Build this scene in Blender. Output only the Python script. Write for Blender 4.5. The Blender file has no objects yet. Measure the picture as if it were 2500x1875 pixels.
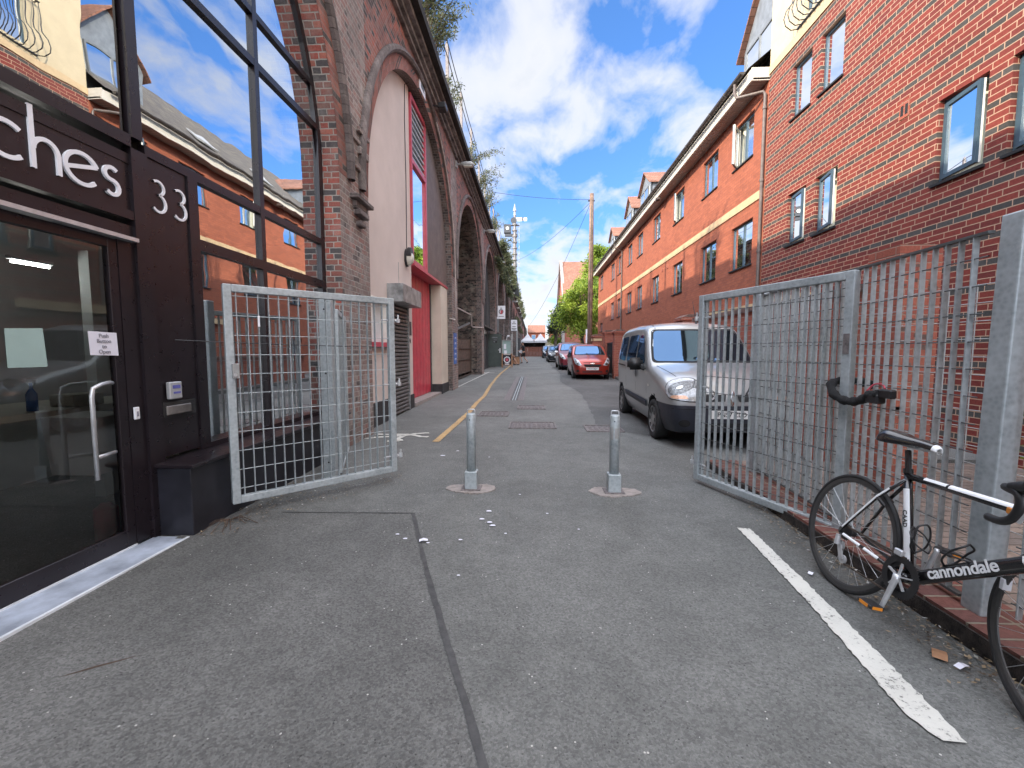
import bpy, bmesh, math, random
from mathutils import Vector, Matrix, Euler
from mathutils.bvhtree import BVHTree
from mathutils.geometry import delaunay_2d_cdt
random.seed(7)
R = math.radians
PI = math.pi
scene = bpy.context.scene
COL = scene.collection

# ---------------- camera ----------------
cam_d = bpy.data.cameras.new('camera')
cam = bpy.data.objects.new('camera', cam_d); COL.objects.link(cam)
cam.location = (0, 0, 1.40)
cam.rotation_euler = (R(90 - 4.384), 0, R(2.827))
cam_d.sensor_width = 36; cam_d.lens = 15.12
cam_d.clip_start = 0.05; cam_d.clip_end = 3000
scene.camera = cam

# ---------------- sun, sky, exposure ----------------
SUNV = Vector((1, .55, -.56)).normalized()           # the way the light travels
SUN_EL = math.asin(-SUNV.z); SUN_ROT = math.atan2(-SUNV.x, -SUNV.y)
sun_d = bpy.data.lights.new('sun', 'SUN'); sun_d.energy = 2.8; sun_d.angle = R(.6)
sun_d.color = (1.0, .86, .68)
sun = bpy.data.objects.new('sun', sun_d); COL.objects.link(sun)
sun.rotation_euler = SUNV.to_track_quat('-Z', 'Y').to_euler()
scene.view_settings.view_transform = 'Standard'; scene.view_settings.look = 'None'
scene.view_settings.gamma = 1; scene.view_settings.use_curve_mapping = False
scene.view_settings.exposure = 1.32

def N(nt, t, **kw):
    n = nt.nodes.new(t)
    for k, v in kw.items():
        if k.startswith('i_'):
            key = k[2:]
            key = int(key) if key.isdigit() else key.replace('_', ' ')
            n.inputs[key].default_value = v
        else: setattr(n, k, v)
    return n
def L(nt, a, b): nt.links.new(a, b)
def M(nt, op, a, b=None, c=None, clamp=False):
    n = nt.nodes.new('ShaderNodeMath'); n.operation = op; n.use_clamp = clamp
    for i, v in enumerate((a, b, c)):
        if v is None: continue
        if isinstance(v, (int, float)): n.inputs[i].default_value = v
        else: nt.links.new(v, n.inputs[i])
    return n.outputs[0]
def MIX(nt, f, a, b, bt='MIX'):
    n = nt.nodes.new('ShaderNodeMix'); n.data_type = 'RGBA'; n.blend_type = bt
    for k, v in ((0, f), (6, a), (7, b)):
        if isinstance(v, (int, float)): n.inputs[k].default_value = v
        elif isinstance(v, tuple): n.inputs[k].default_value = v if len(v) == 4 else (*v, 1)
        else: nt.links.new(v, n.inputs[k])
    return n.outputs[2]
def RAMP(nt, f, stops, interp='LINEAR'):
    n = nt.nodes.new('ShaderNodeValToRGB'); n.color_ramp.interpolation = interp
    e = n.color_ramp.elements
    while len(e) < len(stops): e.new(.5)
    for i, (p, c) in enumerate(stops):
        e[i].position = p; e[i].color = (c, c, c, 1) if isinstance(c, (int, float)) else (*c, 1)
    nt.links.new(f, n.inputs[0]); return n.outputs[0]

world = bpy.data.worlds.new('World'); scene.world = world; world.use_nodes = True
SKYLOC = (3.3, 1.2, 0)
def build_world():
    nt = world.node_tree; nt.nodes.clear()
    out = N(nt, 'ShaderNodeOutputWorld')
    sky = N(nt, 'ShaderNodeTexSky', sky_type='NISHITA', sun_disc=False)
    sky.sun_elevation = SUN_EL; sky.sun_rotation = SUN_ROT
    sky.air_density = 1.0; sky.dust_density = .35; sky.ozone_density = 3.0
    tc = N(nt, 'ShaderNodeTexCoord')
    sp = N(nt, 'ShaderNodeSeparateXYZ'); L(nt, tc.outputs['Generated'], sp.inputs[0])
    z = M(nt, 'ADD', M(nt, 'MAXIMUM', sp.outputs[2], 0.0), .16)
    cx = M(nt, 'DIVIDE', sp.outputs[0], z); cy = M(nt, 'DIVIDE', sp.outputs[1], z)
    cb = N(nt, 'ShaderNodeCombineXYZ'); L(nt, cx, cb.inputs[0]); L(nt, cy, cb.inputs[1])
    mp = N(nt, 'ShaderNodeMapping'); mp.inputs['Scale'].default_value = (1.5, .95, 1); mp.inputs['Location'].default_value = SKYLOC
    mp.inputs['Rotation'].default_value = (0, 0, R(-35))
    L(nt, cb.outputs[0], mp.inputs[0])
    n1 = N(nt, 'ShaderNodeTexNoise', i_Scale=.9, i_Detail=2.0, i_Roughness=.5, i_Distortion=.5); L(nt, mp.outputs[0], n1.inputs[0])
    n2 = N(nt, 'ShaderNodeTexNoise', i_Scale=3.0, i_Detail=7.0, i_Roughness=.52, i_Distortion=.5); L(nt, mp.outputs[0], n2.inputs[0])
    n3 = N(nt, 'ShaderNodeTexNoise', i_Scale=11.0, i_Detail=5.0, i_Roughness=.6, i_Distortion=.3); L(nt, mp.outputs[0], n3.inputs[0])
    d = M(nt, 'ADD', M(nt, 'MULTIPLY', n1.outputs[0], .48), M(nt, 'ADD', M(nt, 'MULTIPLY', n2.outputs[0], .54), M(nt, 'MULTIPLY', n3.outputs[0], .12)))
    low = M(nt, 'MULTIPLY', M(nt, 'SUBTRACT', .36, sp.outputs[2], clamp=True), .34)
    d = M(nt, 'ADD', d, low)
    cov = RAMP(nt, d, [(.522, 0.0), (.582, .40), (.65, .80), (.73, .97)])
    thick = RAMP(nt, d, [(.62, 0.0), (.84, 1.0)])
    litc = MIX(nt, thick, (1.05, 1.05, 1.07), (.80, .85, .93))
    hz = M(nt, 'SUBTRACT', 1.0, M(nt, 'DIVIDE', M(nt, 'ABSOLUTE', M(nt, 'SUBTRACT', sp.outputs[2], .02)), .13), clamp=True)
    litc = MIX(nt, M(nt, 'MULTIPLY', hz, .7), litc, (1.2, 1.10, .94))
    skyb = MIX(nt, 1.0, sky.outputs[0], RAMP(nt, sp.outputs[2], [(.0, (.42, .56, .80)), (.3, (.49, .70, .99)), (.7, (.53, .80, 1.08))]), 'MULTIPLY')
    bg1 = N(nt, 'ShaderNodeBackground', i_Strength=.125); L(nt, skyb, bg1.inputs[0])
    # sky brightened near the sun, overhead and behind the camera, as added fill light
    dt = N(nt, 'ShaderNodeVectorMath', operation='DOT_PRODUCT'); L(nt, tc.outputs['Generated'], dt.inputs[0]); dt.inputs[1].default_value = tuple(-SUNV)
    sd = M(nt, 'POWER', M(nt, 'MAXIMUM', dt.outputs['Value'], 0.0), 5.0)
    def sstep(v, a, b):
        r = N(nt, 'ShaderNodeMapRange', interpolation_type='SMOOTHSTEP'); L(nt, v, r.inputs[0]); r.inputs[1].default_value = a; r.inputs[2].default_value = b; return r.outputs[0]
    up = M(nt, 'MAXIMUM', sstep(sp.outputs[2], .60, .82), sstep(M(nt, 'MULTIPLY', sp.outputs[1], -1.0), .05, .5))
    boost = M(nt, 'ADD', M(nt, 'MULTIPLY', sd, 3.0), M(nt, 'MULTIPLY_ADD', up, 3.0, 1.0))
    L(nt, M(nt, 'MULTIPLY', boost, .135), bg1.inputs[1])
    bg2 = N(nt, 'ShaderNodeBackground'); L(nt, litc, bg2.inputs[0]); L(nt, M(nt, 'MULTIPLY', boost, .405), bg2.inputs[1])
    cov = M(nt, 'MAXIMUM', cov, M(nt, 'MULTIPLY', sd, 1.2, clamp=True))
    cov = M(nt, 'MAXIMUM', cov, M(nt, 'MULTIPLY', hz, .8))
    cov = M(nt, 'MAXIMUM', cov, M(nt, 'MULTIPLY', up, .82))  # added white cover in the fill region keeps its light neutral
    mx = N(nt, 'ShaderNodeMixShader'); L(nt, cov, mx.inputs[0]); L(nt, bg1.outputs[0], mx.inputs[1]); L(nt, bg2.outputs[0], mx.inputs[2])
    L(nt, mx.outputs[0], out.inputs[0])
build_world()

# ---------------- materials ----------------
def new_mat(name):
    m = bpy.data.materials.new(name); m.use_nodes = True
    nt = m.node_tree; nt.nodes.clear()
    out = N(nt, 'ShaderNodeOutputMaterial'); b = N(nt, 'ShaderNodeBsdfPrincipled')
    L(nt, b.outputs[0], out.inputs[0]); return m, nt, b
def pos(nt): return N(nt, 'ShaderNodeNewGeometry').outputs['Position']
def objc(nt): return N(nt, 'ShaderNodeTexCoord').outputs['Object']
def noise(nt, vec, scale, detail=4, rough=.55, dist=0):
    n = N(nt, 'ShaderNodeTexNoise', i_Scale=scale, i_Detail=detail, i_Roughness=rough, i_Distortion=dist)
    L(nt, vec, n.inputs[0]); return n.outputs[0]
def bump(nt, b, h, strength=.3, dist=.01):
    n = N(nt, 'ShaderNodeBump', i_Strength=strength, i_Distance=dist); L(nt, h, n.inputs['Height']); L(nt, n.outputs[0], b.inputs['Normal'])
def simple(name, col, rough=.6, metal=0.0, var=.12, scale=6, bs=.0, coat=0, spec=.5, dirt=0, use_obj=False):
    m, nt, b = new_mat(name)
    v = objc(nt) if use_obj else pos(nt)
    f = noise(nt, v, scale, 5, .6)
    c2 = tuple(x * (1 - 2 * var) for x in col); c1 = tuple(min(1, x * (1 + var)) for x in col)
    c = RAMP(nt, f, [(.3, c2), (.7, c1)])
    if dirt:
        g = noise(nt, v, scale * .3, 6, .7, .3)
        c = MIX(nt, M(nt, 'MULTIPLY', RAMP(nt, g, [(.5, 0.0), (.72, 1.0)]), dirt), c, tuple(x * .35 for x in col))
    L(nt, c, b.inputs['Base Color'])
    b.inputs['Roughness'].default_value = rough; b.inputs['Metallic'].default_value = metal
    b.inputs['Specular IOR Level'].default_value = spec
    rr = M(nt, 'ADD', M(nt, 'MULTIPLY', noise(nt, v, scale * 3, 4, .6), .2), rough - .1, clamp=True); L(nt, rr, b.inputs['Roughness'])
    if coat: b.inputs['Coat Weight'].default_value = coat; b.inputs['Coat Roughness'].default_value = .04
    if bs: bump(nt, b, noise(nt, v, scale * 6, 5, .6), bs, .01)
    return m

def brick_mat(name, cols, mortar, bw=.225, bh=.075, mw=.010, off=.5, english=False, dark_every=0, dark=(.06, .055, .05),
              soot=0.0, efflo=0.0, bs=.5, sootcol=(.045, .035, .032), effcol=(.42, .39, .36), rough=.85, darkp=0.0, edgewear=0.0, dampz=None):
    m, nt, b = new_mat(name)
    uv = N(nt, 'ShaderNodeUVMap').outputs[0]
    P = pos(nt)
    sp = N(nt, 'ShaderNodeSeparateXYZ')
    if edgewear:
        wv = N(nt, 'ShaderNodeTexNoise', i_Scale=14.0, i_Detail=3.0); L(nt, P, wv.inputs[0])
        vm = N(nt, 'ShaderNodeVectorMath', operation='MULTIPLY_ADD'); L(nt, wv.outputs[1], vm.inputs[0])
        vm.inputs[1].default_value = (edgewear,) * 3; L(nt, uv, vm.inputs[2]); L(nt, vm.outputs[0], sp.inputs[0])
    else: L(nt, uv, sp.inputs[0])
    u, v = sp.outputs[0], sp.outputs[1]
    vr = M(nt, 'DIVIDE', v, bh); row = M(nt, 'FLOOR', vr)
    if english:
        w = M(nt, 'MULTIPLY', M(nt, 'SUBTRACT', 1.0, M(nt, 'MULTIPLY', M(nt, 'FLOORED_MODULO', row, 2.0), .5)), bw)
        sh = M(nt, 'MULTIPLY', row, bw * .25)
    else: w = bw; sh = M(nt, 'MULTIPLY', row, bw * off)
    uu = M(nt, 'DIVIDE', M(nt, 'ADD', u, sh), w); colm = M(nt, 'FLOOR', uu)
    fu = M(nt, 'SUBTRACT', uu, colm); fv = M(nt, 'SUBTRACT', vr, row)
    du = M(nt, 'MULTIPLY', M(nt, 'MINIMUM', fu, M(nt, 'SUBTRACT', 1.0, fu)), w)
    dv = M(nt, 'MULTIPLY', M(nt, 'MINIMUM', fv, M(nt, 'SUBTRACT', 1.0, fv)), bh)
    d = M(nt, 'MINIMUM', du, dv)
    mr = N(nt, 'ShaderNodeMapRange', interpolation_type='SMOOTHSTEP'); L(nt, d, mr.inputs[0])
    mr.inputs[1].default_value = mw * .5 - .002; mr.inputs[2].default_value = mw * .5 + .002
    br = mr.outputs[0]
    cb = N(nt, 'ShaderNodeCombineXYZ'); L(nt, colm, cb.inputs[0]); L(nt, row, cb.inputs[1])
    wn = N(nt, 'ShaderNodeTexWhiteNoise', noise_dimensions='2D'); L(nt, cb.outputs[0], wn.inputs[0])
    hsh = wn.outputs[0]
    k = len(cols)
    c = RAMP(nt, hsh, [((i + .5) / k if k > 1 else .5, q) for i, q in enumerate(cols)] if k > 1 else [(0, cols[0]), (1, cols[0])])
    if darkp:
        sp2 = N(nt, 'ShaderNodeSeparateColor'); L(nt, wn.outputs[1], sp2.inputs[0])
        c = MIX(nt, M(nt, 'LESS_THAN', sp2.outputs[1], darkp), c, dark)
    if dark_every:
        isd = M(nt, 'LESS_THAN', M(nt, 'FLOORED_MODULO', row, float(dark_every)), .5)
        dk = MIX(nt, hsh, tuple(x * .8 for x in dark), tuple(x * 1.25 for x in dark))
        c = MIX(nt, isd, c, dk)
    fine = noise(nt, P, 55, 5, .65)
    c = MIX(nt, .55, c, RAMP(nt, fine, [(.3, .55), (.7, 1.35)]), 'MULTIPLY')
    c = MIX(nt, br, mortar, c)
    big = noise(nt, P, 1.1, 6, .65, .4)
    if efflo:
        e = noise(nt, P, 3.1, 8, .7, .2)
        c = MIX(nt, M(nt, 'MULTIPLY', RAMP(nt, e, [(.5, 0.0), (.66, 1.0)]), efflo), c, effcol)
    if soot:
        c = MIX(nt, M(nt, 'MULTIPLY', RAMP(nt, big, [(.42, 0.0), (.62, 1.0)]), soot), c, sootcol)
    else:
        c = MIX(nt, .35, c, RAMP(nt, big, [(.3, .72), (.7, 1.18)]), 'MULTIPLY')
    L(nt, c, b.inputs['Base Color']); b.inputs['Roughness'].default_value = rough
    b.inputs['Specular IOR Level'].default_value = .3
    h = M(nt, 'ADD', M(nt, 'MULTIPLY', br, 1.0), M(nt, 'ADD', M(nt, 'MULTIPLY', fine, .35), M(nt, 'MULTIPLY', hsh, .25)))
    bump(nt, b, h, bs, .008)
    return m

def glass_mat(name, tint=(.8, .9, .88), base=.10, k=1.6, rough=.0, wob=.02, gcol=(1, 1, 1)):
    m = bpy.data.materials.new(name); m.use_nodes = True; nt = m.node_tree; nt.nodes.clear()
    out = N(nt, 'ShaderNodeOutputMaterial')
    tr = N(nt, 'ShaderNodeBsdfTransparent'); tr.inputs[0].default_value = (*tint, 1)
    gl = N(nt, 'ShaderNodeBsdfGlossy', i_Roughness=rough); gl.inputs[0].default_value = (*gcol, 1)
    fr = N(nt, 'ShaderNodeFresnel', i_IOR=1.5)
    bp = N(nt, 'ShaderNodeBump', i_Strength=wob, i_Distance=.05)
    L(nt, noise(nt, pos(nt), 1.7, 2, .5), bp.inputs['Height']); L(nt, bp.outputs[0], gl.inputs['Normal'])
    f = M(nt, 'ADD', M(nt, 'MULTIPLY', fr.outputs[0], k), base, clamp=True)
    mx = N(nt, 'ShaderNodeMixShader'); L(nt, f, mx.inputs[0]); L(nt, tr.outputs[0], mx.inputs[1]); L(nt, gl.outputs[0], mx.inputs[2])
    L(nt, mx.outputs[0], out.inputs[0]); return m

def galv_mat():
    m, nt, b = new_mat('galvanised_steel')
    P = objc(nt)
    vo = N(nt, 'ShaderNodeTexVoronoi', i_Scale=42.0); L(nt, P, vo.inputs[0])
    f = M(nt, 'ADD', M(nt, 'MULTIPLY', noise(nt, P, 3.0, 6, .7), .8), M(nt, 'MULTIPLY', vo.outputs[0], .25))
    c = RAMP(nt, f, [(.3, (.24, .28, .29)), (.5, (.37, .41, .425)), (.7, (.48, .525, .54))])
    r = noise(nt, P, 9.0, 7, .75)
    c = MIX(nt, M(nt, 'MULTIPLY', RAMP(nt, r, [(.62, 0.0), (.74, 1.0)]), .5), c, (.62, .62, .6))
    L(nt, c, b.inputs['Base Color']); b.inputs['Metallic'].default_value = .35
    rr = M(nt, 'ADD', M(nt, 'MULTIPLY', vo.outputs[0], .3), .38); L(nt, rr, b.inputs['Roughness'])
    bump(nt, b, noise(nt, P, 60, 4, .6), .12, .004)
    return m

def asphalt_mat(name, base=.085, tint=(1, 1, .98), stone=.5, spec_d=.012, stain=.35, crack=False):
    m, nt, b = new_mat(name)
    P = pos(nt)
    vo = N(nt, 'ShaderNodeTexVoronoi', i_Scale=110.0); L(nt, P, vo.inputs[0])
    sc = N(nt, 'ShaderNodeSeparateColor'); L(nt, vo.outputs[1], sc.inputs[0])
    g = M(nt, 'MULTIPLY_ADD', sc.outputs[0], stone, 1 - stone * .5)
    vo2 = N(nt, 'ShaderNodeTexVoronoi', i_Scale=85.0); L(nt, P, vo2.inputs[0])
    s2 = N(nt, 'ShaderNodeSeparateColor'); L(nt, vo2.outputs[1], s2.inputs[0])
    big = RAMP(nt, noise(nt, P, .55, 6, .62, .3), [(.3, 1 - stain), (.7, 1 + stain * .7)])
    mid = RAMP(nt, noise(nt, P, 4.5, 7, .7), [(.3, .84), (.7, 1.14)])
    fi = RAMP(nt, noise(nt, P, 240, 3, .6), [(.3, .8), (.7, 1.2)])
    c = MIX(nt, 1.0, tuple(base * t for t in tint), big, 'MULTIPLY')
    c = MIX(nt, 1.0, c, mid, 'MULTIPLY'); c = MIX(nt, 1.0, c, fi, 'MULTIPLY')
    cm = N(nt, 'ShaderNodeCombineColor'); L(nt, g, cm.inputs[0]); L(nt, g, cm.inputs[1]); L(nt, g, cm.inputs[2])
    c = MIX(nt, 1.0, c, cm.outputs[0], 'MULTIPLY')
    # pale chippings and the odd dark pit
    chip = M(nt, 'MULTIPLY', M(nt, 'LESS_THAN', s2.outputs[0], spec_d), M(nt, 'LESS_THAN', vo2.outputs[0], .36))
    c = MIX(nt, chip, c, (.46, .45, .42))
    pit = M(nt, 'MULTIPLY', M(nt, 'LESS_THAN', s2.outputs[1], .05), M(nt, 'LESS_THAN', vo2.outputs[0], .3))
    c = MIX(nt, M(nt, 'MULTIPLY', pit, .7), c, (.02, .02, .02))
    L(nt, c, b.inputs['Base Color']); b.inputs['Roughness'].default_value = .78
    b.inputs['Specular IOR Level'].default_value = .35
    h = M(nt, 'ADD', M(nt, 'MULTIPLY', vo.outputs[0], .8), M(nt, 'MULTIPLY', noise(nt, P, 60, 4, .6), .8))
    bump(nt, b, h, .55, .006)
    return m

def ribbed(name, col, axis='y', pitch=.07, duty=.5, rough=.55, depth=.02, gap=(.3, .3, .3), metal=0, soft=False):
    """sheet with real-looking ribs running along the other axis (uv.x = along wall, uv.y = up)"""
    m, nt, b = new_mat(name)
    uv = N(nt, 'ShaderNodeUVMap').outputs[0]; sp = N(nt, 'ShaderNodeSeparateXYZ'); L(nt, uv, sp.inputs[0])
    a = sp.outputs[0] if axis == 'y' else sp.outputs[1]
    f = M(nt, 'FLOORED_MODULO', M(nt, 'DIVIDE', a, pitch), 1.0)
    n = noise(nt, pos(nt), 5, 6, .65)
    c = MIX(nt, n, tuple(x * .7 for x in col), tuple(x * 1.25 for x in col))
    if not soft:
        e = M(nt, 'LESS_THAN', f, .08); c = MIX(nt, e, c, tuple(x * .25 for x in col))
    L(nt, c, b.inputs['Base Color']); b.inputs['Roughness'].default_value = rough; b.inputs['Metallic'].default_value = metal
    t = M(nt, 'SINE', M(nt, 'MULTIPLY', f, 2 * PI))
    bump(nt, b, t, .8, depth)
    return m

MT = {}
MT['galv'] = galv_mat()
MT['road'] = asphalt_mat('asphalt_road', .160, (.99, 1, .95), .45, .010, .28)
MT['road_near'] = asphalt_mat('asphalt_near', .142, (.985, 1, .95), .5, .004, .30)
MT['road_patch'] = asphalt_mat('asphalt_trench', .130, (1.0, 1, .955), .6, .004, .38)
MT['road_park'] = asphalt_mat('asphalt_parking', .105, (1, 1, .97), .4, .008, .35)
MT['tar'] = simple('tar_seam', (.062, .061, .06), .6, 0, .2, 20, .3)
MT['viaduct'] = brick_mat('viaduct_brick', [(.19, .068, .052), (.28, .10, .075), (.36, .13, .098), (.23, .10, .08), (.38, .11, .075)], (.30, .26, .235),
    english=True, soot=.45, efflo=.24, bs=1.0, darkp=.18, dark=(.05, .042, .04), edgewear=.012, mw=.012, sootcol=(.10, .075, .07), effcol=(.38, .32, .295))
MT['viaduct_low'] = brick_mat('viaduct_pier_brick', [(.22, .16, .145), (.27, .20, .175), (.30, .16, .135), (.19, .155, .14)], (.38, .35, .32),
    english=True, soot=.45, efflo=.85, bs=1.0, darkp=.12, dark=(.11, .09, .085), edgewear=.014, mw=.013, sootcol=(.15, .13, .12), effcol=(.40, .36, .335))
MT['reveal'] = brick_mat('reveal_brick', [(.26, .10, .08), (.38, .10, .075), (.22, .11, .09), (.42, .15, .11)], (.42, .38, .34),
    english=True, soot=.25, efflo=.30, bs=1.0, darkp=.18, dark=(.10, .09, .09), edgewear=.014, mw=.014)
MT['ring'] = brick_mat('arch_ring_brick', [(.33, .12, .085), (.27, .10, .08), (.38, .15, .11), (.23, .10, .08)], (.24, .19, .165),
    bw=.225, bh=.075, soot=.45, efflo=.2, bs=.9, darkp=.15, edgewear=.012)
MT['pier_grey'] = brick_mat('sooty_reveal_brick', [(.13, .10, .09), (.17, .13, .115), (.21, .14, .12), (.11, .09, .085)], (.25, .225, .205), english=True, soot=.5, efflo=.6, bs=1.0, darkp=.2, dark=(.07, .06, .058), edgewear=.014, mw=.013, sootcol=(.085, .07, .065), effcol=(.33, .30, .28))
MT['hood'] = brick_mat('hood_brick', [(.15, .125, .12), (.20, .165, .155), (.12, .10, .095)], (.09, .075, .07), bw=.24, bh=.115, soot=.4, efflo=.3, bs=.8, edgewear=.006)
MT['barrel'] = brick_mat('barrel_brick', [(.12, .09, .078), (.17, .12, .10), (.22, .16, .13), (.10, .08, .07)], (.15, .135, .115),
    english=True, soot=.6, efflo=.6, bs=1.0, darkp=.3, dark=(.03, .027, .025), edgewear=.014, effcol=(.36, .34, .28))
MT['coping'] = simple('dark_coping', (.028, .026, .024), .9, 0, .35, 4, .5, dirt=.5)
MT['corn'] = simple('weathered_stone', (.22, .195, .185), .85, 0, .4, 5, .5, dirt=.8)
MT['striped'] = brick_mat('striped_brick', [(.165, .034, .026), (.205, .041, .030), (.185, .037, .028), (.145, .031, .026)], (.42, .275, .19), off=.25, dark_every=4,
    dark=(.062, .058, .054), bs=.35, mw=.011)
MT['orange'] = brick_mat('orange_brick', [(.31, .098, .054), (.36, .115, .063), (.335, .105, .057), (.28, .090, .052)], (.22, .08, .055), off=.5, bs=.45, mw=.010)
MT['gardenbrick'] = brick_mat('garden_brick', [(.30, .085, .055), (.36, .11, .07), (.26, .072, .052), (.33, .095, .062)], (.32, .20, .15), off=.5, bs=.7, mw=.010,
    edgewear=.008, soot=.25, sootcol=(.12, .06, .045))
MT['kerb_brick'] = brick_mat('kerb_brick', [(.18, .075, .06), (.23, .09, .07), (.15, .07, .06)], (.30, .25, .19), bw=.225, bh=.1125, off=0.0, bs=1.0, mw=.014, soot=.45, edgewear=.012)
MT['paver'] = brick_mat('block_paving', [(.24, .18, .15), (.28, .21, .17), (.20, .16, .14)], (.10, .085, .07), bw=.2, bh=.1, off=.5, bs=.8, mw=.010, soot=.3)
MT['capb'] = simple('weathered_cap', (.17, .10, .08), .9, 0, .3, 14, .6, dirt=.6)
MT['cream'] = simple('cream_render', (.52, .43, .28), .85, 0, .05, 3, .15)
MT['creamband'] = simple('cream_band', (.52, .38, .22), .85, 0, .08, 6, .2)
MT['white_upvc'] = simple('white_fascia', (.58, .54, .46), .5, 0, .04, 5)
MT['soffit'] = ribbed('soffit_board', (.34, .26, .22), 'x', .10, rough=.6, depth=.004)
MT['gutter'] = simple('dark_gutter', (.07, .062, .056), .45, 0, .2, 9)
MT['pipe'] = simple('brown_downpipe', (.13, .10, .085), .45, 0, .2, 9)
MT['tile'] = brick_mat('roof_tile', [(.115, .10, .085), (.15, .13, .10), (.09, .08, .07)], (.03, .028, .025), bw=.30, bh=.2, off=.5, bs=1.0, mw=.012, soot=.4)
MT['tile_red'] = brick_mat('red_roof_tile', [(.27, .12, .075), (.22, .10, .065), (.31, .15, .10)], (.09, .045, .03), bw=.18, bh=.13, off=.5, bs=.8, mw=.010, soot=.3)
MT['lead'] = simple('lead_sheet', (.20, .22, .24), .6, .1, .15, 5)
MT['bluewin'] = simple('blue_grey_frame', (.055, .095, .125), .4, 0, .1, 9)
MT['blackwin'] = simple('dark_reveal', (.014, .014, .015), .8)
MT['whiteframe'] = simple('white_frame', (.72, .70, .64), .5, 0, .05, 9)
MT['brownmetal'] = simple('dark_brown_frame', (.015, .011, .014), .30, .0, .12, 5, spec=.5)
MT['bench'] = simple('dark_box_cladding', (.018, .018, .025), .42, 0, .25, 5)
MT['shopglass'] = glass_mat('shop_glass', (.60, .70, .68), .42, 3.0, 0, .03, (.93, .97, 1))
MT['doorglass'] = glass_mat('door_glass', (.92, 1, .98), .05, 1.1, 0, .03, (.9, .95, .97))
MT['winglass'] = glass_mat('window_glass', (.86, .9, .9), .10, 1.2, 0, .015, (.95, .98, 1))
MT['silver'] = simple('brushed_steel', (.60, .61, .62), .32, .5, .08, 20)
MT['white'] = simple('white_sign_paint', (.80, .81, .85), .5, 0, .03, 8)
MT['paper'] = simple('paper_sheet', (.74, .74, .82), .8, 0, .03, 3)
MT['paper_green'] = simple('pale_green_sheet', (.34, .47, .44), .8, 0, .05, 3)
MT['ink'] = simple('grey_ink', (.26, .26, .30), .8)
MT['ink_black'] = simple('black_ink', (.012, .012, .014), .7)
MT['blue_lcd'] = simple('blue_label', (.12, .13, .42), .5)
MT['step'] = simple('pale_blue_step', (.42, .47, .56), .5, 0, .22, 5, .2, dirt=.4)
MT['steptrim'] = simple('white_step_trim', (.72, .76, .80), .5, 0, .1, 7)
MT['pink'] = simple('pink_render', (.60, .515, .47), .85, 0, .05, 1.3, .12, dirt=.16)
MT['creamwall'] = simple('cream_pier_render', (.58, .515, .425), .85, 0, .06, 1.8, .15, dirt=.25)
MT['plinth'] = simple('black_plinth_paint', (.03, .03, .032), .7, 0, .2, 8, .3)
MT['redframe'] = simple('red_window_paint', (.50, .07, .10), .42, 0, .10, 6)
MT['reddoor'] = simple('red_door_paint', (.52, .048, .075), .40, 0, .14, 4, .05)
MT['clad'] = simple('brown_cladding', (.17, .13, .115), .55, 0, .12, 4)
MT['cladbase'] = simple('brown_cladding_painted_shade', (.045, .034, .03), .6)  # darker copy of the rib colour, painted shade between the ribs
MT['shutter'] = simple('roller_shutter_slat', (.19, .175, .165), .42, .35, .2, 8)
MT['shutterbox'] = simple('galvanised_box', (.33, .34, .34), .45, .35, .3, 5)
MT['black'] = simple('black_plastic', (.018, .018, .019), .45, 0, .1, 10)
MT['rubber'] = simple('tyre_rubber', (.022, .022, .023), .75, 0, .2, 16)
MT['lens'] = simple('frosted_lens', (.60, .58, .50), .3, 0, .05, 9)
MT['darkgrey'] = simple('dark_grey_cladding', (.045, .047, .05), .5, 0, .15, 5)
MT['midgrey'] = simple('grey_cladding', (.16, .17, .175), .5, 0, .15, 5)
MT['greendoor'] = simple('grey_green_door', (.055, .072, .064), .45, 0, .10, 4)
MT['wood'] = simple('brown_timber', (.115, .075, .055), .8, 0, .3, 8, .4, dirt=.5)
MT['woodlight'] = simple('a_board_timber', (.36, .19, .10), .6, 0, .2, 12)
MT['ironrust'] = simple('rusty_iron', (.10, .075, .06), .75, .2, .4, 20, .4)
MT['bluesign'] = simple('blue_sign_paint', (.035, .13, .42), .45, 0, .06, 8)
MT['conduit'] = simple('pale_conduit', (.46, .40, .37), .6, 0, .15, 9)
MT['lampgrey'] = simple('street_lamp_grey', (.34, .34, .33), .5, 0, .15, 9)
MT['leaf'] = None
MT['line_white'] = None
MT['concrete'] = simple('pale_concrete', (.30, .265, .245), .9, 0, .15, 14, .7)
MT['iron'] = simple('cast_iron_cover', (.20, .175, .17), .65, .2, .3, 30, .6)
MT['curtain'] = simple('cream_curtain', (.62, .60, .48), .9, 0, .08, 3)
MT['curtain2'] = simple('pale_blind', (.62, .66, .68), .9, 0, .05, 3)
MT['room'] = simple('dim_room_wall', (.70, .74, .72), .9, 0, .2, 2)

def worn_paint(name, col, thr=.40, base=(.10, .10, .095)):
    m, nt, b = new_mat(name); P = pos(nt)
    n = noise(nt, P, 45, 6, .75); n2 = noise(nt, P, 5, 5, .6)
    f = M(nt, 'ADD', M(nt, 'MULTIPLY', n, .7), M(nt, 'MULTIPLY', n2, .3))
    c = MIX(nt, RAMP(nt, f, [(thr - .03, 0.0), (thr + .05, 1.0)]), base, MIX(nt, n2, tuple(x * .72 for x in col), tuple(min(1, x * 1.15) for x in col)))
    L(nt, c, b.inputs['Base Color']); b.inputs['Roughness'].default_value = .75; bump(nt, b, n, .5, .005); return m
MT['line_white'] = worn_paint('worn_white_line', (.58, .57, .52), .415)
MT['line_yellow'] = worn_paint('worn_yellow_line', (.50, .33, .15), .43)

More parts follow.
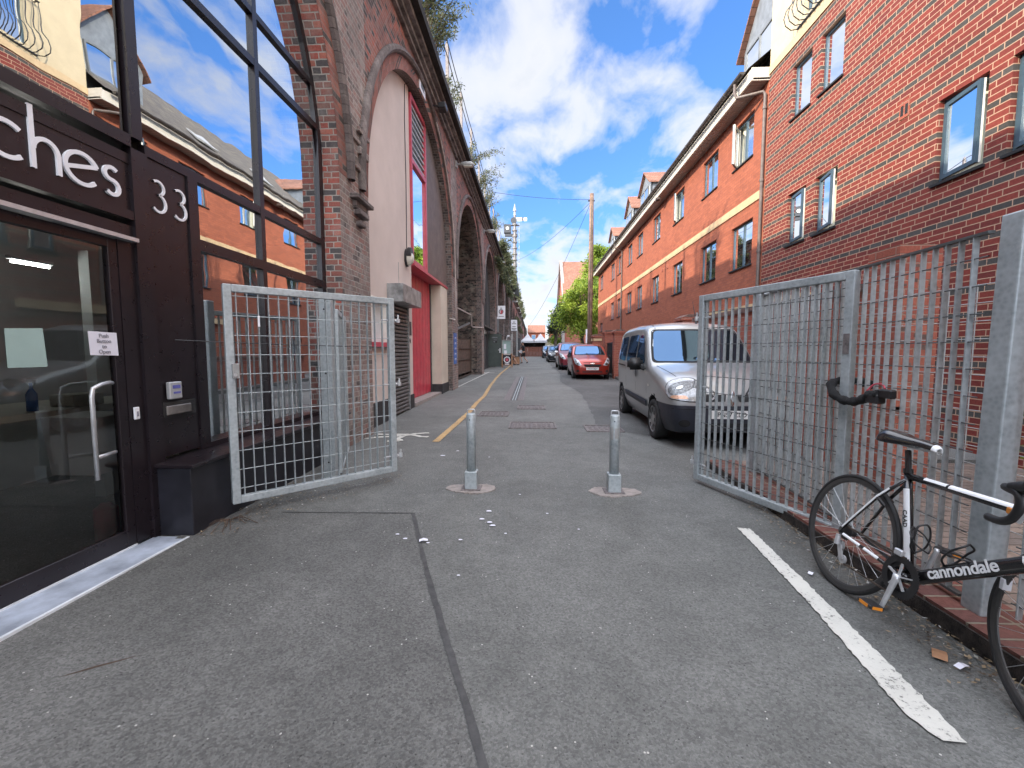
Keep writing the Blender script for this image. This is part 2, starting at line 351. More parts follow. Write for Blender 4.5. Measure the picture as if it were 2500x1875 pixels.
def leaf_mat(name, c1, c2, c3, tr=.25):
    m, nt, b = new_mat(name)
    info = N(nt, 'ShaderNodeAttribute', attribute_name='leafv'); 
    c = RAMP(nt, info.outputs['Fac'], [(0, c1), (.5, c2), (1, c3)])
    L(nt, c, b.inputs['Base Color']); b.inputs['Roughness'].default_value = .55
    out = [n for n in nt.nodes if n.type == 'OUTPUT_MATERIAL'][0]
    t = N(nt, 'ShaderNodeBsdfTranslucent'); L(nt, c, t.inputs[0])
    mx = N(nt, 'ShaderNodeMixShader'); mx.inputs[0].default_value = tr
    L(nt, b.outputs[0], mx.inputs[1]); L(nt, t.outputs[0], mx.inputs[2]); L(nt, mx.outputs[0], out.inputs[0])
    return m
MT['leaf_tree'] = leaf_mat('tree_leaf', (.07, .12, .015), (.21, .30, .03), (.42, .50, .07), .45)
MT['leaf_dark'] = leaf_mat('dark_leaf', (.018, .032, .014), (.035, .06, .022), (.06, .09, .035), .2)
MT['leaf_shrub'] = leaf_mat('buddleia_leaf', (.04, .055, .025), (.09, .115, .05), (.20, .20, .09), .3)
MT['bark'] = simple('bark', (.10, .075, .055), .9, 0, .3, 12, .6)

# ---------------- mesh helpers ----------------
def link(o): COL.objects.link(o); return o
def tag(o, label=None, cat=None, group=None, kind=None):
    if label: o['label'] = label
    if cat: o['category'] = cat
    if group: o['group'] = group
    if kind: o['kind'] = kind
    return o
def thing(name, label, cat, loc=(0, 0, 0), rz=0, group=None):
    o = bpy.data.objects.new(name, None); o.empty_display_size = .1; link(o)
    o.location = loc; o.rotation_euler = (0, 0, rz)
    return tag(o, label, cat, group)
def G(y): return .011 * max(0.0, min(y, 110.0))

class MB:
    def __init__(s, o=(0, 0, 0)): s.v = []; s.f = []; s.uv = []; s.o = Vector(o)
    def face(s, pts, uv=None):
        i = len(s.v); s.v += [Vector(p) for p in pts]; s.f.append(list(range(i, i + len(pts)))); s.uv.append(uv)
    def box(s, x0, x1, y0, y1, z0, z1):
        if x0 > x1: x0, x1 = x1, x0
        if y0 > y1: y0, y1 = y1, y0
        if z0 > z1: z0, z1 = z1, z0
        p = [(x, y, z) for z in (z0, z1) for y in (y0, y1) for x in (x0, x1)]
        for q in ((0, 2, 3, 1), (4, 5, 7, 6), (0, 1, 5, 4), (2, 6, 7, 3), (0, 4, 6, 2), (1, 3, 7, 5)):
            s.face([p[k] for k in q])
        return s
    def bar(s, a, b, w, h, up=(0, 0, 1)):
        a, b = Vector(a), Vector(b); d = (b - a).normalized(); u = Vector(up)
        r = d.cross(u)
        if r.length < 1e-4: r = d.cross(Vector((1, 0, 0)))
        r.normalize(); u = r.cross(d)
        r *= w / 2; u *= h / 2
        A = [a - r - u, a + r - u, a + r + u, a - r + u]; B = [q + (b - a) for q in A]
        s.face(A[::-1]); s.face(B)
        for k in range(4): s.face([A[k], A[(k + 1) % 4], B[(k + 1) % 4], B[k]])
        return s
    def tube(s, pts, r, n=8, caps=True, closed=False):
        pts = [Vector(p) for p in pts]; k = len(pts); rings = []
        rr = r if isinstance(r, (list, tuple)) else [r] * k
        prev = None
        for i, p in enumerate(pts):
            if closed: d = pts[(i + 1) % k] - pts[i - 1]
            else: d = pts[min(i + 1, k - 1)] - pts[max(i - 1, 0)]
            d.normalize()
            if prev is None:
                u = d.cross(Vector((0, 0, 1)))
                if u.length < .05: u = d.cross(Vector((1, 0, 0)))
            else: u = prev - d * prev.dot(d)
            u.normalize(); prev = u; w = d.cross(u)
            rings.append([p + (u * math.cos(2 * PI * j / n) + w * math.sin(2 * PI * j / n)) * rr[i] for j in range(n)])
        b0 = len(s.v)
        for rg in rings: s.v += rg
        m = k if closed else k - 1
        for i in range(m):
            for j in range(n):
                a = b0 + i * n + j; b = b0 + i * n + (j + 1) % n; i2 = (i + 1) % k
                c = b0 + i2 * n + (j + 1) % n; d = b0 + i2 * n + j
                s.f.append([a, b, c, d]); s.uv.append(None)
        if caps and not closed:
            s.f.append([b0 + j for j in range(n)][::-1]); s.uv.append(None)
            s.f.append([b0 + (k - 1) * n + j for j in range(n)]); s.uv.append(None)
        return s
    def cyl(s, a, b, r0, r1=None, n=16): return s.tube([a, b], [r0, r0 if r1 is None else r1], n)
    def disc_ring(s, c, ax, rin, rout, n=32, th=.01):
        c = Vector(c); ax = Vector(ax).normalized(); u = ax.cross(Vector((0, 0, 1)))
        if u.length < .1: u = ax.cross(Vector((1, 0, 0)))
        u.normalize(); w = ax.cross(u)
        P = lambda r, t, h: c + (u * math.cos(t) + w * math.sin(t)) * r + ax * h
        for k in range(n):
            t0, t1 = 2 * PI * k / n, 2 * PI * (k + 1) / n
            for h, fl in ((th / 2, 1), (-th / 2, -1)):
                q = [P(rin, t0, h), P(rout, t0, h), P(rout, t1, h), P(rin, t1, h)]
                s.face(q if fl > 0 else q[::-1])
            s.face([P(rout, t0, -th / 2), P(rout, t1, -th / 2), P(rout, t1, th / 2), P(rout, t0, th / 2)])
            if rin > 0: s.face([P(rin, t0, th / 2), P(rin, t1, th / 2), P(rin, t1, -th / 2), P(rin, t0, -th / 2)])
        return s
    def prism(s, poly, axis, a, b):
        """poly of 2-D points in the plane across axis ('x': (y,z), 'y': (x,z), 'z': (x,y)), extruded a..b"""
        def P(q, t): return {'x': (t, q[0], q[1]), 'y': (q[0], t, q[1]), 'z': (q[0], q[1], t)}[axis]
        s.face([P(q, a) for q in poly][::-1]); s.face([P(q, b) for q in poly])
        n = len(poly)
        for k in range(n): s.face([P(poly[k], a), P(poly[(k + 1) % n], a), P(poly[(k + 1) % n], b), P(poly[k], b)])
        return s
    def xf(s, mat, i0=0):
        for k in range(i0, len(s.v)): s.v[k] = mat @ s.v[k]
        return s
    def build(s, name, mat, parent=None, smooth=False, bevel=0, weld=False, seg=1):
        me = bpy.data.meshes.new(name)
        me.from_pydata([tuple(v - s.o) for v in s.v], [], s.f); me.update()
        uvl = me.uv_layers.new(name='UVMap')
        for p, cu in zip(me.polygons, s.uv):
            n = p.normal
            for j, li in enumerate(p.loop_indices):
                if cu is not None: uvl.data[li].uv = cu[j]; continue
                q = s.v[me.loops[li].vertex_index]
                if abs(n.z) > .8: uvl.data[li].uv = (q.x, q.y)
                elif abs(n.x) >= abs(n.y): uvl.data[li].uv = (q.y, q.z)
                else: uvl.data[li].uv = (q.x, q.z)
        if isinstance(mat, str): mat = MT[mat]
        me.materials.append(mat)
        if weld or smooth:
            bm = bmesh.new(); bm.from_mesh(me); bmesh.ops.remove_doubles(bm, verts=bm.verts, dist=.0002)
            bmesh.ops.recalc_face_normals(bm, faces=bm.faces); bm.to_mesh(me); bm.free()
        if smooth:
            for p in me.polygons: p.use_smooth = True
        o = bpy.data.objects.new(name, me); link(o)
        if parent is None: o.location = s.o
        if parent is not None: o.parent = parent
        if bevel:
            bmm = bmesh.new(); bmm.from_mesh(me); bmesh.ops.remove_doubles(bmm, verts=bmm.verts, dist=.0002)
            bmesh.ops.recalc_face_normals(bmm, faces=bmm.faces); bmm.to_mesh(me); bmm.free()
            md = o.modifiers.new('bevel', 'BEVEL'); md.width = bevel; md.segments = seg; md.limit_method = 'ANGLE'; md.angle_limit = R(40)
        return o

def copy_tree(o, parent=None):
    c = o.copy(); COL.objects.link(c); c.parent = parent
    for ch in list(o.children): copy_tree(ch, c)
    return c

def strip_wall(mb, X, ys, lo, hi, holes=(), zmin=None):
    """a wall in the plane x=X made of columns between the given y's, lo(y)..hi(y), with rectangular holes (y0,y1,z0,z1)"""
    for y0, y1 in zip(ys[:-1], ys[1:]):
        ym = (y0 + y1) / 2
        hs = sorted([h for h in holes if h[0] <= ym <= h[1]], key=lambda h: h[2])
        segs = []; a0, a1 = lo(y0 + 1e-6), lo(y1 - 1e-6)
        for h in hs:
            segs.append((a0, a1, h[2], h[2])); a0 = a1 = h[3]
        segs.append((a0, a1, hi(y0 + 1e-6), hi(y1 - 1e-6)))
        for (p0, p1, q0, q1) in segs:
            if q0 - p0 < 1e-4 and q1 - p1 < 1e-4: continue
            q0 = max(q0, p0); q1 = max(q1, p1)
            mb.face([(X, y0, p0), (X, y1, p1), (X, y1, q1), (X, y0, q0)])
def brk(a, b, step, extra=()):
    n = max(1, int(round((b - a) / step)))
    s = set([round(a + (b - a) * i / n, 4) for i in range(n + 1)]); s |= set(round(e, 4) for e in extra if a <= e <= b)
    return sorted(s)

def text_mesh(body, size, depth=.002, font=None, align='CENTER', space=1.0, bold=0.0):
    c = bpy.data.curves.new('t', 'FONT'); c.body = body; c.size = size; c.extrude = depth; c.align_x = align; c.align_y = 'CENTER'
    c.space_character = space; c.offset = bold
    o = bpy.data.objects.new('t', c); COL.objects.link(o)
    dg = bpy.context.evaluated_depsgraph_get(); dg.update()
    me = bpy.data.meshes.new_from_object(o.evaluated_get(dg)); bpy.data.objects.remove(o); bpy.data.curves.remove(c)
    return me
def put_text(name, body, size, mat, origin, xdir, ydir, parent=None, depth=.002, space=1.0, bold=0.0, align='CENTER', shear=0.0, sx=1.0):
    me = text_mesh(body, size, depth, align=align, space=space, bold=bold)
    x = Vector(xdir).normalized(); y = Vector(ydir).normalized(); z = x.cross(y)
    mat4 = Matrix(((x.x * sx, y.x, z.x, origin[0]), (x.y * sx, y.y, z.y, origin[1]), (x.z * sx, y.z, z.z, origin[2]), (0, 0, 0, 1)))
    if shear: mat4 = mat4 @ Matrix(((1, shear, 0, 0), (0, 1, 0, 0), (0, 0, 1, 0), (0, 0, 0, 1)))
    me.transform(mat4); me.materials.clear(); me.materials.append(MT[mat] if isinstance(mat, str) else mat)
    me.name = name
    o = bpy.data.objects.new(name, me); link(o)
    if parent is not None: o.parent = parent
    return o
def ribbon(mb, pts, w, x, closed=False, th=.012):
    """a flat stroke of width w following 2-D (y,z) points, standing th proud of the plane x"""
    n = len(pts); P = [Vector((p[0], p[1])) for p in pts]; Lf = []; Rt = []
    for i in range(n):
        a = P[max(i - 1, 0)]; b = P[min(i + 1, n - 1)]
        if closed: a = P[i - 1]; b = P[(i + 1) % n]
        d = (b - a).normalized(); nn = Vector((-d.y, d.x)) * (w / 2); Lf.append(P[i] + nn); Rt.append(P[i] - nn)
    m = n if closed else n - 1
    for i in range(m):
        j = (i + 1) % n
        q = [Lf[i], Rt[i], Rt[j], Lf[j]]
        mb.face([(x + th, c.x, c.y) for c in q])
        mb.face([(x, Lf[i].x, Lf[i].y), (x, Lf[j].x, Lf[j].y), (x + th, Lf[j].x, Lf[j].y), (x + th, Lf[i].x, Lf[i].y)])
        mb.face([(x, Rt[j].x, Rt[j].y), (x, Rt[i].x, Rt[i].y), (x + th, Rt[i].x, Rt[i].y), (x + th, Rt[j].x, Rt[j].y)])
def arc(cx, cz, rx, rz, a0, a1, n=20): return [(cx + rx * math.cos(R(a0 + (a1 - a0) * i / n)), cz + rz * math.sin(R(a0 + (a1 - a0) * i / n))) for i in range(n + 1)]
# ================= GROUND =================
def struct(o): o['kind'] = 'structure'; return o
mb = MB()
ys = [-80, 0, 110, 400]; xs = [-250, -2.9, 4.2, 250]
for i in range(3):
    for j in range(3):
        mb.face([(xs[i], ys[j], G(ys[j])), (xs[i + 1], ys[j], G(ys[j])), (xs[i + 1], ys[j + 1], G(ys[j + 1])), (xs[i], ys[j + 1], G(ys[j + 1]))])
struct(mb.build('ground', 'road'))
def flat(name, poly, dz, mat, kind='structure', th=0):
    """flat sheet lying dz above the ground (poly must not straddle y=0)"""
    mb = MB(); mb.face([(x, y, G(y) + dz) for x, y in poly]); o = mb.build(name, mat)
    if kind: o['kind'] = kind
    return o
def rough_poly(poly, step=.12, amp=.02, seed=1):
    rnd = random.Random(seed); out = []
    for k in range(len(poly)):
        a = Vector(poly[k]); b = Vector(poly[(k + 1) % len(poly)]); n = max(1, int((b - a).length / step))
        for i in range(n):
            p = a + (b - a) * i / n; out.append((p.x + rnd.uniform(-amp, amp), max(0.002, p.y + rnd.uniform(-amp, amp))))
    return out
mb = MB()
mb.face([(x, y, G(y) + .004) for x, y in rough_poly([(-2.75, .01), (2.2, .01), (2.2, 5.2), (1.1, 7.55), (-.5, 7.28), (-2.5, 7.1)], .15, .02, 3)])
mb.face([(-2.75, -8, .004), (2.2, -8, .004), (2.2, 0, .004), (-2.75, 0, .004)])
struct(mb.build('road', 'road_near'))
flat('trench_patch', rough_poly([(-2.6, .3), (.22, .3), (-.16, 1.32), (-.62, 2.45), (-1.0, 3.46), (-2.6, 3.43)], .2, .008, 5), .008, 'road_patch')
mb = MB()
def seam(mb, pts, w, dz, rnd):
    P = []
    for a, b in zip(pts[:-1], pts[1:]):
        a, b = Vector(a), Vector(b); n = max(1, int((b - a).length / .06))
        for i in range(n): P.append(a + (b - a) * i / n)
    P.append(Vector(pts[-1])); prev = None
    for i, p in enumerate(P):
        d = (P[min(i + 1, len(P) - 1)] - P[max(i - 1, 0)]).normalized(); nn = Vector((-d.y, d.x))
        l = p + nn * w * (.5 + rnd.uniform(-.16, .16)); r = p - nn * w * (.5 + rnd.uniform(-.16, .16))
        if prev: mb.face([(prev[0].x, prev[0].y, G(prev[0].y) + dz), (prev[1].x, prev[1].y, G(prev[1].y) + dz), (r.x, r.y, G(r.y) + dz), (l.x, l.y, G(l.y) + dz)])
        prev = (l, r)
seam(mb, [(-1.0, 3.46), (-.62, 2.45), (-.16, 1.32), (.22, .35)], .030, .012, random.Random(2))
seam(mb, [(-2.1, 3.43), (-1.0, 3.46)], .013, .012, random.Random(3))
seam(mb, [(-2.5, 7.1), (-.5, 7.28), (1.1, 7.55)], .010, .012, random.Random(8))
struct(mb.build('tar_seam', 'tar'))
flat('parking_strip', rough_poly([(1.12, 7.5), (3.5, 5.0), (3.5, 62), (1.0, 62), (1.25, 40), (1.37, 22), (1.05, 17), (1.42, 13), (1.30, 10)], .3, .025, 9), .0065, 'road_park')
# drain covers and channel
def cover(name, x0, x1, y0, y1, label, ribs=7, across=True):
    z = G((y0 + y1) / 2); t = thing(name, label, 'drain cover', ((x0 + x1) / 2, (y0 + y1) / 2, z), 0)
    o = t.location; mb = MB(o)
    def b(a, c, d, e, z0, z1): mb.box(a, c, d, e, z0, z1)
    zz = G(y0) ; w = .03
    b(x0, x1, y0, y0 + w, z - .03, z + .016); b(x0, x1, y1 - w, y1, z - .03, z + .020); b(x0, x0 + w, y0 + w, y1 - w, z - .03, z + .018); b(x1 - w, x1, y0 + w, y1 - w, z - .03, z + .018)
    mb.build('frame', 'iron', t, bevel=.003)
    mb = MB(o); mb.box(x0 + w + .006, x1 - w - .006, y0 + w + .006, y1 - w - .006, z - .03, z + .008)
    nx = int((x1 - x0 - .1) / .085)
    for i in range(nx):
        for j in range(max(2, int((y1 - y0 - .1) / .12))):
            cx = x0 + .07 + i * .085; cy = y0 + .07 + j * .12
            mb.box(cx, cx + .06, cy, cy + .05, z + .008, z + .014)
    mb.build('lid', 'iron', t)
    return t
cover('manhole_cover', -.42, .40, 7.22, 7.86, 'wide patterned iron cover in the road behind the two bollards')
cover('manhole_cover', .88, 1.5, 7.0, 7.6, 'iron cover partly hidden behind the right bollard')
cover('manhole_cover', -1.12, -.5, 8.5, 9.1, 'faint worn iron cover beside the yellow line')
cover('manhole_cover', -.36, .28, 9.5, 10.05, 'sunken iron cover with a bright corner at the end of the drain channel')
mb = MB()
for x0, x1, dz in ((-.78, -.60, .005), (-.40, -.24, .005)):
    mb.face([(x0, 11.1, G(11.1) + dz), (x1, 11.1, G(11.1) + dz), (x1 - .02, 19.7, G(19.7) + dz), (x0 + .02, 19.7, G(19.7) + dz)])
o = mb.build('road_repair_strip', 'iron'); struct(o)
mb = MB(); mb.face([(-.60, 11.1, G(11.1) + .005), (-.40, 11.1, G(11.1) + .005), (-.40, 19.7, G(19.7) + .005), (-.60, 19.7, G(19.7) + .005)]); struct(mb.build('road_repair_middle', 'road_park'))
mb = MB(); 
for x in (-.545, -.475): mb.box(x, x + .022, 11.1, 19.7, G(11.1), G(11.1) + .01)
for k in range(len(mb.v)):
    v = mb.v[k]; v.z = v.z - G(11.1) + G(v.y)
struct(mb.build('drain_channel', 'galv'))
# painted lines
def line_poly(name, left, right, dz, mat, label, cat, amp=.006, seed=1, group=None):
    rnd = random.Random(seed); mb = MB(); n = 0
    def dens(P):
        out = []
        for a, b in zip(P[:-1], P[1:]):
            k = max(1, int((Vector(b) - Vector(a)).length / .018))
            out += [(a[0] + (b[0] - a[0]) * i / k, a[1] + (b[1] - a[1]) * i / k) for i in range(k)]
        return out + [P[-1]]
    A, B = dens(left), dens(right); m = min(len(A), len(B))
    f = lambda P, i: P[int(i * (len(P) - 1) / (m - 1))]
    prev = None
    for i in range(m):
        l = f(A, i); r = f(B, i); l = (l[0] + rnd.uniform(-amp, amp), l[1]); r = (r[0] + rnd.uniform(-amp, amp), r[1])
        if prev: mb.face([(q[0], q[1], G(q[1]) + dz) for q in (prev[0], prev[1], r, l)])
        prev = (l, r)
    o = mb.build(name, mat); return tag(o, label, cat, group, 'structure')
line_poly('white_line', [(1.57, 3.29), (1.50, 2.3), (1.41, 1.60), (1.45, 1.492)], [(1.66, 3.28), (1.60, 2.3), (1.545, 1.62), (1.528, 1.487)], .012, 'line_white', None, None, .0055, 4)
yl = [(-1.47, 6.14), (-1.43, 7.6), (-1.40, 9.0), (-1.44, 10.4), (-1.42, 12), (-1.56, 15), (-1.66, 18.5), (-1.72, 22), (-1.70, 30), (-1.75, 40)]
line_poly('yellow_line', yl, [(x + .10, y) for x, y in yl], .012, 'line_yellow', None, None, .008, 6)
# painted walking figures on the ground
def painted(name, strokes, s, ox, oy, w, rot=0):
    mb = MB()
    for st in strokes:
        seam(mb, [(ox + (x * math.cos(rot) - y * math.sin(rot)) * s, oy + (x * math.sin(rot) + y * math.cos(rot)) * s) for x, y in st], w, .013, random.Random(3))
    o = mb.build(name, 'line_white'); o['kind'] = 'structure'
fig = [[(-.55, .30), (-.25, .42), (0, .50), (.20, .72)], [(.20, .72), (.42, .80)], [(.12, .60), (.34, .42), (.50, .40)], [(0, .50), (-.05, .25), (.05, .02)], [(.05, .02), (-.18, -.02)], [(-.62, .62), (-.30, .60), (.05, .62)]]
painted('painted_walking_figure', fig, .78, -2.0, 6.15, .085)
mb = MB(); seam(mb, [(-2.75, 6.3), (-2.5, 6.32), (-2.3, 6.42)], .05, .012, random.Random(5)); o = mb.build('painted_dash', 'line_white'); o['kind'] = 'structure'
painted('painted_distant_figure', fig, 1.15, -2.45, 22.0, .14, .3)
flat('pavement_edge_line', [(-2.62, 14.1), (-2.57, 14.1), (-2.35, 23.2), (-2.42, 23.2)], .012, 'line_white')

# ================= VIADUCT =================
BAY = 7.8; YC = lambda n: 2.31 + BAY * (n - 1); RAD = 3.40; SPR = 3.75; XF = -2.55; ZTOP = 7.62
via = thing('railway_viaduct', 'long sooty red brick railway viaduct with a row of tall round arches along the lane', 'viaduct', (-4.5, 10, 0))
VO = via.location
def arch_z(n, y, r=RAD):
    d = y - YC(n); q = r * r - d * d
    return SPR + (math.sqrt(q) if q > 0 else 0)
NB = range(-1, 14)
mb = MB(VO)
for n in NB:
    yc = YC(n); a, b = yc - BAY / 2, yc + BAY / 2
    yy = brk(yc - RAD, yc + RAD, .17)
    # finer near the springing
    yy = sorted(set(yy + [round(yc + s * (RAD - e), 4) for s in (-1, 1) for e in (.01, .04, .09)]))
    strip_wall(mb, XF, [yc - RAD] + yy[1:-1] + [yc + RAD], lambda y: arch_z(n, y), lambda y: ZTOP)
mb.face([(XF, YC(-1) - BAY / 2 - 4, -.3), (XF, YC(-1) - BAY / 2, -.3), (XF, YC(-1) - BAY / 2, ZTOP), (XF, YC(-1) - BAY / 2 - 4, ZTOP)])
mb.face([(XF, 103.7, -.3), (XF, 160, -.3), (XF, 160, ZTOP), (XF, 103.7, ZTOP)])
mb.build('wall', 'viaduct', via)
# piers (front faces between openings) and end faces
for n in NB:
    yc = YC(n) + BAY / 2; mb = MB(VO); y0, y1 = yc - (BAY / 2 - RAD), yc + (BAY / 2 - RAD)
    mb.face([(XF, y0, -.3), (XF, y1, -.3), (XF, y1, SPR), (XF, y0, SPR)])
    mb.face([(XF, y0, SPR), (XF, y1, SPR), (XF, y1, ZTOP), (XF, y0, ZTOP)])
    mb.build('pier', 'viaduct_low', via)
mb = MB(VO)                       # reveals at the openings: up to the springing, then the underside of the arch
XB = -9.5
for n in NB:
    yc = YC(n)
    if n == 2: mb.build('reveal', 'reveal', via); mb = MB(VO)
    for sgn in (-1, 1):
        y = yc + sgn * RAD; q = [(XF, y, -.3), (XB, y, -.3), (XB, y, SPR), (XF, y, SPR)]
        uv = [(p[0] * 1.0, p[2]) for p in q]
        if sgn > 0: q = q[::-1]; uv = uv[::-1]
        mb.face(q, uv)
    K = 40
    for k in range(K):
        t0, t1 = PI * k / K, PI * (k + 1) / K
        q = []; uv = []
        for (x, t) in ((XF, t0), (XF, t1), (XB, t1), (XB, t0)):
            q.append((x, yc + RAD * math.cos(t), SPR + RAD * math.sin(t))); uv.append((x, RAD * t))
        mb.face(q, uv)
mb.build('reveal', 'pier_grey', via)
for n in range(0, 8):             # front ring of half bricks round each arch
    mb = MB(VO); yc = YC(n); K = 48
    for k in range(K):
        t0, t1 = PI * k / K, PI * (k + 1) / K; q = []; uv = []
        for (r, t) in ((RAD + .001, t0), (RAD + .34, t0), (RAD + .34, t1), (RAD + .001, t1)):
            q.append((XF + .004, yc + r * math.cos(t), SPR + r * math.sin(t))); uv.append((r - RAD, r * t))
        mb.face(q, uv)
    mb.build('arch_ring', 'ring', via)
    mb = MB(VO)                   # projecting hood mould
    r0, r1 = RAD + .24, RAD + .37; pr = [(r0, .0), (r0 + .01, .055), (r0 + .05, .085), (r1 - .03, .075), (r1, .04), (r1, .0)]
    for k in range(K):
        t0, t1 = PI * (k) / K, PI * (k + 1) / K
        for (ra, pa), (rb, pb) in zip(pr[:-1], pr[1:]):
            q = []; uv = []
            for (r, pz, t) in ((ra, pa, t0), (rb, pb, t0), (rb, pb, t1), (ra, pa, t1)):
                q.append((XF + .004 + pz, yc + r * math.cos(t), SPR + r * math.sin(t))); uv.append((r - r0 + pz, r * t))
            mb.face(q, uv)
    mb.build('hood_mould', 'hood', via)
mb = MB(VO)                       # corbelled cornice in three steps
y0, y1 = YC(-1) - 8, 150
for x, za, zb in ((-2.47, 7.62, 7.70), (-2.40, 7.70, 7.79), (-2.30, 7.79, 7.88)):
    mb.box(XF - .5, x, y0, y1, za, zb)
mb.build('cornice', 'corn', via)
mb = MB(VO); mb.box(-3.1, -2.16, y0, y1, 7.88, 8.06); mb.build('coping', 'coping', via)
mb = MB(VO); mb.box(-9.6, -3.1, y0, y1, 7.6, 7.95); mb.build('track_bed', 'coping', via)
mb = MB(VO); mb.box(-9.8, XB, y0, y1, -.3, 8.06); mb.build('rear_wall', 'barrel', via)
# worn corbel bricks on the first pier
mb = MB(VO)
for (y0, y1, z0, z1, d) in ((6.02, 6.62, 3.53, 3.59, .12), (6.12, 6.52, 3.42, 3.53, .06), (6.14, 6.48, 3.34, 3.41, .10), (6.22, 6.40, 3.20, 3.27, .08)):
    mb.box(XF - .05, XF + d, y0, y1, z0, z1)
mb.build('corbel', 'hood', via, bevel=.008)
for (y0, y1, z0, z1, d) in ((6.30, 6.70, 4.55, 4.62, .05), (6.34, 6.66, 4.25, 4.36, .05), (6.20, 6.5, 4.0, 4.10, .04), (6.05, 6.4, 4.38, 4.45, .03)):
    mb = MB(VO); mb.box(XF - .05, XF + d, y0, y1, z0, z1); mb.build('corbel', 'viaduct_low', via, bevel=.01)

# stained brick lining of the open third arch
mb = MB(VO); yc = YC(3)
for sgn in (1,):
    y = yc + sgn * (RAD - .004)
    mb.face([(XF - .25, y, SPR), (XB, y, SPR), (XB, y, -.3), (XF - .25, y, -.3)], [(XF - .25, SPR), (XB, SPR), (XB, -.3), (XF - .25, -.3)])
    K = 30
    for k in range(K):
        t0, t1 = PI * k / K, PI * (k + 1) / K; q = []; uv = []
        for (x, t) in ((XF - .25, t0), (XF - .25, t1), (XB, t1), (XB, t0)):
            q.append((x, yc + (RAD - .004) * math.cos(t), SPR + (RAD - .004) * math.sin(t))); uv.append((x, RAD * t))
        mb.face(q, uv)
mb.build('vault_lining', 'barrel', via)

def half_arch_face(mb, n, X, y0, y1, z0, holes=(), r=RAD, top=None, step=.12):
    ex = [h[0] for h in holes] + [h[1] for h in holes]
    yy = brk(y0, y1, step, ex)
    yc = YC(n)
    def hi(y):
        d = y - yc; q = r * r - d * d; z = SPR + (math.sqrt(q) if q > 0 else 0)
        return min(z, top) if top else z
    zf = z0 if callable(z0) else (lambda y: z0)
    strip_wall(mb, X, yy, zf, hi, holes)

# ================= SHOPFRONT 33 (first arch) =================
XG = -2.80; sf = thing('arch_shopfront', 'dark brown framed glass shopfront numbered 33 filling the nearest railway arch', 'shopfront', (XG, 3, 0)); SO = sf.location
fr = MB(SO)
xo, xi = XG + .035, XG - .02
def fb(y0, y1, z0, z1, x1=xo, x0=xi):
    e = .0025 if (y1 - y0) > (z1 - z0) else 0      # rails sit a hair behind the mullions they cross
    fr.box(x0 + e, x1 - e, y0, y1, z0, z1)
yL, yR = -1.05, 5.70
fb(2.92, 3.045, .03, 2.79, xo + .012); fb(2.945, 3.025, 2.87, 6.9, xo + .006)                 # mullion beside the door
fb(3.42, 3.52, .58, 2.79, xo)                        # right of the 33 panel
fb(4.35, 4.415, 2.325, 6.3); fb(4.35, 4.415, .62, 2.235)
fb(1.00, 1.12, .03, 6.7); fb(-.6, -.5, .03, 4.9)
fb(yL, 2.92, 2.79, 2.87, xo + .02); fb(3.045, 5.62, 2.79, 2.86)          # main transom
fb(3.52, 5.62, 2.235, 2.325)
fb(yL + .1, 2.92, 4.215, 4.285); fb(3.045, 4.35, 4.215, 4.285); fb(4.415, 5.6, 4.215, 4.285)
fb(yL + .3, 2.92, 4.70, 4.76); fb(3.045, 4.35, 4.70, 4.76); fb(4.415, 5.5, 4.70, 4.76)
fb(.2, 2.92, 5.7, 5.76); fb(3.045, 4.35, 5.70, 5.76)
fb(5.60, 5.70, .55, 4.25)                             # right jamb
fb(3.52, 5.60, .55, .62)
K = 30                                                # curved head following the arch
for k in range(K):
    t0, t1 = PI * k / K, PI * (k + 1) / K
    ps = [(YC(1) + r * math.cos(t), SPR + r * math.sin(t)) for r, t in ((RAD - .09, t0), (RAD, t0), (RAD, t1), (RAD - .09, t1))]
    if min(p[0] for p in ps) > yL: fr.prism(ps, 'x', xi + .005, xo - .005)
# door head members
fb(yL, 2.92, 2.68, 2.745, xo - .005); fb(yL, 2.92, 2.30, 2.36, xo + .01); fb(yL, 2.92, 2.17, 2.26, xo - .008)
fb(2.80, 2.92, .03, 2.17, xo - .01); fb(1.12, 1.2, .03, 2.17, xo - .01)
fr.build('frame', 'brownmetal', sf)
mb = MB(SO); mb.box(XG - .02, XG + .02, yL, 2.92, 2.36, 2.68); mb.build('fascia_panel', 'brownmetal', sf)
mb = MB(SO); mb.box(XG - .02, XG + .02, 3.045, 3.42, .60, 2.79); mb.build('side_panel', 'brownmetal', sf)
mb = MB(SO); mb.box(XG, XG + .085, yL, 2.90, 2.145, 2.17); mb.build('head_trim', 'silver', sf)
# lettering: the end of the shop's name
mb = MB(SO); wv = .024; xl = XG + .02
SK = [0]
def S(pts, w=wv): SK[0] += 1; ribbon(mb, pts, w, xl, th=.012 + .0007 * SK[0])
cz = 2.515
S(arc(2.215, cz, .098, .092, 48, 312, 22))                                       # c
S([(2.338, 2.415), (2.338, 2.755)]); S(arc(2.405, 2.525, .064, .068, 178, 0, 14) + [(2.469, 2.42)])   # h
S([(2.505, 2.500), (2.690, 2.555)]); S(arc(2.600, cz, .098, .092, 22, 318, 24))   # e
S(arc(2.785, 2.560, .045, .040, 40, 270, 14) + arc(2.785, 2.474, .047, .046, 90, -140, 14))  # s
mb.build('lettering', 'white', sf)
for y in (3.155, 3.345):
    mb = MB(SO); ribbon(mb, arc(y - .012, 2.600, .052, .048, 130, -80, 14), .017, XG + .02); ribbon(mb, arc(y - .012, 2.488, .062, .062, 88, -140, 16), .017, XG + .02)
    mb.build('number', 'white', sf)
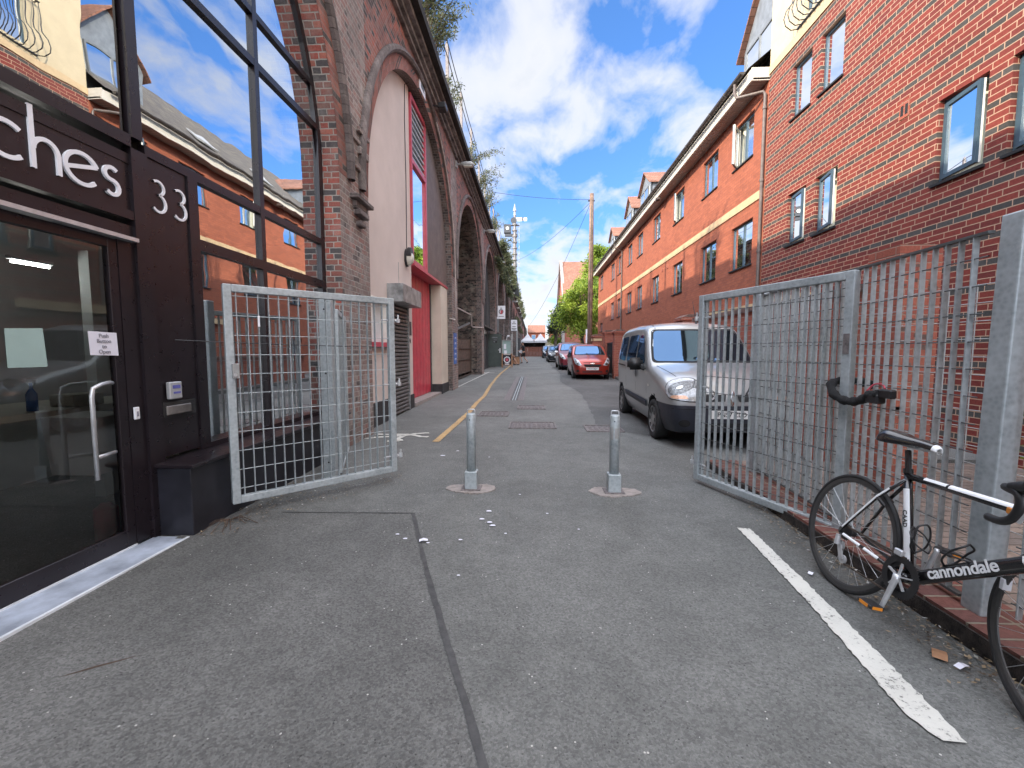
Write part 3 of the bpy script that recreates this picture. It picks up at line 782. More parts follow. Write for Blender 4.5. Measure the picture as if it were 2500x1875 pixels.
# panes
def pane(y0, y1, z0, z1, mat='shopglass', arched=False, X=XG):
    mb = MB(SO)
    if arched: half_arch_face(mb, 1, X, y0, y1, z0, (), RAD - .09, z1, .1)
    else: mb.face([(X, y0, z0), (X, y1, z0), (X, y1, z1), (X, y0, z1)])
    mb.build('pane', mat, sf)
for a, b in ((-.5, 1.0), (1.12, 2.92), (3.045, 4.35), (4.415, 5.62)):
    for c, d in ((2.87, 4.215), (4.285, 4.70), (4.76, 5.7), (5.76, 7.2)):
        if a == 4.415 and c > 5.5: continue
        if a == -.5 and c > 5.5: continue
        pane(a, b, c, d, arched=True)
for a, b in ((3.52, 4.35), (4.415, 5.60)):
    pane(a, b, .62, 2.235); pane(a, b, 2.325, 2.79)
pane(-.5, 1.0, .15, 2.17, 'doorglass')
# door with pull handle and notices
dr = MB(SO)
dr.box(XG - .02, XG + .02, 2.735, 2.80, .04, 2.14); dr.box(XG - .02, XG + .03, 1.2, 1.30, .04, 2.14)
dr.box(XG - .02, XG + .02, 1.30, 2.735, 2.08, 2.14); dr.box(XG - .02, XG + .02, 1.30, 2.735, .04, .17)
door = dr.build('door', 'brownmetal', sf, bevel=.003)
mb = MB(SO); mb.face([(XG, 1.3, .17), (XG, 2.735, .17), (XG, 2.735, 2.08), (XG, 1.3, 2.08)]); mb.build('pane', 'doorglass', door)
mb = MB(SO); hx = XG + .10
mb.tube([(XG + .02, 2.70, 1.19), (XG + .04, 2.66, 1.195), (hx, 2.55, 1.19), (hx, 2.50, 1.17), (hx, 2.49, 1.12), (hx, 2.49, .60)], .013, 10)
mb.tube([(hx, 2.49, .74), (hx - .03, 2.58, .735), (XG + .02, 2.69, .73)], .013, 10)
mb.build('handle', 'silver', door, smooth=True)
mb = MB(SO); mb.face([(XG + .004, 2.155, 1.52), (XG + .004, 2.155, 1.31), (XG + .004, 2.345, 1.31), (XG + .004, 2.335, 1.53)][::-1]); mb.build('notice', 'paper_green', door)
mb = MB(SO); mb.face([(XG + .035, 2.56, 1.375), (XG + .035, 2.745, 1.37), (XG + .035, 2.74, 1.52), (XG + .035, 2.555, 1.525)]); note = mb.build('notice', 'paper', door)
tx = None
for i, wd in enumerate(('Push', 'Button', 'to', 'Open')):
    o = put_text('writing', wd, .034, 'ink', (XG + .037 - SO.x, 2.652 - SO.y, 1.497 - i * .034), (0, 1, 0), (0, 0, 1), note, .0006, bold=.0006)
mb = MB(SO); mb.box(XG + .03, XG + .045, 2.825, 2.862, .925, 1.01); o = mb.build('door_switch', 'white', sf, bevel=.003)
mb = MB(SO); mb.box(XG + .045, XG + .048, 2.838, 2.850, .945, .98); mb.build('switch_mark', 'ink', sf)
# intercom and letterbox on the side panel
mb = MB(SO); mb.box(XG + .03, XG + .065, 3.10, 3.215, 1.035, 1.165); ic = mb.build('intercom', 'silver', sf, bevel=.006)
mb = MB(SO)
mb.box(XG + .065, XG + .067, 3.125, 3.195, 1.115, 1.14); mb.box(XG + .065, XG + .067, 3.13, 3.195, 1.075, 1.09)
mb.build('label', 'blue_lcd', ic)
mb = MB(SO); mb.box(XG + .03, XG + .038, 3.06, 3.37, .90, 1.015); mb.build('letterbox_recess', 'plinth', sf)
mb = MB(SO); mb.box(XG + .036, XG + .055, 3.08, 3.31, .915, .985); mb.build('letterbox_flap', 'shutter', sf, bevel=.006)
# projecting box under the window and the step
mb = MB(SO); mb.box(XG - .02, -2.50, 2.965, 5.66, 0, .545); mb.build('bench_box', 'bench', sf, bevel=.004)
mb = MB(SO); mb.box(XG - .02, -2.465, 2.945, 5.67, .547, .575); mb.build('bench_top', 'brownmetal', sf, bevel=.004)
mb = MB(SO); mb.box(-3.0, -2.53, -1.0, 2.94, -.02, .040); mb.build('step', 'step', sf)
mb = MB(SO); mb.box(-2.53, -2.512, -1.0, 2.94, -.02, .044); mb.box(-2.80, -2.775, -1.0, 2.90, .02, .052); mb.build('step_trim', 'steptrim', sf)
# the room behind the glass
mb = MB(SO)
rx0, rx1, ry0, ry1, rz1 = -7.0, XG - .07, -1.05, 5.70, 3.2
mb.face([(rx0, ry0, .02), (rx1, ry0, .02), (rx1, ry1, .02), (rx0, ry1, .02)])
mb.face([(rx0, ry0, .02), (rx0, ry1, .02), (rx0, ry1, 7.2), (rx0, ry0, 7.2)])
mb.face([(rx0, 5.68, .02), (rx1, 5.68, .02), (rx1, 5.68, 7), (rx0, 5.68, 7)]); mb.face([(rx0, ry0, .02), (rx1, ry0, .02), (rx1, ry0, 7), (rx0, ry0, 7)][::-1])
mb.build('shop_interior', 'room', sf)
mb = MB(SO); mb.face([(XG - .5, ry0, 2.81), (XG - .5, ry1, 2.81), (XG - .5, ry1, 7.3), (XG - .5, ry0, 7.3)]); mb.face([(rx0, ry0, 2.80), (XG - .03, ry0, 2.80), (XG - .03, ry1, 2.80), (rx0, ry1, 2.80)]); mb.build('upper_blackout', 'darkgrey', sf)  # added dark blackout sheet behind the upper panes, and the ceiling
mb = MB(SO); mb.box(-5.3, -5.2, .2, 5.6, .03, 2.7); mb.box(-4.1, -4.0, 3.75, 4.35, .03, 2.3); mb.build('partition', 'curtain2', sf)
t = thing('desk', 'pale grey desk seen dimly through the glass door of the shop', 'desk', (-3.9, 2.9, .03)); o = t.location
mb = MB(o); mb.box(-4.2, -3.40, 1.6, 4.0, .93, .98); mb.build('desk_top', 'whiteframe', t, bevel=.005)
for y in (1.65, 3.93):
    mb = MB(o); mb.box(-4.15, -3.45, y, y + .04, .03, .93); mb.build('leg', 'whiteframe', t)
for (y, w, lab) in ((3.35, .36, 'white storage crate under the desk behind the door handle'), (3.83, .22, 'narrow white storage crate at the end of the desk')):
    mb = MB((-3.6, y, .35)); y -= .66; p = [(-3.33, y + .03), (-2.95, y + .03), (-2.93, y + w), (-3.36, y + w)]
    q = [(-3.30, y + .05), (-2.98, y + .05), (-2.98, y + w - .04), (-3.30, y + w - .04)]
    A = [(a, b, .95) for a, b in p]; B = [(a, b, .55) for a, b in q]
    mb.face(B[::-1]); mb.face(A)
    for k in range(4): mb.face([B[k], B[(k + 1) % 4], A[(k + 1) % 4], A[k]])
    tag(mb.build('storage_crate', 'white'), lab, 'crate')
TY0, TY1, TZ = 3.30, 3.62, 2.12
t = thing('ceiling_tube_light', 'lit white tube light hanging inside the shop behind the door', 'ceiling light', (-4.2, 3.4, 2.4)); o = t.location
mb = MB(o); mb.box(-4.22, -4.18, TY0, TY1, TZ + .02, TZ + .05); mb.build('housing', 'white', t)
tm = bpy.data.materials.new('lit_tube'); tm.use_nodes = True; tm.node_tree.nodes.clear(); te = N(tm.node_tree, 'ShaderNodeEmission', i_Strength=26.0); te.inputs[0].default_value = (1, .97, .9, 1)
L(tm.node_tree, te.outputs[0], N(tm.node_tree, 'ShaderNodeOutputMaterial').inputs[0])
mb = MB(o); mb.cyl((-4.2, TY0 + .02, TZ), (-4.2, TY1 - .02, TZ), .007, n=10); mb.build('tube', tm, t)
t = thing('spray_bottle', 'clear and blue spray bottle standing on the desk in the shop', 'bottle', (-3.5, 2.82, .93)); o = t.location
mb = MB(o); mb.tube([(-3.5, 2.82, .981), (-3.5, 2.82, 1.10), (-3.5, 2.82, 1.14), (-3.5, 2.82, 1.18)], [.030, .030, .010, .010], 12); mb.build('bottle_body', 'bluesign', t, smooth=True)
mb = MB(o); mb.box(-3.52, -3.48, 2.78, 2.85, 1.18, 1.21); mb.build('spray_head', 'white', t, bevel=.004)
mb = MB((-3.3, 2.95, .93)); mb.box(-3.65, -3.45, 3.05, 3.28, .981, 1.07); tag(mb.build('yellow_box', 'lens', bevel=.005), 'small pale yellow box on the shop desk', 'box')
mb = MB((-3.1, 2.9, .03)); mb.tube([(-3.1, 2.9, .03), (-3.1, 2.9, .26), (-3.1, 2.9, .30)], [.07, .07, .03], 14); tag(mb.build('red_container', 'reddoor', smooth=True), 'small red container on the floor inside the shop door', 'container')

# ================= PINK UNIT (second arch) =================
XP = -2.75; pk = thing('rendered_arch_unit', 'pink rendered arch infill with red window, red door and grey roller shutter', 'shopfront', (XP, 10.1, 0)); PO = pk.location
mb = MB(PO)
half_arch_face(mb, 2, XP, 6.71, 9.72, lambda y: .48 if y < 8.25 else .12, [(7.2, 7.95, 1.56, 2.30), (8.28, 9.30, .12, 2.34)], RAD, None, .12)
mb.face([(XP, 9.72, .14), (XP - .27, 9.72, .14), (XP - .27, 9.72, 3.35), (XP, 9.72, 3.35)][::-1])
mb.build('wall', 'pink', pk)
for bb in ((XP - .3, XP + .02, 6.72, 8.22, 0, .50), (XP - .25, XP + .02, 9.345, 9.74, 0, .42)):
    mb = MB(PO); mb.box(*bb); mb.build('plinth', 'plinth', pk)
w_ = MB(PO); w_.box(XP - .12, XP + .03, 7.16, 7.2, 1.5, 2.34); w_.box(XP - .12, XP + .03, 7.95, 7.99, 1.5, 2.34); w_.box(XP - .12, XP + .03, 7.2, 7.95, 2.30, 2.34)
fw = w_.build('small_window', 'whiteframe', pk)
mb = MB(PO); mb.face([(XP - .1, 7.2, 1.56), (XP - .1, 7.95, 1.56), (XP - .1, 7.95, 2.3), (XP - .1, 7.2, 2.3)]); mb.build('pane', 'curtain2', fw)
mb = MB(PO); mb.box(XP - .1, XP + .09, 7.10, 8.02, 1.47, 1.555); mb.build('sill', 'redframe', fw, bevel=.005)
# roller shutter
sh = MB(PO); z = .12
while z < 2.33:
    y0, y1 = 8.28, 9.30; sh.prism([(XP - .02, z), (XP + .025, z + .018), (XP + .028, z + .05), (XP - .02, z + .075)], 'y', y0, y1); z += .078
so = sh.build('roller_shutter', 'shutter', pk)
mb = MB(PO); mb.box(XP - .02, XP + .045, 8.24, 8.28, .12, 2.34); mb.box(XP - .02, XP + .045, 9.30, 9.335, .12, 2.34); mb.build('guide_rail', 'shutterbox', so)
mb = MB(PO); mb.box(XP, XP + .31, 8.06, 9.38, 2.33, 2.67); mb.build('shutter_box', 'shutterbox', pk, bevel=.006)
# red framed window above the door
ZL = 3.38
rf = MB(PO)
def rz(y): return SPR + math.sqrt(max(0, RAD ** 2 - (y - YC(2)) ** 2))
rf.box(XP - .08, XP + .05, 9.73, 9.80, ZL, 7.05); rf.box(XP - .08, XP + .05, 10.97, 11.07, ZL, 7.0)
rf.box(XP - .08, XP + .05, 9.80, 10.97, ZL, 3.47); rf.box(XP - .08, XP + .05, 9.80, 10.97, 5.58, 5.68); rf.box(XP - .08, XP + .05, 9.80, 10.97, 6.94, 7.04)
rw = rf.build('red_window', 'redframe', pk, bevel=.005)
mb = MB(PO); mb.face([(XP, 9.8, 3.47), (XP, 10.97, 3.47), (XP, 10.97, 5.58), (XP, 9.8, 5.58)]); mb.face([(XP - .012, 9.8, 5.68), (XP - .012, 10.97, 5.68), (XP - .012, 10.97, 6.94), (XP - .012, 9.8, 6.94)]); mb.build('pane', 'shopglass', rw)
mb = MB(PO); mb.face([(XP - .25, 9.7, 3.4), (XP - .25, 11.1, 3.4), (XP - .25, 11.1, 7.0), (XP - .25, 9.7, 7.0)]); mb.build('blind', 'midgrey', rw)
mb = MB(PO)
for k in range(9): mb.box(XP, XP + .02, 9.80, 10.97, 5.72 + k * .14, 5.765 + k * .14)
mb.build('louvre', 'lampgrey', rw)
cb_ = MB(PO); half_arch_face(cb_, 2, XP + .01, 11.07, 13.51, ZL, (), RAD, None, .12); cb_.build('cladding', 'cladbase', pk)
mb = MB(PO); y = 11.10
while y < 13.45:
    mb.box(XP + .01, XP + .045, y, y + .062, ZL, rz(y + .04) - .02); y += .105
mb.build('cladding_rib', 'clad', pk)
mb = MB(PO)
mb.box(XP - .27, XP + .08, 9.72, 13.5, ZL - .06, ZL); mb.build('lintel_board', 'redframe', pk)
# red boarded door, set back
mb = MB(PO); XD = -3.03
y = 9.75
while y < 12.3:
    mb.box(XD, XD + .03, y, y + .30, .21, ZL - .06); y += .31
mb.build('boarded_door', 'reddoor', pk, bevel=.006)
mb = MB(PO); mb.box(XD - .02, XD + .05, 12.44, 12.54, .14, ZL - .06); mb.build('door_post', 'darkgrey', pk)
mb = MB(PO); mb.box(-3.10, -2.69, 12.56, 13.5, .42, ZL - .065); mb.build('right_pier', 'creamwall', pk, bevel=.01)
mb = MB(PO); mb.box(-3.12, -2.67, 12.54, 13.5, .0, .43); mb.build('pier_plinth', 'plinth', pk, bevel=.01)
mb = MB(PO); mb.box(XP, XP + .012, 9.42, 9.62, 1.75, 2.05); pl = mb.build('wall_plate', 'darkgrey', pk)
mb = MB(PO); mb.box(-3.04, -2.70, 9.76, 12.53, .05, .20); mb.build('threshold', 'concrete', pk)
put_text('writing', 'IN', .15, 'ink_black', (XP + .004 - PO.x, 9.50 - PO.y, 1.62), (0, 1, 0), (0, 0, 1), pk, .002, bold=.004)
mb = MB(PO); mb.tube([(XP + .01, 9.36, 3.56), (XP + .012, 9.40, 5.0), (XP + .01, 9.38, 6.3), (XP + .012, 9.42, 7.02), (XP + .1, 9.5, 7.10)], .008, 6); mb.build('black_cable', 'black', pk)
mb = MB(PO); mb.box(XP, XP + .006, 8.78, 8.80, 2.67, 3.2); mb.build('grey_conduit', 'lampgrey', pk)
# bulkhead light
t = thing('bulkhead_light', 'black and frosted oval bulkhead light on the pink wall above the shutter', 'wall light', (XP, 9.32, 3.42)); o = t.location
mb = MB(o); mb.prism([(9.32 + .13 * math.cos(a), 3.40 + .19 * math.sin(a)) for a in [2 * PI * k / 20 for k in range(20)]], 'x', XP, XP + .05); mb.build('base_plate', 'black', t, bevel=.008)
bm = bmesh.new(); bmesh.ops.create_uvsphere(bm, u_segments=20, v_segments=12, radius=1); me = bpy.data.meshes.new('lens')
bmesh.ops.transform(bm, matrix=Matrix.Translation((.05, 0, -.03)) @ Matrix.Diagonal((.13, .115, .155, 1)), verts=bm.verts); bm.to_mesh(me); bm.free(); me.materials.append(MT['lens'])
for p in me.polygons: p.use_smooth = True
l_ = bpy.data.objects.new('lens', me); link(l_); l_.parent = t
mb = MB(o); mb.prism([(9.32 + .135 * math.cos(a), 3.42 + .20 * math.sin(a)) for a in [PI * k / 12 for k in range(13)]], 'x', XP + .05, XP + .14); mb.build('hood', 'black', t, bevel=.01)
# floodlight and white plate above the second arch
t = thing('floodlight', 'dark floodlight on a bracket near the top of the second arch', 'floodlight', (-2.5, 11.0, 7.45)); o = t.location
mb = MB(o); mb.bar((-2.55, 11.0, 7.45), (-2.32, 11.0, 7.42), .03, .03); mb.build('bracket', 'black', t)
mb = MB(o); mb.box(-2.36, -2.16, 10.86, 11.14, 7.32, 7.46); mb.build('lamp_body', 'black', t, bevel=.02)
t = thing('wall_plate_sign', 'small white plate fixed to the brick under the viaduct cornice', 'sign', (-2.54, 10.05, 7.3)); o = t.location
mb = MB(o); mb.box(-2.54, -2.525, 9.85, 10.35, 7.20, 7.52); mb.build('plate', 'white', t)
mb = MB(o); mb.box(-2.525, -2.522, 9.95, 10.25, 7.28, 7.42); mb.build('plate_mark', 'midgrey', t)
# service pipes
t = thing('service_pipe', 'thin pale pipe running down the arch edge from the floodlight to a bracket', 'pipe', (-2.5, 12, 3))
o = t.location; mb = MB(o)
pts = [(-2.46, YC(2) + (RAD + .16) * math.cos(R(a)), SPR + (RAD + .16) * math.sin(R(a))) for a in range(72, -1, -6)] + [(-2.46, 13.68, 3.0), (-2.46, 13.70, 2.20)]
mb.tube(pts, .018, 8); mb.build('pipe_run', 'conduit', t, smooth=True)
mb = MB(o); mb.tube([(-2.62, 13.45, 2.42), (-2.46, 13.55, 2.38), (-2.46, 14.15, 2.22)], .022, 8); mb.build('elbow', 'conduit', t)
# blue sign on the second pier
t = thing('vertical_blue_sign', 'narrow vertical blue sign with white letters on the brick pier beside the timber gate', 'sign', (-2.53, 13.95, 1.6)); o = t.location
mb = MB(o); mb.box(XF + .001, XF + .02, 13.72, 14.18, .98, 1.98); mb.build('panel', 'bluesign', t, bevel=.004)
rnd = random.Random(4)
for i in range(5):
    mb = MB(o); z = 1.86 - i * .17; mb.box(XF + .02, XF + .023, 13.84, 14.06, z - .035, z - .015); mb.box(XF + .02, XF + .023, 13.84, 13.88, z - .08, z - .035); mb.box(XF + .02, XF + .023, 14.0, 14.04, z - .07, z - .035); mb.build('writing', 'white', t)
for i, (z0, z1) in enumerate(((.15, .55), (.62, .9))): pass
MT['grime'] = simple('grimy_kerb_face', (.045, .035, .03), .95, 0, .4, 20, .7)
# ================= THIRD ARCH: timber gate =================
XT = -3.12; y0, y1 = YC(3) - RAD + .02, YC(3) + RAD - .02
t = thing('timber_yard_gate', 'brown timber boarded gate in a rusty steel frame closing the open third arch', 'gate', (XT, 17.9, .2)); o = t.location
mb = MB(o); y = y0 + .1; rnd = random.Random(3)
while y < y1 - .1:
    h = 1.98 + .02 * rnd.random() - .10 * math.sin(PI * (y - y0) / (y1 - y0))
    mb.box(XT - .012, XT + .012, y, y + .135, .42, h); y += .142
mb.build('boarding', 'wood', t)
mb = MB(o); mb.box(XT + .015, XT + .06, y0, y0 + .07, .22, 2.1); mb.box(XT + .015, XT + .06, y1 - .07, y1, .25, 2.15); mb.box(XT + .015, XT + .06, y0 + .07, y1 - .07, .26, .31); mb.box(XT + .015, XT + .06, y0 + .07, y1 - .07, .42, .46)
mb.box(XT + .015, XT + .05, y0 + .07, y1 - .07, 1.0, 1.03); mb.box(XT + .015, XT + .05, y0 + .07, y1 - .07, 1.5, 1.53); mb.build('frame', 'ironrust', t)
mb = MB(o); mb.bar((XT + .05, y0 + .6, 2.0), (XT + .05, y1 - .5, 2.75), .07, .07); mb.build('diagonal_brace', 'midgrey', t)
t = thing('water_pipe', 'pale metal pipe bent across the open arch above the timber gate', 'pipe', (-2.7, 18, 3)); o = t.location
mb = MB(o); mb.tube([(-2.95, y0, 3.05), (-2.95, y1 - .9, 3.1), (-2.95, y1 - .75, 3.05), (-2.95, y1 - .72, 2.6), (-2.9, y1 - .6, 2.55), (-2.5, y1 + .1, 2.55), (-2.5, y1 + .9, 2.45)], .03, 8); mb.build('pipe_run', 'conduit', t, smooth=True)
# low dark wall stacked inside the arch
mb = MB((-6, 18, 0)); mb.box(-7.4, -7.0, y0, y1, -.2, 2.9); tag(mb.build('inner_wall', 'barrel'), 'stained blocking wall at the back of the open arch above the timber gate', 'wall')

# ================= THE FURTHER ARCHES =================
def further(n, mat, winmat, label, strip_w=.5, sign_h=None, door=True):
    yc = YC(n); X = -2.95; g = G(yc); t = thing('arch_unit', label, 'shopfront', (X, yc, g)); o = t.location
    mb = MB(o); half_arch_face(mb, n, X, yc - RAD, yc + RAD, g - .2, [(yc - .45, yc + .75, 2.9, 6.2), (yc - 2.6, yc - .7, g + .1, 2.5)], RAD, None, .3); mb.build('wall', mat, t)
    mb = MB(o); mb.face([(X - .06, yc - .45, 2.9), (X - .06, yc + .75, 2.9), (X - .06, yc + .75, 6.2), (X - .06, yc - .45, 6.2)]); mb.build('pane', winmat, t)
    mb = MB(o)
    for a, b, c, d in ((yc - .5, yc - .43, 2.85, 6.25), (yc + .73, yc + .8, 2.85, 6.25), (yc - .43, yc + .73, 2.85, 2.92), (yc - .43, yc + .73, 6.18, 6.25), (yc - .43, yc + .73, 4.6, 4.66)): mb.box(X - .05, X + .05, a, b, c, d)
    mb.build('window_frame', 'darkgrey', t)
    mb = MB(o); mb.face([(X - .12, yc - 2.6, g + .1), (X - .12, yc - .7, g + .1), (X - .12, yc - .7, 2.5), (X - .12, yc - 2.6, 2.5)]); mb.build('doorway', 'blackwin', t)
    mb = MB(o); mb.box(X, X + .38, yc - 2.9, yc + 2.6, 2.72, 2.80); mb.build('canopy', 'darkgrey', t)
    mb = MB(o); mb.box(X, X + .05, yc - 2.8, yc + 1.2, 2.3, 2.66); mb.build('fascia_panel', winmat if n == 4 else 'midgrey', t)
    for k in range(5):
        mb = MB(o); yb = yc - 3.2 + k * 1.55; mb.box(X, X + .05, yb, yb + .12, g, rz2(n, yb + .06) - .15); mb.build('cladding_post', mat, t)
def rz2(n, y): return SPR + math.sqrt(max(0, RAD ** 2 - (y - YC(n)) ** 2))
further(4, 'darkgrey', 'winglass', 'dark grey clad arch unit with a tall window strip behind the green door')
further(5, 'midgrey', 'winglass', 'grey clad arch unit behind the projecting white emblem sign')
further(6, 'darkgrey', 'midgrey', 'dark arch unit behind the second projecting sign')
further(7, 'midgrey', 'winglass', 'grey arch unit beyond the second projecting sign')
for n in range(8, 14):
    further(n, 'darkgrey' if n % 2 else 'midgrey', 'midgrey', ['dark grey', 'mid grey'][(n + 1) % 2] + ' infill of the %s arch from the camera' % ['eighth', 'ninth', 'tenth', 'eleventh', 'twelfth', 'thirteenth'][n - 8])
mb = MB((-2.9, -5.5, 0)); half_arch_face(mb, 0, -2.9, YC(0) - RAD, YC(0) + RAD, 0, (), RAD, None, .3); half_arch_face(mb, -1, -2.9, YC(-1) - RAD, YC(-1) + RAD, 0, (), RAD, None, .3)
tag(mb.build('arch_boarding', 'darkgrey'), 'dark boarding closing the arches behind the camera', 'boarding')

# open grey-green door, hinged out across the pavement
YD = 28.2; gz = .36; DX0, DX1 = -3.16, -2.07
t = thing('open_door', 'dark grey-green door standing open across the pavement with a notice on it', 'door', (DX0, YD, gz)); o = t.location
mb = MB(o); mb.box(DX0, DX1, YD, YD + .05, gz + .02, gz + 2.17); mb.build('leaf', 'greendoor', t, bevel=.008)
mb = MB(o); mb.box(DX0 + .52, DX0 + .80, YD - .012, YD, gz + 1.56, gz + 1.84); mb.build('notice', 'black', t)
mb = MB(o); mb.box(DX0 + .54, DX0 + .78, YD - .016, YD - .012, gz + 1.74, gz + 1.79); mb.box(DX0 + .44, DX0 + .82, YD - .016, YD - .012, gz + 1.88, gz + 1.96); mb.box(DX0 + .55, DX0 + .66, YD - .016, YD - .012, gz + 1.60, gz + 1.68); mb.build('notice_print', 'midgrey', t)
mb = MB(o); mb.box(DX1 - .14, DX1 - .08, YD - .03, YD, gz + .93, gz + 1.22); mb.tube([(DX1 - .11, YD - .03, gz + 1.11), (DX1 - .11, YD - .08, gz + 1.11), (DX1 - .24, YD - .08, gz + 1.11)], .014, 8); mb.build('handle', 'white', t)
for z in (.35, 1.1, 1.62, 1.95):
    mb = MB(o); mb.box(DX0 - .06, DX0 - .01, YD - .01, YD + .03, gz + z, gz + z + .09); mb.build('hinge', 'silver', t)
mb = MB(o); mb.box(DX0 - .16, DX0 - .07, YD, YD + .10, gz, gz + 2.25); mb.build('door_post', 'darkgrey', t)
# pavement board
t = thing('pavement_board', 'timber framed black chalkboard with white decoration standing beside the open door', 'A-board', (-1.75, 27.9, .33)); o = t.location
x0, x1, ya = -2.05, -1.36, 27.9
for yb, yt in ((ya, ya + .16), (ya + .42, ya + .2)):
    mb = MB(o)
    for x in (x0, x1 - .06): mb.bar((x + .03, yb, .33), (x + .03, yt, 1.24), .06, .04)
    for (z, f) in ((1.20, .955), (.50, .19)):
        yy_ = yb + (yt - yb) * f; mb.bar((x0 + .06, yy_, z), (x1 - .06, yy_, z), .05, .04)
    fm = mb.build('frame', 'woodlight', t)
    mb = MB(o); f0, f1 = .20, .93; mb.bar((x0 + x1, 0, 0), (x0 + x1, 0, .1), .001, .001); mb.v = []; mb.f = []; mb.uv = []
    P0 = lambda x, f: (x, yb + (yt - yb) * f, .33 + .91 * f)
    mb.face([P0(x0 + .06, .16), P0(x1 - .06, .16), P0(x1 - .06, .96), P0(x0 + .06, .96)]); pn = mb.build('panel', 'ink_black', t)
    if yb == ya:
        mb = MB(o); cx = (x0 + x1) / 2
        for k in range(12):
            a0 = 2 * PI * k / 12; a1 = a0 + .38; q = [(cx + r * math.cos(a) * .9, .55 + r * math.sin(a)) for r, a in ((.17, a0), (.24, a0), (.24, a1), (.17, a1))]
            mb.face([(p[0], yb + (yt - yb) * p[1] - .012, .33 + .91 * p[1]) for p in q])
        for (f, w) in ((.90, .22), (.245, .15), (.20, .12)):
            mb.face([(cx - w, yb + (yt - yb) * f - .012, .33 + .91 * f), (cx + w, yb + (yt - yb) * f - .012, .33 + .91 * f), (cx + w, yb + (yt - yb) * (f + .03) - .012, .33 + .91 * (f + .03)), (cx - w, yb + (yt - yb) * (f + .03) - .012, .33 + .91 * (f + .03))])
        mb.build('chalk_drawing', 'white', pn)
        mb = MB(o); mb.disc_ring((cx, yb + (yt - yb) * .55 - .014, .33 + .91 * .55), (0, 1, -.15), 0, .10, 16, .004); mb.build('drawing_centre', 'redframe', pn)
# glazed case beside the door
t = thing('glazed_notice_case', 'white framed glazed case behind the open door with papers in it', 'display case', (-1.9, 31, 1.2)); o = t.location
mb = MB(o)
for a, b, c, d in ((-2.25, -2.2, .36, 2.2), (-1.62, -1.57, .36, 2.2), (-2.2, -1.62, 2.14, 2.2), (-2.2, -1.62, .9, .96)): mb.box(a, b, 30.9, 31.0, c, d)
mb.build('frame', 'lampgrey', t)
mb = MB(o); mb.face([(-2.2, 30.98, .96), (-1.62, 30.98, .96), (-1.62, 30.98, 2.14), (-2.2, 30.98, 2.14)]); mb.build('backing', 'paper_green', t)
mb = MB(o); mb.box(-2.12, -1.95, 30.965, 30.975, 1.55, 1.9); mb.box(-2.1, -1.9, 30.965, 30.975, 1.2, 1.45); mb.build('paper', 'white', t)
# projecting signs
def proj_sign(y, x0, x1, z0, z1, label, emblem):
    t = thing('projecting_sign', label, 'sign', (x0, y, z0)); o = t.location
    mb = MB(o); mb.box(x0, x1, y, y + .05, z0, z1); mb.build('panel', 'white', t, bevel=.008)
    mb = MB(o); mb.bar((XF, y + .02, z1 + .06), (x1 - .1, y + .02, z1 + .06), .03, .03); mb.build('bracket', 'black', t)
    return t, o
t, o = proj_sign(30, -2.52, -1.95, 3.62, 4.52, 'white projecting sign with a red and grey round emblem on the viaduct', 1)
mb = MB(o); mb.disc_ring((-2.235, 29.995, 4.12), (0, 1, 0), .10, .17, 20, .004); mb.build('emblem_ring', 'midgrey', t)
mb = MB(o); mb.disc_ring((-2.20, 29.99, 4.13), (0, 1, 0), 0, .10, 5, .006); mb.box(-2.28, -2.15, 29.988, 29.994, 3.95, 4.05); mb.build('emblem', 'redframe', t)
mb = MB(o); mb.box(-2.42, -2.05, 29.992, 29.998, 3.76, 3.80); mb.box(-2.3, -2.17, 29.992, 29.998, 4.33, 4.38); mb.build('writing', 'midgrey', t)
t, o = proj_sign(36, -1.86, -1.36, 3.08, 3.98, 'second projecting sign, white with three lines of grey lettering', 0)
mb = MB(o)
for z, w in ((3.80, .10), (3.66, .17), (3.42, .14), (3.27, .2), (3.16, .13)): mb.box(-1.61 - w, -1.61 + w, 35.992, 35.998, z - .03, z + .03)
mb.build('writing', 'midgrey', t)
mb = MB((-1.8, 35.9, 3)); mb.tube([(-2.55, 36.02, 4.04), (-1.36, 36.02, 4.04)], .02, 6); tag(mb.build('sign_arm', 'black'), 'thin black arm holding the second projecting sign', 'bracket')
# small white swan-neck lamp and white posts beyond
mb = MB((-1.7, 34, 2.0)); mb.tube([(-2.1, 34, .4), (-2.1, 34, 2.4), (-2.02, 34, 2.6), (-1.9, 34, 2.55)], [.03, .03, .06, .10], 8); tag(mb.build('white_wall_lamp', 'white', smooth=True), 'small white swan-neck lamp above the glazed case', 'lamp')
for i, (x, y, h, w, lab) in enumerate(((-1.75, 33.5, 2.35, .16, 'short pale square post behind the pavement board'), (-1.82, 46, 4.0, .12, 'tall grey pipe post against the viaduct under the lamps'), (-2.0, 52, 3.4, .12, 'thin grey post beside the far arches'))):
    mb = MB((x, y, G(y))); mb.box(x, x + w, y, y + w, G(y), G(y) + h); tag(mb.build('grey_post', 'lampgrey', bevel=.01), lab, 'post')
# planter bench beyond the board
t = thing('timber_planter', 'low timber planter on the pavement just beyond the chalkboard', 'planter', (-1.5, 33, G(33))); o = t.location
mb = MB(o); mb.box(-1.75, -1.05, 32.6, 33.6, .42, .95); mb.build('box', 'woodlight', t, bevel=.02)
mb = MB(o); mb.box(-1.79, -1.01, 32.56, 33.64, .95, 1.0); mb.build('rim', 'wood', t)

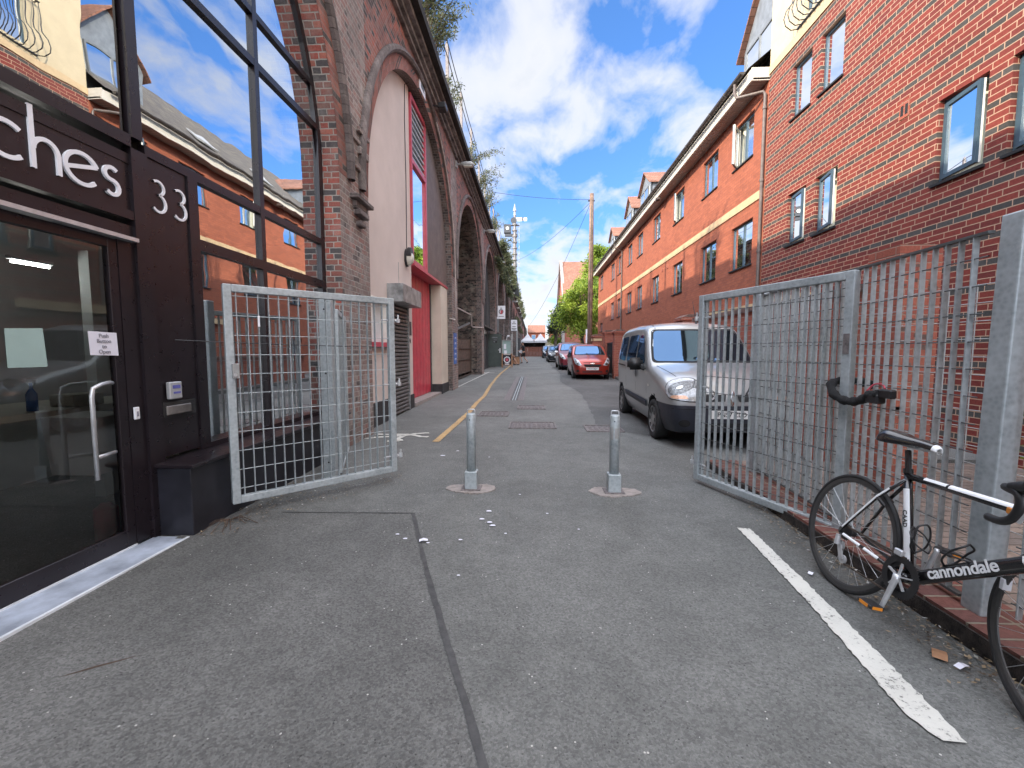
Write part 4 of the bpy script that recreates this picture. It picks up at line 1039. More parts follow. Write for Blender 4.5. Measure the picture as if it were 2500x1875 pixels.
# street lamps on the viaduct
lamp = thing('street_lamp', 'x', 'street lamp', (0, 0, 0), 0, 'street lamps bracketed from the viaduct'); del lamp['label']
mb = MB(); mb.box(-2.55, -2.50, -.09, .09, 7.35, 7.55); mb.tube([(-2.52, 0, 7.45), (-2.38, 0, 7.47)], .035, 8); mb.build('bracket', 'lampgrey', lamp)
mb = MB(); mb.tube([(-2.42, 0, 7.46), (-2.34, 0, 7.47), (-2.22, 0, 7.46), (-2.04, 0, 7.45), (-1.96, 0, 7.43)], [.03, .055, .085, .085, .05], 12)
hd = mb.build('lamp_head', 'lampgrey', lamp, smooth=True)
mb = MB(); mb.box(-2.28, -2.0, -.07, .07, 7.365, 7.39); mb.build('lens', 'lens', hd, bevel=.01)
for i, y in enumerate([14.4, 22.2, 30.0, 37.8, 45.6, 53.4, 61.2, 69.0, 76.8]):
    c = lamp if i == 0 else copy_tree(lamp)
    c.location = (0, y, 0); c['label'] = ['nearest flat grey street lamp, on the viaduct pier above the blue sign', 'second grey street lamp along the viaduct, beyond the open arch', 'third grey street lamp along the viaduct, above the bushy weeds', 'fourth grey street lamp along the viaduct', 'fifth grey street lamp along the viaduct', 'sixth grey street lamp along the viaduct', 'seventh grey street lamp along the viaduct', 'eighth grey street lamp along the viaduct', 'farthest grey street lamp along the viaduct'][i]
# railing on top
t = thing('parapet_railing', 'weathered post and cable railing along the top of the viaduct', 'railing', (-2.3, 20, 8.06)); o = t.location
y = 9.4
while y < 60:
    mb = MB(o); mb.prism([(-2.28, 8.0), (-2.21, 8.0), (-2.21, 9.25), (-2.25, 9.33), (-2.28, 9.25)], 'y', y, y + .10); mb.build('post', 'concrete', t); y += 2.15
for z in (8.85, 9.2):
    mb = MB(o); mb.tube([(-2.20, yy, z - .05 * math.sin(PI * ((yy - 9.4) / 2.15 % 1))) for yy in [8 + .5 * k for k in range(105)]], .012, 5); mb.build('cable', 'black', t)

# railway signal
YS = 47; XS = -2.03; ZB = 9.9
t = thing('railway_signal', 'white semaphore railway signal on a lattice post above the viaduct', 'railway signal', (XS, YS, 8)); o = t.location
mb = MB(o); mb.tube([(XS, YS, 8.0), (XS, YS, 9), (XS, YS, 13.2), (XS, YS, 15.8)], [.20, .20, .18, .13], 10)
z = 9.2
while z < 14.8: mb.tube([(XS, YS, z), (XS, YS, z + .12)], .29, 10); z += .62
mb.build('post', 'shutter', t)
mb = MB(o); mb.tube([(XS, YS, 15.8), (XS, YS, 16.2), (XS, YS, 16.25), (XS, YS, 16.45), (XS, YS, 17.0)], [.14, .10, .20, .14, .02], 10); mb.build('finial', 'lampgrey', t)
mb = MB(o); mb.box(XS + .1, XS + 1.30, YS - .1, YS - .07, 15.18, 15.55); ar = mb.build('semaphore_arm', 'white', t)
mb = MB(o); mb.box(XS + .78, XS + .96, YS - .106, YS - .1, 15.18, 15.55); mb.build('arm_stripe', 'black', ar)
mb = MB(o); mb.disc_ring((XS - .1, YS - .1, 15.25), (0, 1, 0), .0, .33, 16, .12); mb.build('lamp_spectacle', 'darkgrey', t)
mb = MB(o); mb.box(XS - 1.15, XS - .40, YS - .2, YS + .3, 13.95, 14.85); bx = mb.build('lamp_box', 'darkgrey', t, bevel=.03)
mb = MB(o); mb.disc_ring((XS - .77, YS - .22, 14.42), (0, 1, 0), 0, .17, 16, .04); mb.build('lamp_lens', 'lens', bx)
mb = MB(o); mb.box(XS - 1.05, XS + .3, YS - .1, YS + .1, 13.60, 13.88); mb.box(XS - .4, XS + .5, YS - .1, YS + .1, 14.7, 14.8); mb.build('platform', 'darkgrey', t)
mb = MB(o)
mb.tube([(XS + .48, YS, 8), (XS + .48, YS, 15)], .035, 6); mb.tube([(XS + .2, YS, 8), (XS + .2, YS, 14.2)], .015, 6)
z = 8.3
while z < 14.1: mb.tube([(XS + .05, YS, z), (XS + .45, YS, z)], .018, 5); z += .82
mb.build('ladder', 'lampgrey', t)
mb = MB(o); mb.prism([(XS - .1, 7.3), (XS + .5, 7.3), (XS + .35, 8.1), (XS + .3, 9.3), (XS + .1, 9.3)], 'y', YS - .1, YS + .1); mb.build('base_bracket', 'black', t)
# ================= RIGHT-HAND BUILDINGS =================
XR = 5.30
def building_wall(parent, O, X, y0, y1, z0, z1, holes, mat, reveal=.10, name='wall', step=3.0):
    ex = [h[0] for h in holes] + [h[1] for h in holes]
    mb = MB(O); strip_wall(mb, X, brk(y0, y1, step, ex), lambda y: z0, lambda y: z1, holes); w = mb.build(name, mat, parent)
    for (a, b, c, d) in holes:
        mb = MB(O)
        for q in ([(X, a, c), (X + reveal, a, c), (X + reveal, a, d), (X, a, d)], [(X, b, c), (X, b, d), (X + reveal, b, d), (X + reveal, b, c)],
                  [(X, a, d), (X + reveal, a, d), (X + reveal, b, d), (X, b, d)], [(X, a, c), (X, b, c), (X + reveal, b, c), (X + reveal, a, c)]):
            mb.face(q, [(p[1] + p[0] - X, p[2]) for p in q])
        mb.build('window_reveal', mat, parent)
    return w
def window(parent, O, y0, y1, z0, z1, X=XR, rec=.09, split=.5, sash=None, curtain='curtain', frame='bluewin', deep=.10, sill=True, ang=20, cur_part=1.0):
    xf = X + rec; f = .045
    mb = MB(O)
    def b(a, c, d, e, dx=0): mb.box(xf - .02 - dx, xf + .05, a, c, d, e)
    b(y0, y0 + f, z0, z1); b(y1 - f, y1, z0, z1); b(y0 + f, y1 - f, z0, z0 + f); b(y0 + f, y1 - f, z1 - f, z1)
    ym = None
    if split:
        ym = y0 + (y1 - y0) * split; b(ym - .03, ym + .03, z0 + f, z1 - f)
    w = mb.build('window', frame, parent)
    if sill:
        mb = MB(O); mb.box(X - .035, xf - .021, y0 - .03, y1 + .03, z0 - .035, z0 - .003); mb.build('sill', 'blackwin', w)
    mb = MB(O)                                  # pale inner trim seen through the edge of the glass
    for (a, c) in ([(y0 + f, ym - .03), (ym + .03, y1 - f)] if split else [(y0 + f, y1 - f)]):
        mb.box(xf + .004, xf + .03, c - .04, c, z0 + f, z1 - f)
        mb.box(xf + .004, xf + .03, a, a + .02, z0 + f, z1 - f)
    mb.build('inner_trim', 'whiteframe', w)
    mb = MB(O)
    a_, b_ = y0 + f, y1 - f
    if sash == 'far': b_ = (ym or y1) - .03 if split else y1 - f
    mb.face([(xf + .002, y0 + f, z0 + f), (xf + .002, y1 - f, z0 + f), (xf + .002, y1 - f, z1 - f), (xf + .002, y0 + f, z1 - f)]) if not sash else None
    if sash and split: mb.face([(xf + .002, y0 + f, z0 + f), (xf + .002, ym - .03, z0 + f), (xf + .002, ym - .03, z1 - f), (xf + .002, y0 + f, z1 - f)])
    if mb.f: mb.build('pane', 'winglass', w)
    # curtain with folds
    mb = MB(O); n = 14; xc = xf + deep
    for k in range(n):
        ya = y0 + (y1 - y0) * k / n; yb = y0 + (y1 - y0) * (k + 1) / n; xa = xc + .02 * math.sin(k * 1.9); xb = xc + .02 * math.sin((k + 1) * 1.9)
        zt = z1 - (z1 - z0) * (1 - cur_part)
        mb.face([(xa, ya, z0), (xb, yb, z0), (xb, yb, zt), (xa, ya, zt)])
    if curtain: mb.build('curtain', curtain, w)
    mb = MB(O); mb.face([(xf + .45, y0 - .1, z0 - .1), (xf + .45, y1 + .1, z0 - .1), (xf + .45, y1 + .1, z1 + .1), (xf + .45, y0 - .1, z1 + .1)])
    for q in ([(xf + .05, y0, z0), (xf + .45, y0, z0), (xf + .45, y0, z1), (xf + .05, y0, z1)], [(xf + .05, y1, z0), (xf + .45, y1, z0), (xf + .45, y1, z1), (xf + .05, y1, z1)], [(xf + .05, y0, z1), (xf + .45, y0, z1), (xf + .45, y1, z1), (xf + .05, y1, z1)]): mb.face(q)
    mb.build('room', 'room', w)
    if sash:                                    # side-hung sash, hinge on the far side, swung out
        h0, h1 = (y0 + f, y1 - f) if not split else (ym + .03, y1 - f)
        Ls = h1 - h0; T = Matrix.Translation((xf - .025, h1, 0)) @ Matrix.Rotation(R(-ang), 4, 'Z') @ Matrix.Translation((0, -Ls, 0)) @ Matrix.Translation((-O[0] * 0, 0, 0))
        def tb(name, mat, boxes, par, faces=()):
            m2 = MB(O)
            for bx in boxes: m2.box(*bx)
            for fc in faces: m2.face(fc)
            m2.xf(T @ Matrix.Translation((0, 0, 0))); return m2.build(name, mat, par)
        # hinge at local y=Ls; rotate so that the near edge goes to -x
        a0, a1 = z0 + f + .005, z1 - f - .005; g = .05
        s = tb('sash', frame, [(-.02, .012, 0, g, a0, a1), (-.02, .012, Ls - g, Ls, a0, a1), (-.02, .012, g, Ls - g, a0, a0 + g), (-.02, .012, g, Ls - g, a1 - g, a1)], w)
        tb('sash_inner', 'whiteframe', [(.013, .035, .0, g, a0, a1), (.013, .035, Ls - g, Ls, a0, a1), (.013, .035, g, Ls - g, a0, a0 + g), (.013, .035, g, Ls - g, a1 - g, a1)], s)
        tb('pane', 'winglass', [], s, [[(.002, g, a0 + g), (.002, Ls - g, a0 + g), (.002, Ls - g, a1 - g), (.002, g, a1 - g)]])
    return w

# ---- near building: red brick with dark courses, cream top storey
sb = thing('striped_brick_building', 'tall red brick building with dark grey brick stripes and a cream rendered top storey', 'building', (XR + 3, 3, 0)); O = sb.location
YJ = 10.47
hs = [(8.94, 9.55, 6.15, 7.20), (8.06, 8.67, 6.15, 7.20), (8.93, 9.52, 3.60, 4.64), (8.05, 8.64, 3.60, 4.65), (5.54, 6.17, 3.60, 4.66), (4.66, 5.29, 3.60, 4.66),
      (3.2, 4.2, 6.15, 7.2), (1.6, 2.6, 6.15, 7.2), (1.6, 2.6, 3.6, 4.65), (-1.2, -.2, 3.6, 4.65), (-1.2, -.2, 6.15, 7.2), (4.45, 5.0, 1.25, 2.15), (9.0, 9.9, .15, 2.2)]
building_wall(sb, O, XR, -8, YJ, -.2, 7.60, hs, 'striped')
for i, h in enumerate(hs[:-1]):
    y0, y1, z0, z1 = h
    st = dict(split=None, curtain='curtain2')
    if i in (2, 3, 4, 5): st.update(sash='far', curtain='curtain', ang=[0, 0, 9, 12, 9, 8][i])
    if i >= 6: st = dict(split=.5)
    if i == 11: st = dict(split=None, curtain='curtain2', frame='blackwin')
    window(sb, O, *h, **st)
mb = MB(O); mb.box(XR + .09, XR + .13, 9.0, 9.9, .13, 2.2); mb.build('door', 'darkgrey', sb)
mb = MB(O); mb.box(XR - .025, XR + .3, -8, YJ - .003, 7.60, 7.76); mb.build('cream_band', 'creamband', sb)
# cream storey with a french window behind the balconet
hs2 = [(7.75, 9.25, 7.95, 9.9), (2.5, 4.0, 7.95, 9.9)]
building_wall(sb, O, XR, -8, YJ, 7.76, 11.6, hs2, 'cream', name='top_storey')
for h in hs2: window(sb, O, *h, split=.5, curtain='curtain2', sill=False)
mb = MB(O); mb.face([(XR, YJ, -.2), (XR + 8, YJ, -.2), (XR + 8, YJ, 7.6), (XR, YJ, 7.6)]); mb.build('side_wall', 'striped', sb)
mb = MB(O); mb.face([(XR, YJ, 7.6), (XR + 8, YJ, 7.6), (XR + 8, YJ, 11.6), (XR, YJ, 11.6)]); mb.face([(XR, -8, -.2), (XR + 8, -8, -.2), (XR + 8, -8, 11.6), (XR, -8, 11.6)]); mb.build('side_render', 'cream', sb)
mb = MB(O); mb.box(XR - .25, XR + 8.2, -8.2, YJ + .12, 11.6, 11.75); mb.prism([(XR - .25, 11.75), (XR + 8.2, 11.75), (XR + 4, 14.0)], 'y', -8.2, YJ + .12); mb.build('roof', 'tile', sb)
for k, (ya, yb) in enumerate(((7.55, 9.45), (2.3, 4.2))):
    mb = MB(O); n = 15
    for i in range(n):
        y = ya + (yb - ya) * i / (n - 1); xw = XR - .12
        pts = [(xw, y, 9.0), (xw, y, 8.5), (xw - .02, y, 8.35), (xw - .13, y, 8.2), (xw - .17, y, 8.05), (xw - .13, y, 7.92), (xw - .02, y, 7.84), (xw + .12, y, 7.86)]
        mb.tube(pts, .010, 5, caps=False)
    mb.bar((XR - .12, ya - .03, 9.0), (XR - .12, yb + .03, 9.0), .04, .02); mb.bar((XR - .02, ya, 7.86), (XR - .02, yb, 7.86), .02, .03)
    for y in (ya, yb): mb.bar((XR - .12, y, 9.0), (XR, y, 9.0), .02, .02)
    mb.build('balconet', 'black', sb)
mb = MB(O); mb.box(XR - .012, XR + .02, 6.62, 6.79, 4.73, 4.97); v = mb.build('air_vent', 'gardenbrick', sb)
mb = MB(O); mb.box(XR - .015, XR - .012, 6.645, 6.69, 4.77, 4.91); mb.box(XR - .015, XR - .012, 6.72, 6.765, 4.77, 4.91); mb.build('vent_slot', 'blackwin', v)

# ---- orange brick terrace block
ob = thing('orange_brick_building', 'long orange brick building with a cream string course, small windows and roof dormers', 'building', (XR + 3, 23, 0)); O = ob.location
YE = 35.95
up = [(11.10, 12.12), (13.12, 14.23), (15.92, 17.03), (18.76, 19.87), (21.66, 22.74), (23.92, 25.02), (26.62, 27.80), (28.98, 30.26), (33.65, 35.03)]
lo = [(10.97, 12.10), (13.06, 14.20), (15.90, 16.99), (18.81, 19.86), (21.64, 22.70), (23.94, 25.06), (26.76, 27.87), (29.06, 30.16)]
hs = [(a, b, 6.15, 7.22) for a, b in up] + [(a, b, 3.53, 4.64) for a, b in lo] + [(33.68, 34.9, 2.93, 3.57)] + [(a, b, .95, 1.95) for a, b in ((13.1, 14.2), (18.8, 19.8), (23.9, 25.0))] + [(8.9 + 2.4, 12.5, .2, 2.25)]
building_wall(ob, O, XR + .001, YJ, YE, -.2, 7.6, hs, 'orange')
for i, h in enumerate(hs[:-1]):
    kw = dict(split=.5, curtain='curtain', cur_part=.86 if i % 3 else 1.0)
    if i in (0, 2): kw.update(sash='far', ang=38 if i == 0 else 24)
    if i in (1, 3): kw.update(curtain='curtain2')
    if i in (12, 14): kw.update(curtain=None)
    window(ob, O, *h, **kw)
mb = MB(O); mb.box(XR + .09, XR + .13, 11.3, 12.5, .15, 2.25); mb.build('door', 'darkgrey', ob)
mb = MB(O); mb.box(XR - .022, XR + .05, YJ + .06, YE + .02, 4.975, 5.165); mb.build('string_course', 'creamband', ob)
mb = MB(O); mb.box(XR - .12, XR + .05, 8.6, 14.6, 2.33, 2.52); mb.build('door_canopy', 'creamband', ob)
mb = MB(O); mb.face([(XR, YE, -.2), (XR + 8, YE, -.2), (XR + 8, YE, 7.6), (XR + 4, YE, 11.3), (XR, YE, 7.6)]); mb.build('end_wall', 'orange', ob)
mb = MB(O); mb.box(XR - .36, XR + .02, YJ + .003, YE + .15, 7.52, 7.56); mb.build('soffit', 'soffit', ob)
mb = MB(O); mb.box(XR - .40, XR - .36, YJ + .02, YE + .16, 7.50, 7.76); mb.box(XR - .40, XR + .02, YJ + .003, YJ + .02, 7.50, 7.78); mb.build('fascia_board', 'white_upvc', ob)
mb = MB(O)
mb.face([(XR - .45, YJ + .05, 7.80), (XR - .45, YE + .2, 7.80), (XR + 4, YE + .2, 11.5), (XR + 4, YJ + .05, 11.5)], [(YJ, 0), (YE, 0), (YE, 5.8), (YJ, 5.8)])
mb.face([(XR + 4, YJ + .05, 11.5), (XR + 4, YE + .2, 11.5), (XR + 8.5, YE + .2, 7.8), (XR + 8.5, YJ + .05, 7.8)])
mb.build('roof', 'tile', ob)
mb = MB(O); pr = [(XR - .53 + .065 * math.cos(a), 7.78 + .065 * math.sin(a)) for a in [PI + PI * k / 8 for k in range(9)]]; mb.prism(pr + [(XR - .465, 7.80), (XR - .595, 7.80)][:0], 'y', YJ + .15, YE + .2)
y = YJ + 1
while y < YE: mb.tube([(XR - .53 + .072 * math.cos(a), y, 7.785 + .072 * math.sin(a)) for a in [PI + PI * k / 8 for k in range(9)]], .014, 5); y += .9
mb.build('gutter', 'gutter', ob)
mb = MB(O); r_ = .036
mb.tube([(XR - .53, 11.0, 7.74), (XR - .53, 11.0, 7.52), (XR - .50, 10.95, 7.38), (XR - .08, 10.56, 7.30), (XR - .05, 10.53, 7.22), (XR - .05, 10.53, .1)], r_, 10)
for z in (6.9, 5.3, 3.7, 2.1): mb.tube([(XR - .05, 10.53, z), (XR - .05, 10.53, z + .06)], r_ + .012, 10)
mb.build('downpipe', 'pipe', ob, smooth=False)
mb = MB(O); mb.tube([(XR - .53, 26.3, 7.74), (XR - .5, 26.3, 7.5), (XR - .06, 26.35, 7.30), (XR - .05, 26.35, .1)], .04, 8); mb.build('downpipe', 'pipe', ob)
for (y, z) in ((16.9, 7.42), (17.0, 7.42)):
    mb = MB(O); mb.box(XR - .42, XR - .30, y + .9, y + 1.1, 7.40, 7.50); mb.build('soffit_bracket', 'pipe', ob)
for y in (17.55, 18.25): 
    mb = MB(O); mb.box(XR - .014, XR + .01, y, y + .12, 4.66, 4.80); mb.build('air_vent', 'gardenbrick', ob)
# dormers
def dormer(yc, hw, ze, za, zb=7.9, X=5.6):
    mb = MB(O)
    mb.prism([(yc - hw, zb - .6), (yc + hw, zb - .6), (yc + hw, ze), (yc, za), (yc - hw, ze)], 'x', X, X + .05)
    mb.face([(X, yc - hw, zb - .6), (X + 3.5, yc - hw, zb + 1.5), (X + 3.5, yc - hw, ze), (X, yc - hw, ze)]); mb.face([(X, yc + hw, zb - .6), (X, yc + hw, ze), (X + 3.5, yc + hw, ze), (X + 3.5, yc + hw, zb + 1.5)])
    d = mb.build('dormer', 'lead', ob)
    mb = MB(O); ov = .14
    k = (za - ze) / hw
    for s in (-1, 1):
        y2 = yc + s * (hw + ov); z2 = ze - k * ov
        q = [(X - .15, yc, za + .03), (X - .15, y2, z2 + .03), (X + 4.5, y2, z2 + .03), (X + 4.5, yc, za + .03)]
        mb.face(q, [(p[0], math.hypot(p[1] - yc, p[2] - za)) for p in q])
        q2 = [(a, b, c - .06) for a, b, c in q]; mb.face(q2[::-1])
        mb.face([q[0], q[1], q2[1], q2[0]]); mb.face([q[1], q[2], q2[2], q2[1]])
    mb.build('dormer_roof', 'tile_red', d)
    window(d, O, yc - hw * .72, yc + hw * .72, 8.35, ze - .15, X=X - .07, rec=.0, split=.5, curtain='curtain2', frame='midgrey', sill=False)
dormer(11.45, .95, 9.3, 10.45); dormer(22.5, 1.0, 9.53, 10.26); dormer(26.0, .9, 9.5, 10.3); dormer(31.5, .9, 9.4, 10.1)
for y in (14.4, 17.6):
    mb = MB(O); mb.box(XR + .7, XR + 1.5, y, y + .7, 0, .05)
    T = Matrix.Translation((XR - .45, 0, 7.86)) @ Matrix.Rotation(-math.atan2(3.7, 4.45), 4, 'Y') @ Matrix.Translation((-XR, 0, 0)); mb.xf(T); mb.build('rooflight', 'lampgrey', ob)

# ---- garden walls and brick piers on the right
def brick_pier(name, x, y, w, z1, label, cap=True, z0=None, group=None, capmat='capb'):
    z0 = G(y) - .05 if z0 is None else z0
    t = thing(name, label, 'brick pier', (x + w / 2, y + w / 2, G(y)), 0, group); o = t.location
    mb = MB(o); mb.box(x, x + w, y, y + w, z0, z1 - .22); mb.build('shaft', 'gardenbrick', t)
    if not cap:
        mb = MB(o); mb.box(x, x + w, y, y + w, z1 - .219, z1); mb.build('top_courses', 'gardenbrick', t); rn = random.Random(3)
        for k in range(26):
            zz = .3 + rn.random() * 1.9; xx = x + .02 + rn.random() * (w - .12); mb = MB(o); mb.box(xx, xx + rn.uniform(.02, .09), y - .002, y + .01, zz, zz + rn.uniform(.012, .05)); mb.build('spalled_patch', 'capb', t)
        return t
    mb = MB(o); mb.box(x - .03, x + w + .03, y - .03, y + w + .03, z1 - .219, z1 - .15); mb.box(x - .06, x + w + .06, y - .06, y + w + .06, z1 - .148, z1 - .08); mb.build('oversailing_course', 'gardenbrick', t)
    mb = MB(o)
    if cap: mb.prism([(x - .05, z1 - .078), (x + w + .05, z1 - .078), (x + w * .8, z1), (x + w * .2, z1)], 'y', y - .05, y + w + .05)
    mb.build('cap', capmat, t)
    return t
brick_pier('brick_pier', 3.20, 4.0, .36, 2.33, 'spalled orange brick pier seen through the mesh fence beside the big steel post', cap=False)
brick_pier('brick_pier', 3.60, 10.6, .52, 2.28, 'brick pier with a tiled cap rising behind the roof of the silver van')
brick_pier('brick_pier', 3.45, 18.6, .42, 2.32, 'nearer brick pier of the pair right of the red car')
brick_pier('brick_pier', 3.50, 21.4, .46, 2.42, 'farther brick pier of the pair right of the red car')
brick_pier('brick_pier', 3.45, 25.2, .55, 2.36, 'brick pier with a small cream sign, behind the red car roof')
def garden_wall(x0, x1, y0, y1, h, label):
    ym = (y0 + y1) / 2; t = thing('garden_wall', label, 'garden wall', ((x0 + x1) / 2, ym, G(ym))); o = t.location
    mb = MB(o); mb.box(x0, x1, y0, y1, -.1, h); mb.build('brickwork', 'gardenbrick', t)
    mb = MB(o); mb.box(x0 - .04, x1 + .04, y0 - .04, y1 + .04, h + .001, h + .07); mb.build('capping', 'capb', t)
garden_wall(3.42, 3.64, 4.40, 9.4, 2.02, 'high red brick wall running back behind the steel gate')
garden_wall(3.70, 3.92, 11.2, 17.0, 1.15, 'low brick wall behind the silver van')
garden_wall(3.60, 3.82, 25.9, 44, 1.55, 'brick wall running under the tree behind the parked cars')
t = thing('iron_side_gate', 'black iron side gate between the two brick piers', 'gate', (3.6, 20.3, G(20))); o = t.location
mb = MB(o); mb.box(3.6, 3.64, 19.1, 21.35, .3, .36); mb.box(3.6, 3.64, 19.1, 21.35, 1.75, 1.8)
for k in range(26): mb.box(3.61, 3.63, 19.12 + k * .088, 19.145 + k * .088, .36, 1.75)
mb.build('gate_leaf', 'black', t); mb = MB(o); mb.face([(3.66, 19.1, .3), (3.66, 21.35, .3), (3.66, 21.35, 1.8), (3.66, 19.1, 1.8)]); mb.build('backing', 'blackwin', t)
mb = MB((3.43, 25.5, 2)); mb.box(3.41, 3.435, 25.25, 25.75, 1.98, 2.12); mb.box(3.48, 3.95, 25.16, 25.19, 1.98, 2.12); tag(mb.build('house_sign', 'creamband'), 'small cream name sign on the farther brick pier', 'sign')
# ---- kerb plinth, paving and yard on the right of the gate
mb = MB(); 
mb.box(2.03, 2.36, -3, 5.05, -.1, .135); o = mb.build('kerb', 'kerb_brick'); o['kind'] = 'structure'
mb2 = MB(); mb2.box(2.018, 2.029, -3, 5.05, -.1, .118); o2 = mb2.build('kerb_face', 'grime'); o2['kind'] = 'structure'
for d in o.data.uv_layers[0].data: d.uv = (d.uv[1], d.uv[0]) if False else d.uv
mb = MB(); mb.face([(2.36, -6, .128), (XR, -6, .128), (XR, 5.05, .128), (2.36, 5.05, .128)]); o = mb.build('yard_paving', 'paver'); o['kind'] = 'structure'
mb = MB(); mb.box(3.5, XR, 5.06, 60, -.2, .0)
for v in mb.v:
    if v.z > -.1: v.z = G(v.y) + .11
    else: v.z = G(v.y) - .2
o = mb.build('pavement', 'road_near'); o['kind'] = 'structure'
# ---- telegraph pole with wires
PX, PY, PT = 3.50, 27.2, 10.95
t = thing('telegraph_pole', 'tall brown wooden telegraph pole rising behind the parked cars', 'telegraph pole', (PX, PY, G(PY))); o = t.location
mb = MB(o); mb.tube([(PX, PY, .2), (PX + .01, PY, 4), (PX + .03, PY, 8), (PX + .02, PY, PT)], [.165, .155, .14, .125], 14); mb.build('shaft', simple('pole_timber', (.20, .125, .085), .85, 0, .25, 5, .4, dirt=.5), t, smooth=True)
mb = MB(o); mb.box(PX - .25, PX - .16, PY - .17, PY - .12, 1.9, 2.75); mb.build('cable_guard', 'white', t)
mb = MB(o); mb.tube([(PX - .05, PY - .13, .3), (PX - .03, PY - .14, 6), (PX, PY - .13, 10.2)], .018, 6); mb.build('riser_cable', 'black', t)
mb = MB(o); mb.box(PX - .2, PX + .2, PY - .05, PY + .05, PT - .45, PT - .38); mb.build('bracket', 'black', t)
def wire(a, b, sag, label, r=.012):
    a, b = Vector(a), Vector(b); mb = MB(a); mb.tube([a + (b - a) * k / 16 - Vector((0, 0, sag * 4 * (k / 16) * (1 - k / 16))) for k in range(17)], r, 5); tag(mb.build('overhead_wire', 'black'), label, 'wire')
wire((PX, PY, PT - .35), (-2.45, 26.5, 10.9), .12, 'overhead wire from the telegraph pole across the lane to the viaduct')
wire((PX, PY, PT - .45), (-2.0, 46.5, 10.9), .5, 'overhead wire sloping from the telegraph pole towards the signal')
wire((PX, PY, PT - .45), (-.6, 52, 4.3), .7, 'overhead wire sloping steeply from the telegraph pole to the far marquee')
wire((-2.55, 4, 10.5), (5.3, 9, 9.8), .3, 'wire crossing high over the lane') if False else None
# ================= BOLLARDS =================
def bollard(x, y, label, handle_r=False, first=None):
    z = G(y); t = thing('bollard', label, 'bollard', (x, y, z), 0, None)
    mb = MB(); mb.tube([(0, 0, .12), (0, 0, .74), (0, 0, .752)], [.046, .046, .041], 28); mb.build('post', 'galv', t, smooth=False)
    for p in t.children[0].data.polygons: p.use_smooth = len(p.vertices) == 4
    mb = MB(); mb.box(-.060, .060, -.060, .060, .0, .19); mb.build('socket', 'galv', t, bevel=.006)
    mb = MB(); mb.box(-.095, .095, -.085, .085, 0, .022); mb.build('base_plate', 'iron', t, bevel=.004)
    mb = MB(); mb.tube([(-.036, 0, .745), (-.036, 0, .782), (-.028, 0, .792), (.028, 0, .792), (.036, 0, .782), (.036, 0, .745)], .005, 8); mb.build('handle', 'silver', t, smooth=True)
    mb = MB(); mb.cyl((-.01, -.0468, .695), (-.01, -.043, .695), .006, n=12); mb.build('bolt_hole', 'blackwin', t)
    rnd = random.Random(int(x * 100)); mb = MB(); n = 44; pts = []
    for k in range(n):
        a = 2 * PI * k / n; r = .17 + .045 * math.cos(2 * a) + rnd.uniform(-.014, .014) + .015 * math.sin(3 * a + x)
        pts.append((r * math.cos(a) * 1.12, r * math.sin(a) * 1.0 - .01))
    mb.prism(pts, 'z', -.02, .013); mb.build('concrete_pad', 'concrete', t)
    return t
bollard(-.60, 4.11, 'galvanised tube bollard with a lift handle, on the side of the yellow line')
b2 = bollard(.775, 4.08, 'galvanised tube bollard with two peeling patches, in front of the silver van')
mb = MB()
for (a0, a1, z0, z1) in ((200, 245, .52, .64), (262, 312, .53, .63)):
    for k in range(6):
        t0, t1 = R(a0 + (a1 - a0) * k / 6), R(a0 + (a1 - a0) * (k + 1) / 6); r = .0472; w0 = .008 * math.sin(k * 2.1)
        mb.face([(r * math.cos(t0), r * math.sin(t0), z0 + w0), (r * math.cos(t1), r * math.sin(t1), z0 - w0), (r * math.cos(t1), r * math.sin(t1), z1 + w0), (r * math.cos(t0), r * math.sin(t0), z1 - w0)])
mb.build('sticker', 'lampgrey', b2)

MT['rod'] = simple('dark_rod_painted_shade', (.11, .12, .12), .5, .3, .1, 9)  # right-hand rods coloured darker, their shade put into the colour
# ================= GATES AND FENCE =================
def mesh_panel(parent, Lx, z0, z1, frame=.06, pitch=.078, rodp=.157, depth=.031, thick=.0055, framed=True, bolts='', rods=True, x0=0.0, rodr=.0035, barsname='bars', rodmat='galv'):
    if framed:
        mb = MB(); f = frame
        mb.box(x0, x0 + f, -f / 2, f / 2, z0, z1); mb.box(x0 + Lx - f, x0 + Lx, -f / 2, f / 2, z0, z1)
        mb.box(x0 + f, x0 + Lx - f, -f / 2 + .002, f / 2 - .002, z0, z0 + f); mb.box(x0 + f, x0 + Lx - f, -f / 2 + .002, f / 2 - .002, z1 - f, z1)
        mb.build('frame', 'galv', parent, bevel=.006, seg=2)
        a, b, c, d = x0 + f, x0 + Lx - f, z0 + f, z1 - f
    else: a, b, c, d = x0, x0 + Lx, z0, z1
    mb = MB(); x = a + .03
    while x < b - .01: mb.box(x - thick / 2, x + thick / 2, -depth / 2, depth / 2, c - .002, d + .002); x += pitch
    mb.build(barsname, 'galv', parent)
    mb = MB(); z = c + .06
    k = 0
    while z < d: mb.tube([(a, -.004, z), (b, -.004, z)], rodr, 6, caps=False); z += rodp
    mb.build('cross_rods', rodmat, parent)
    return a, b, c, d
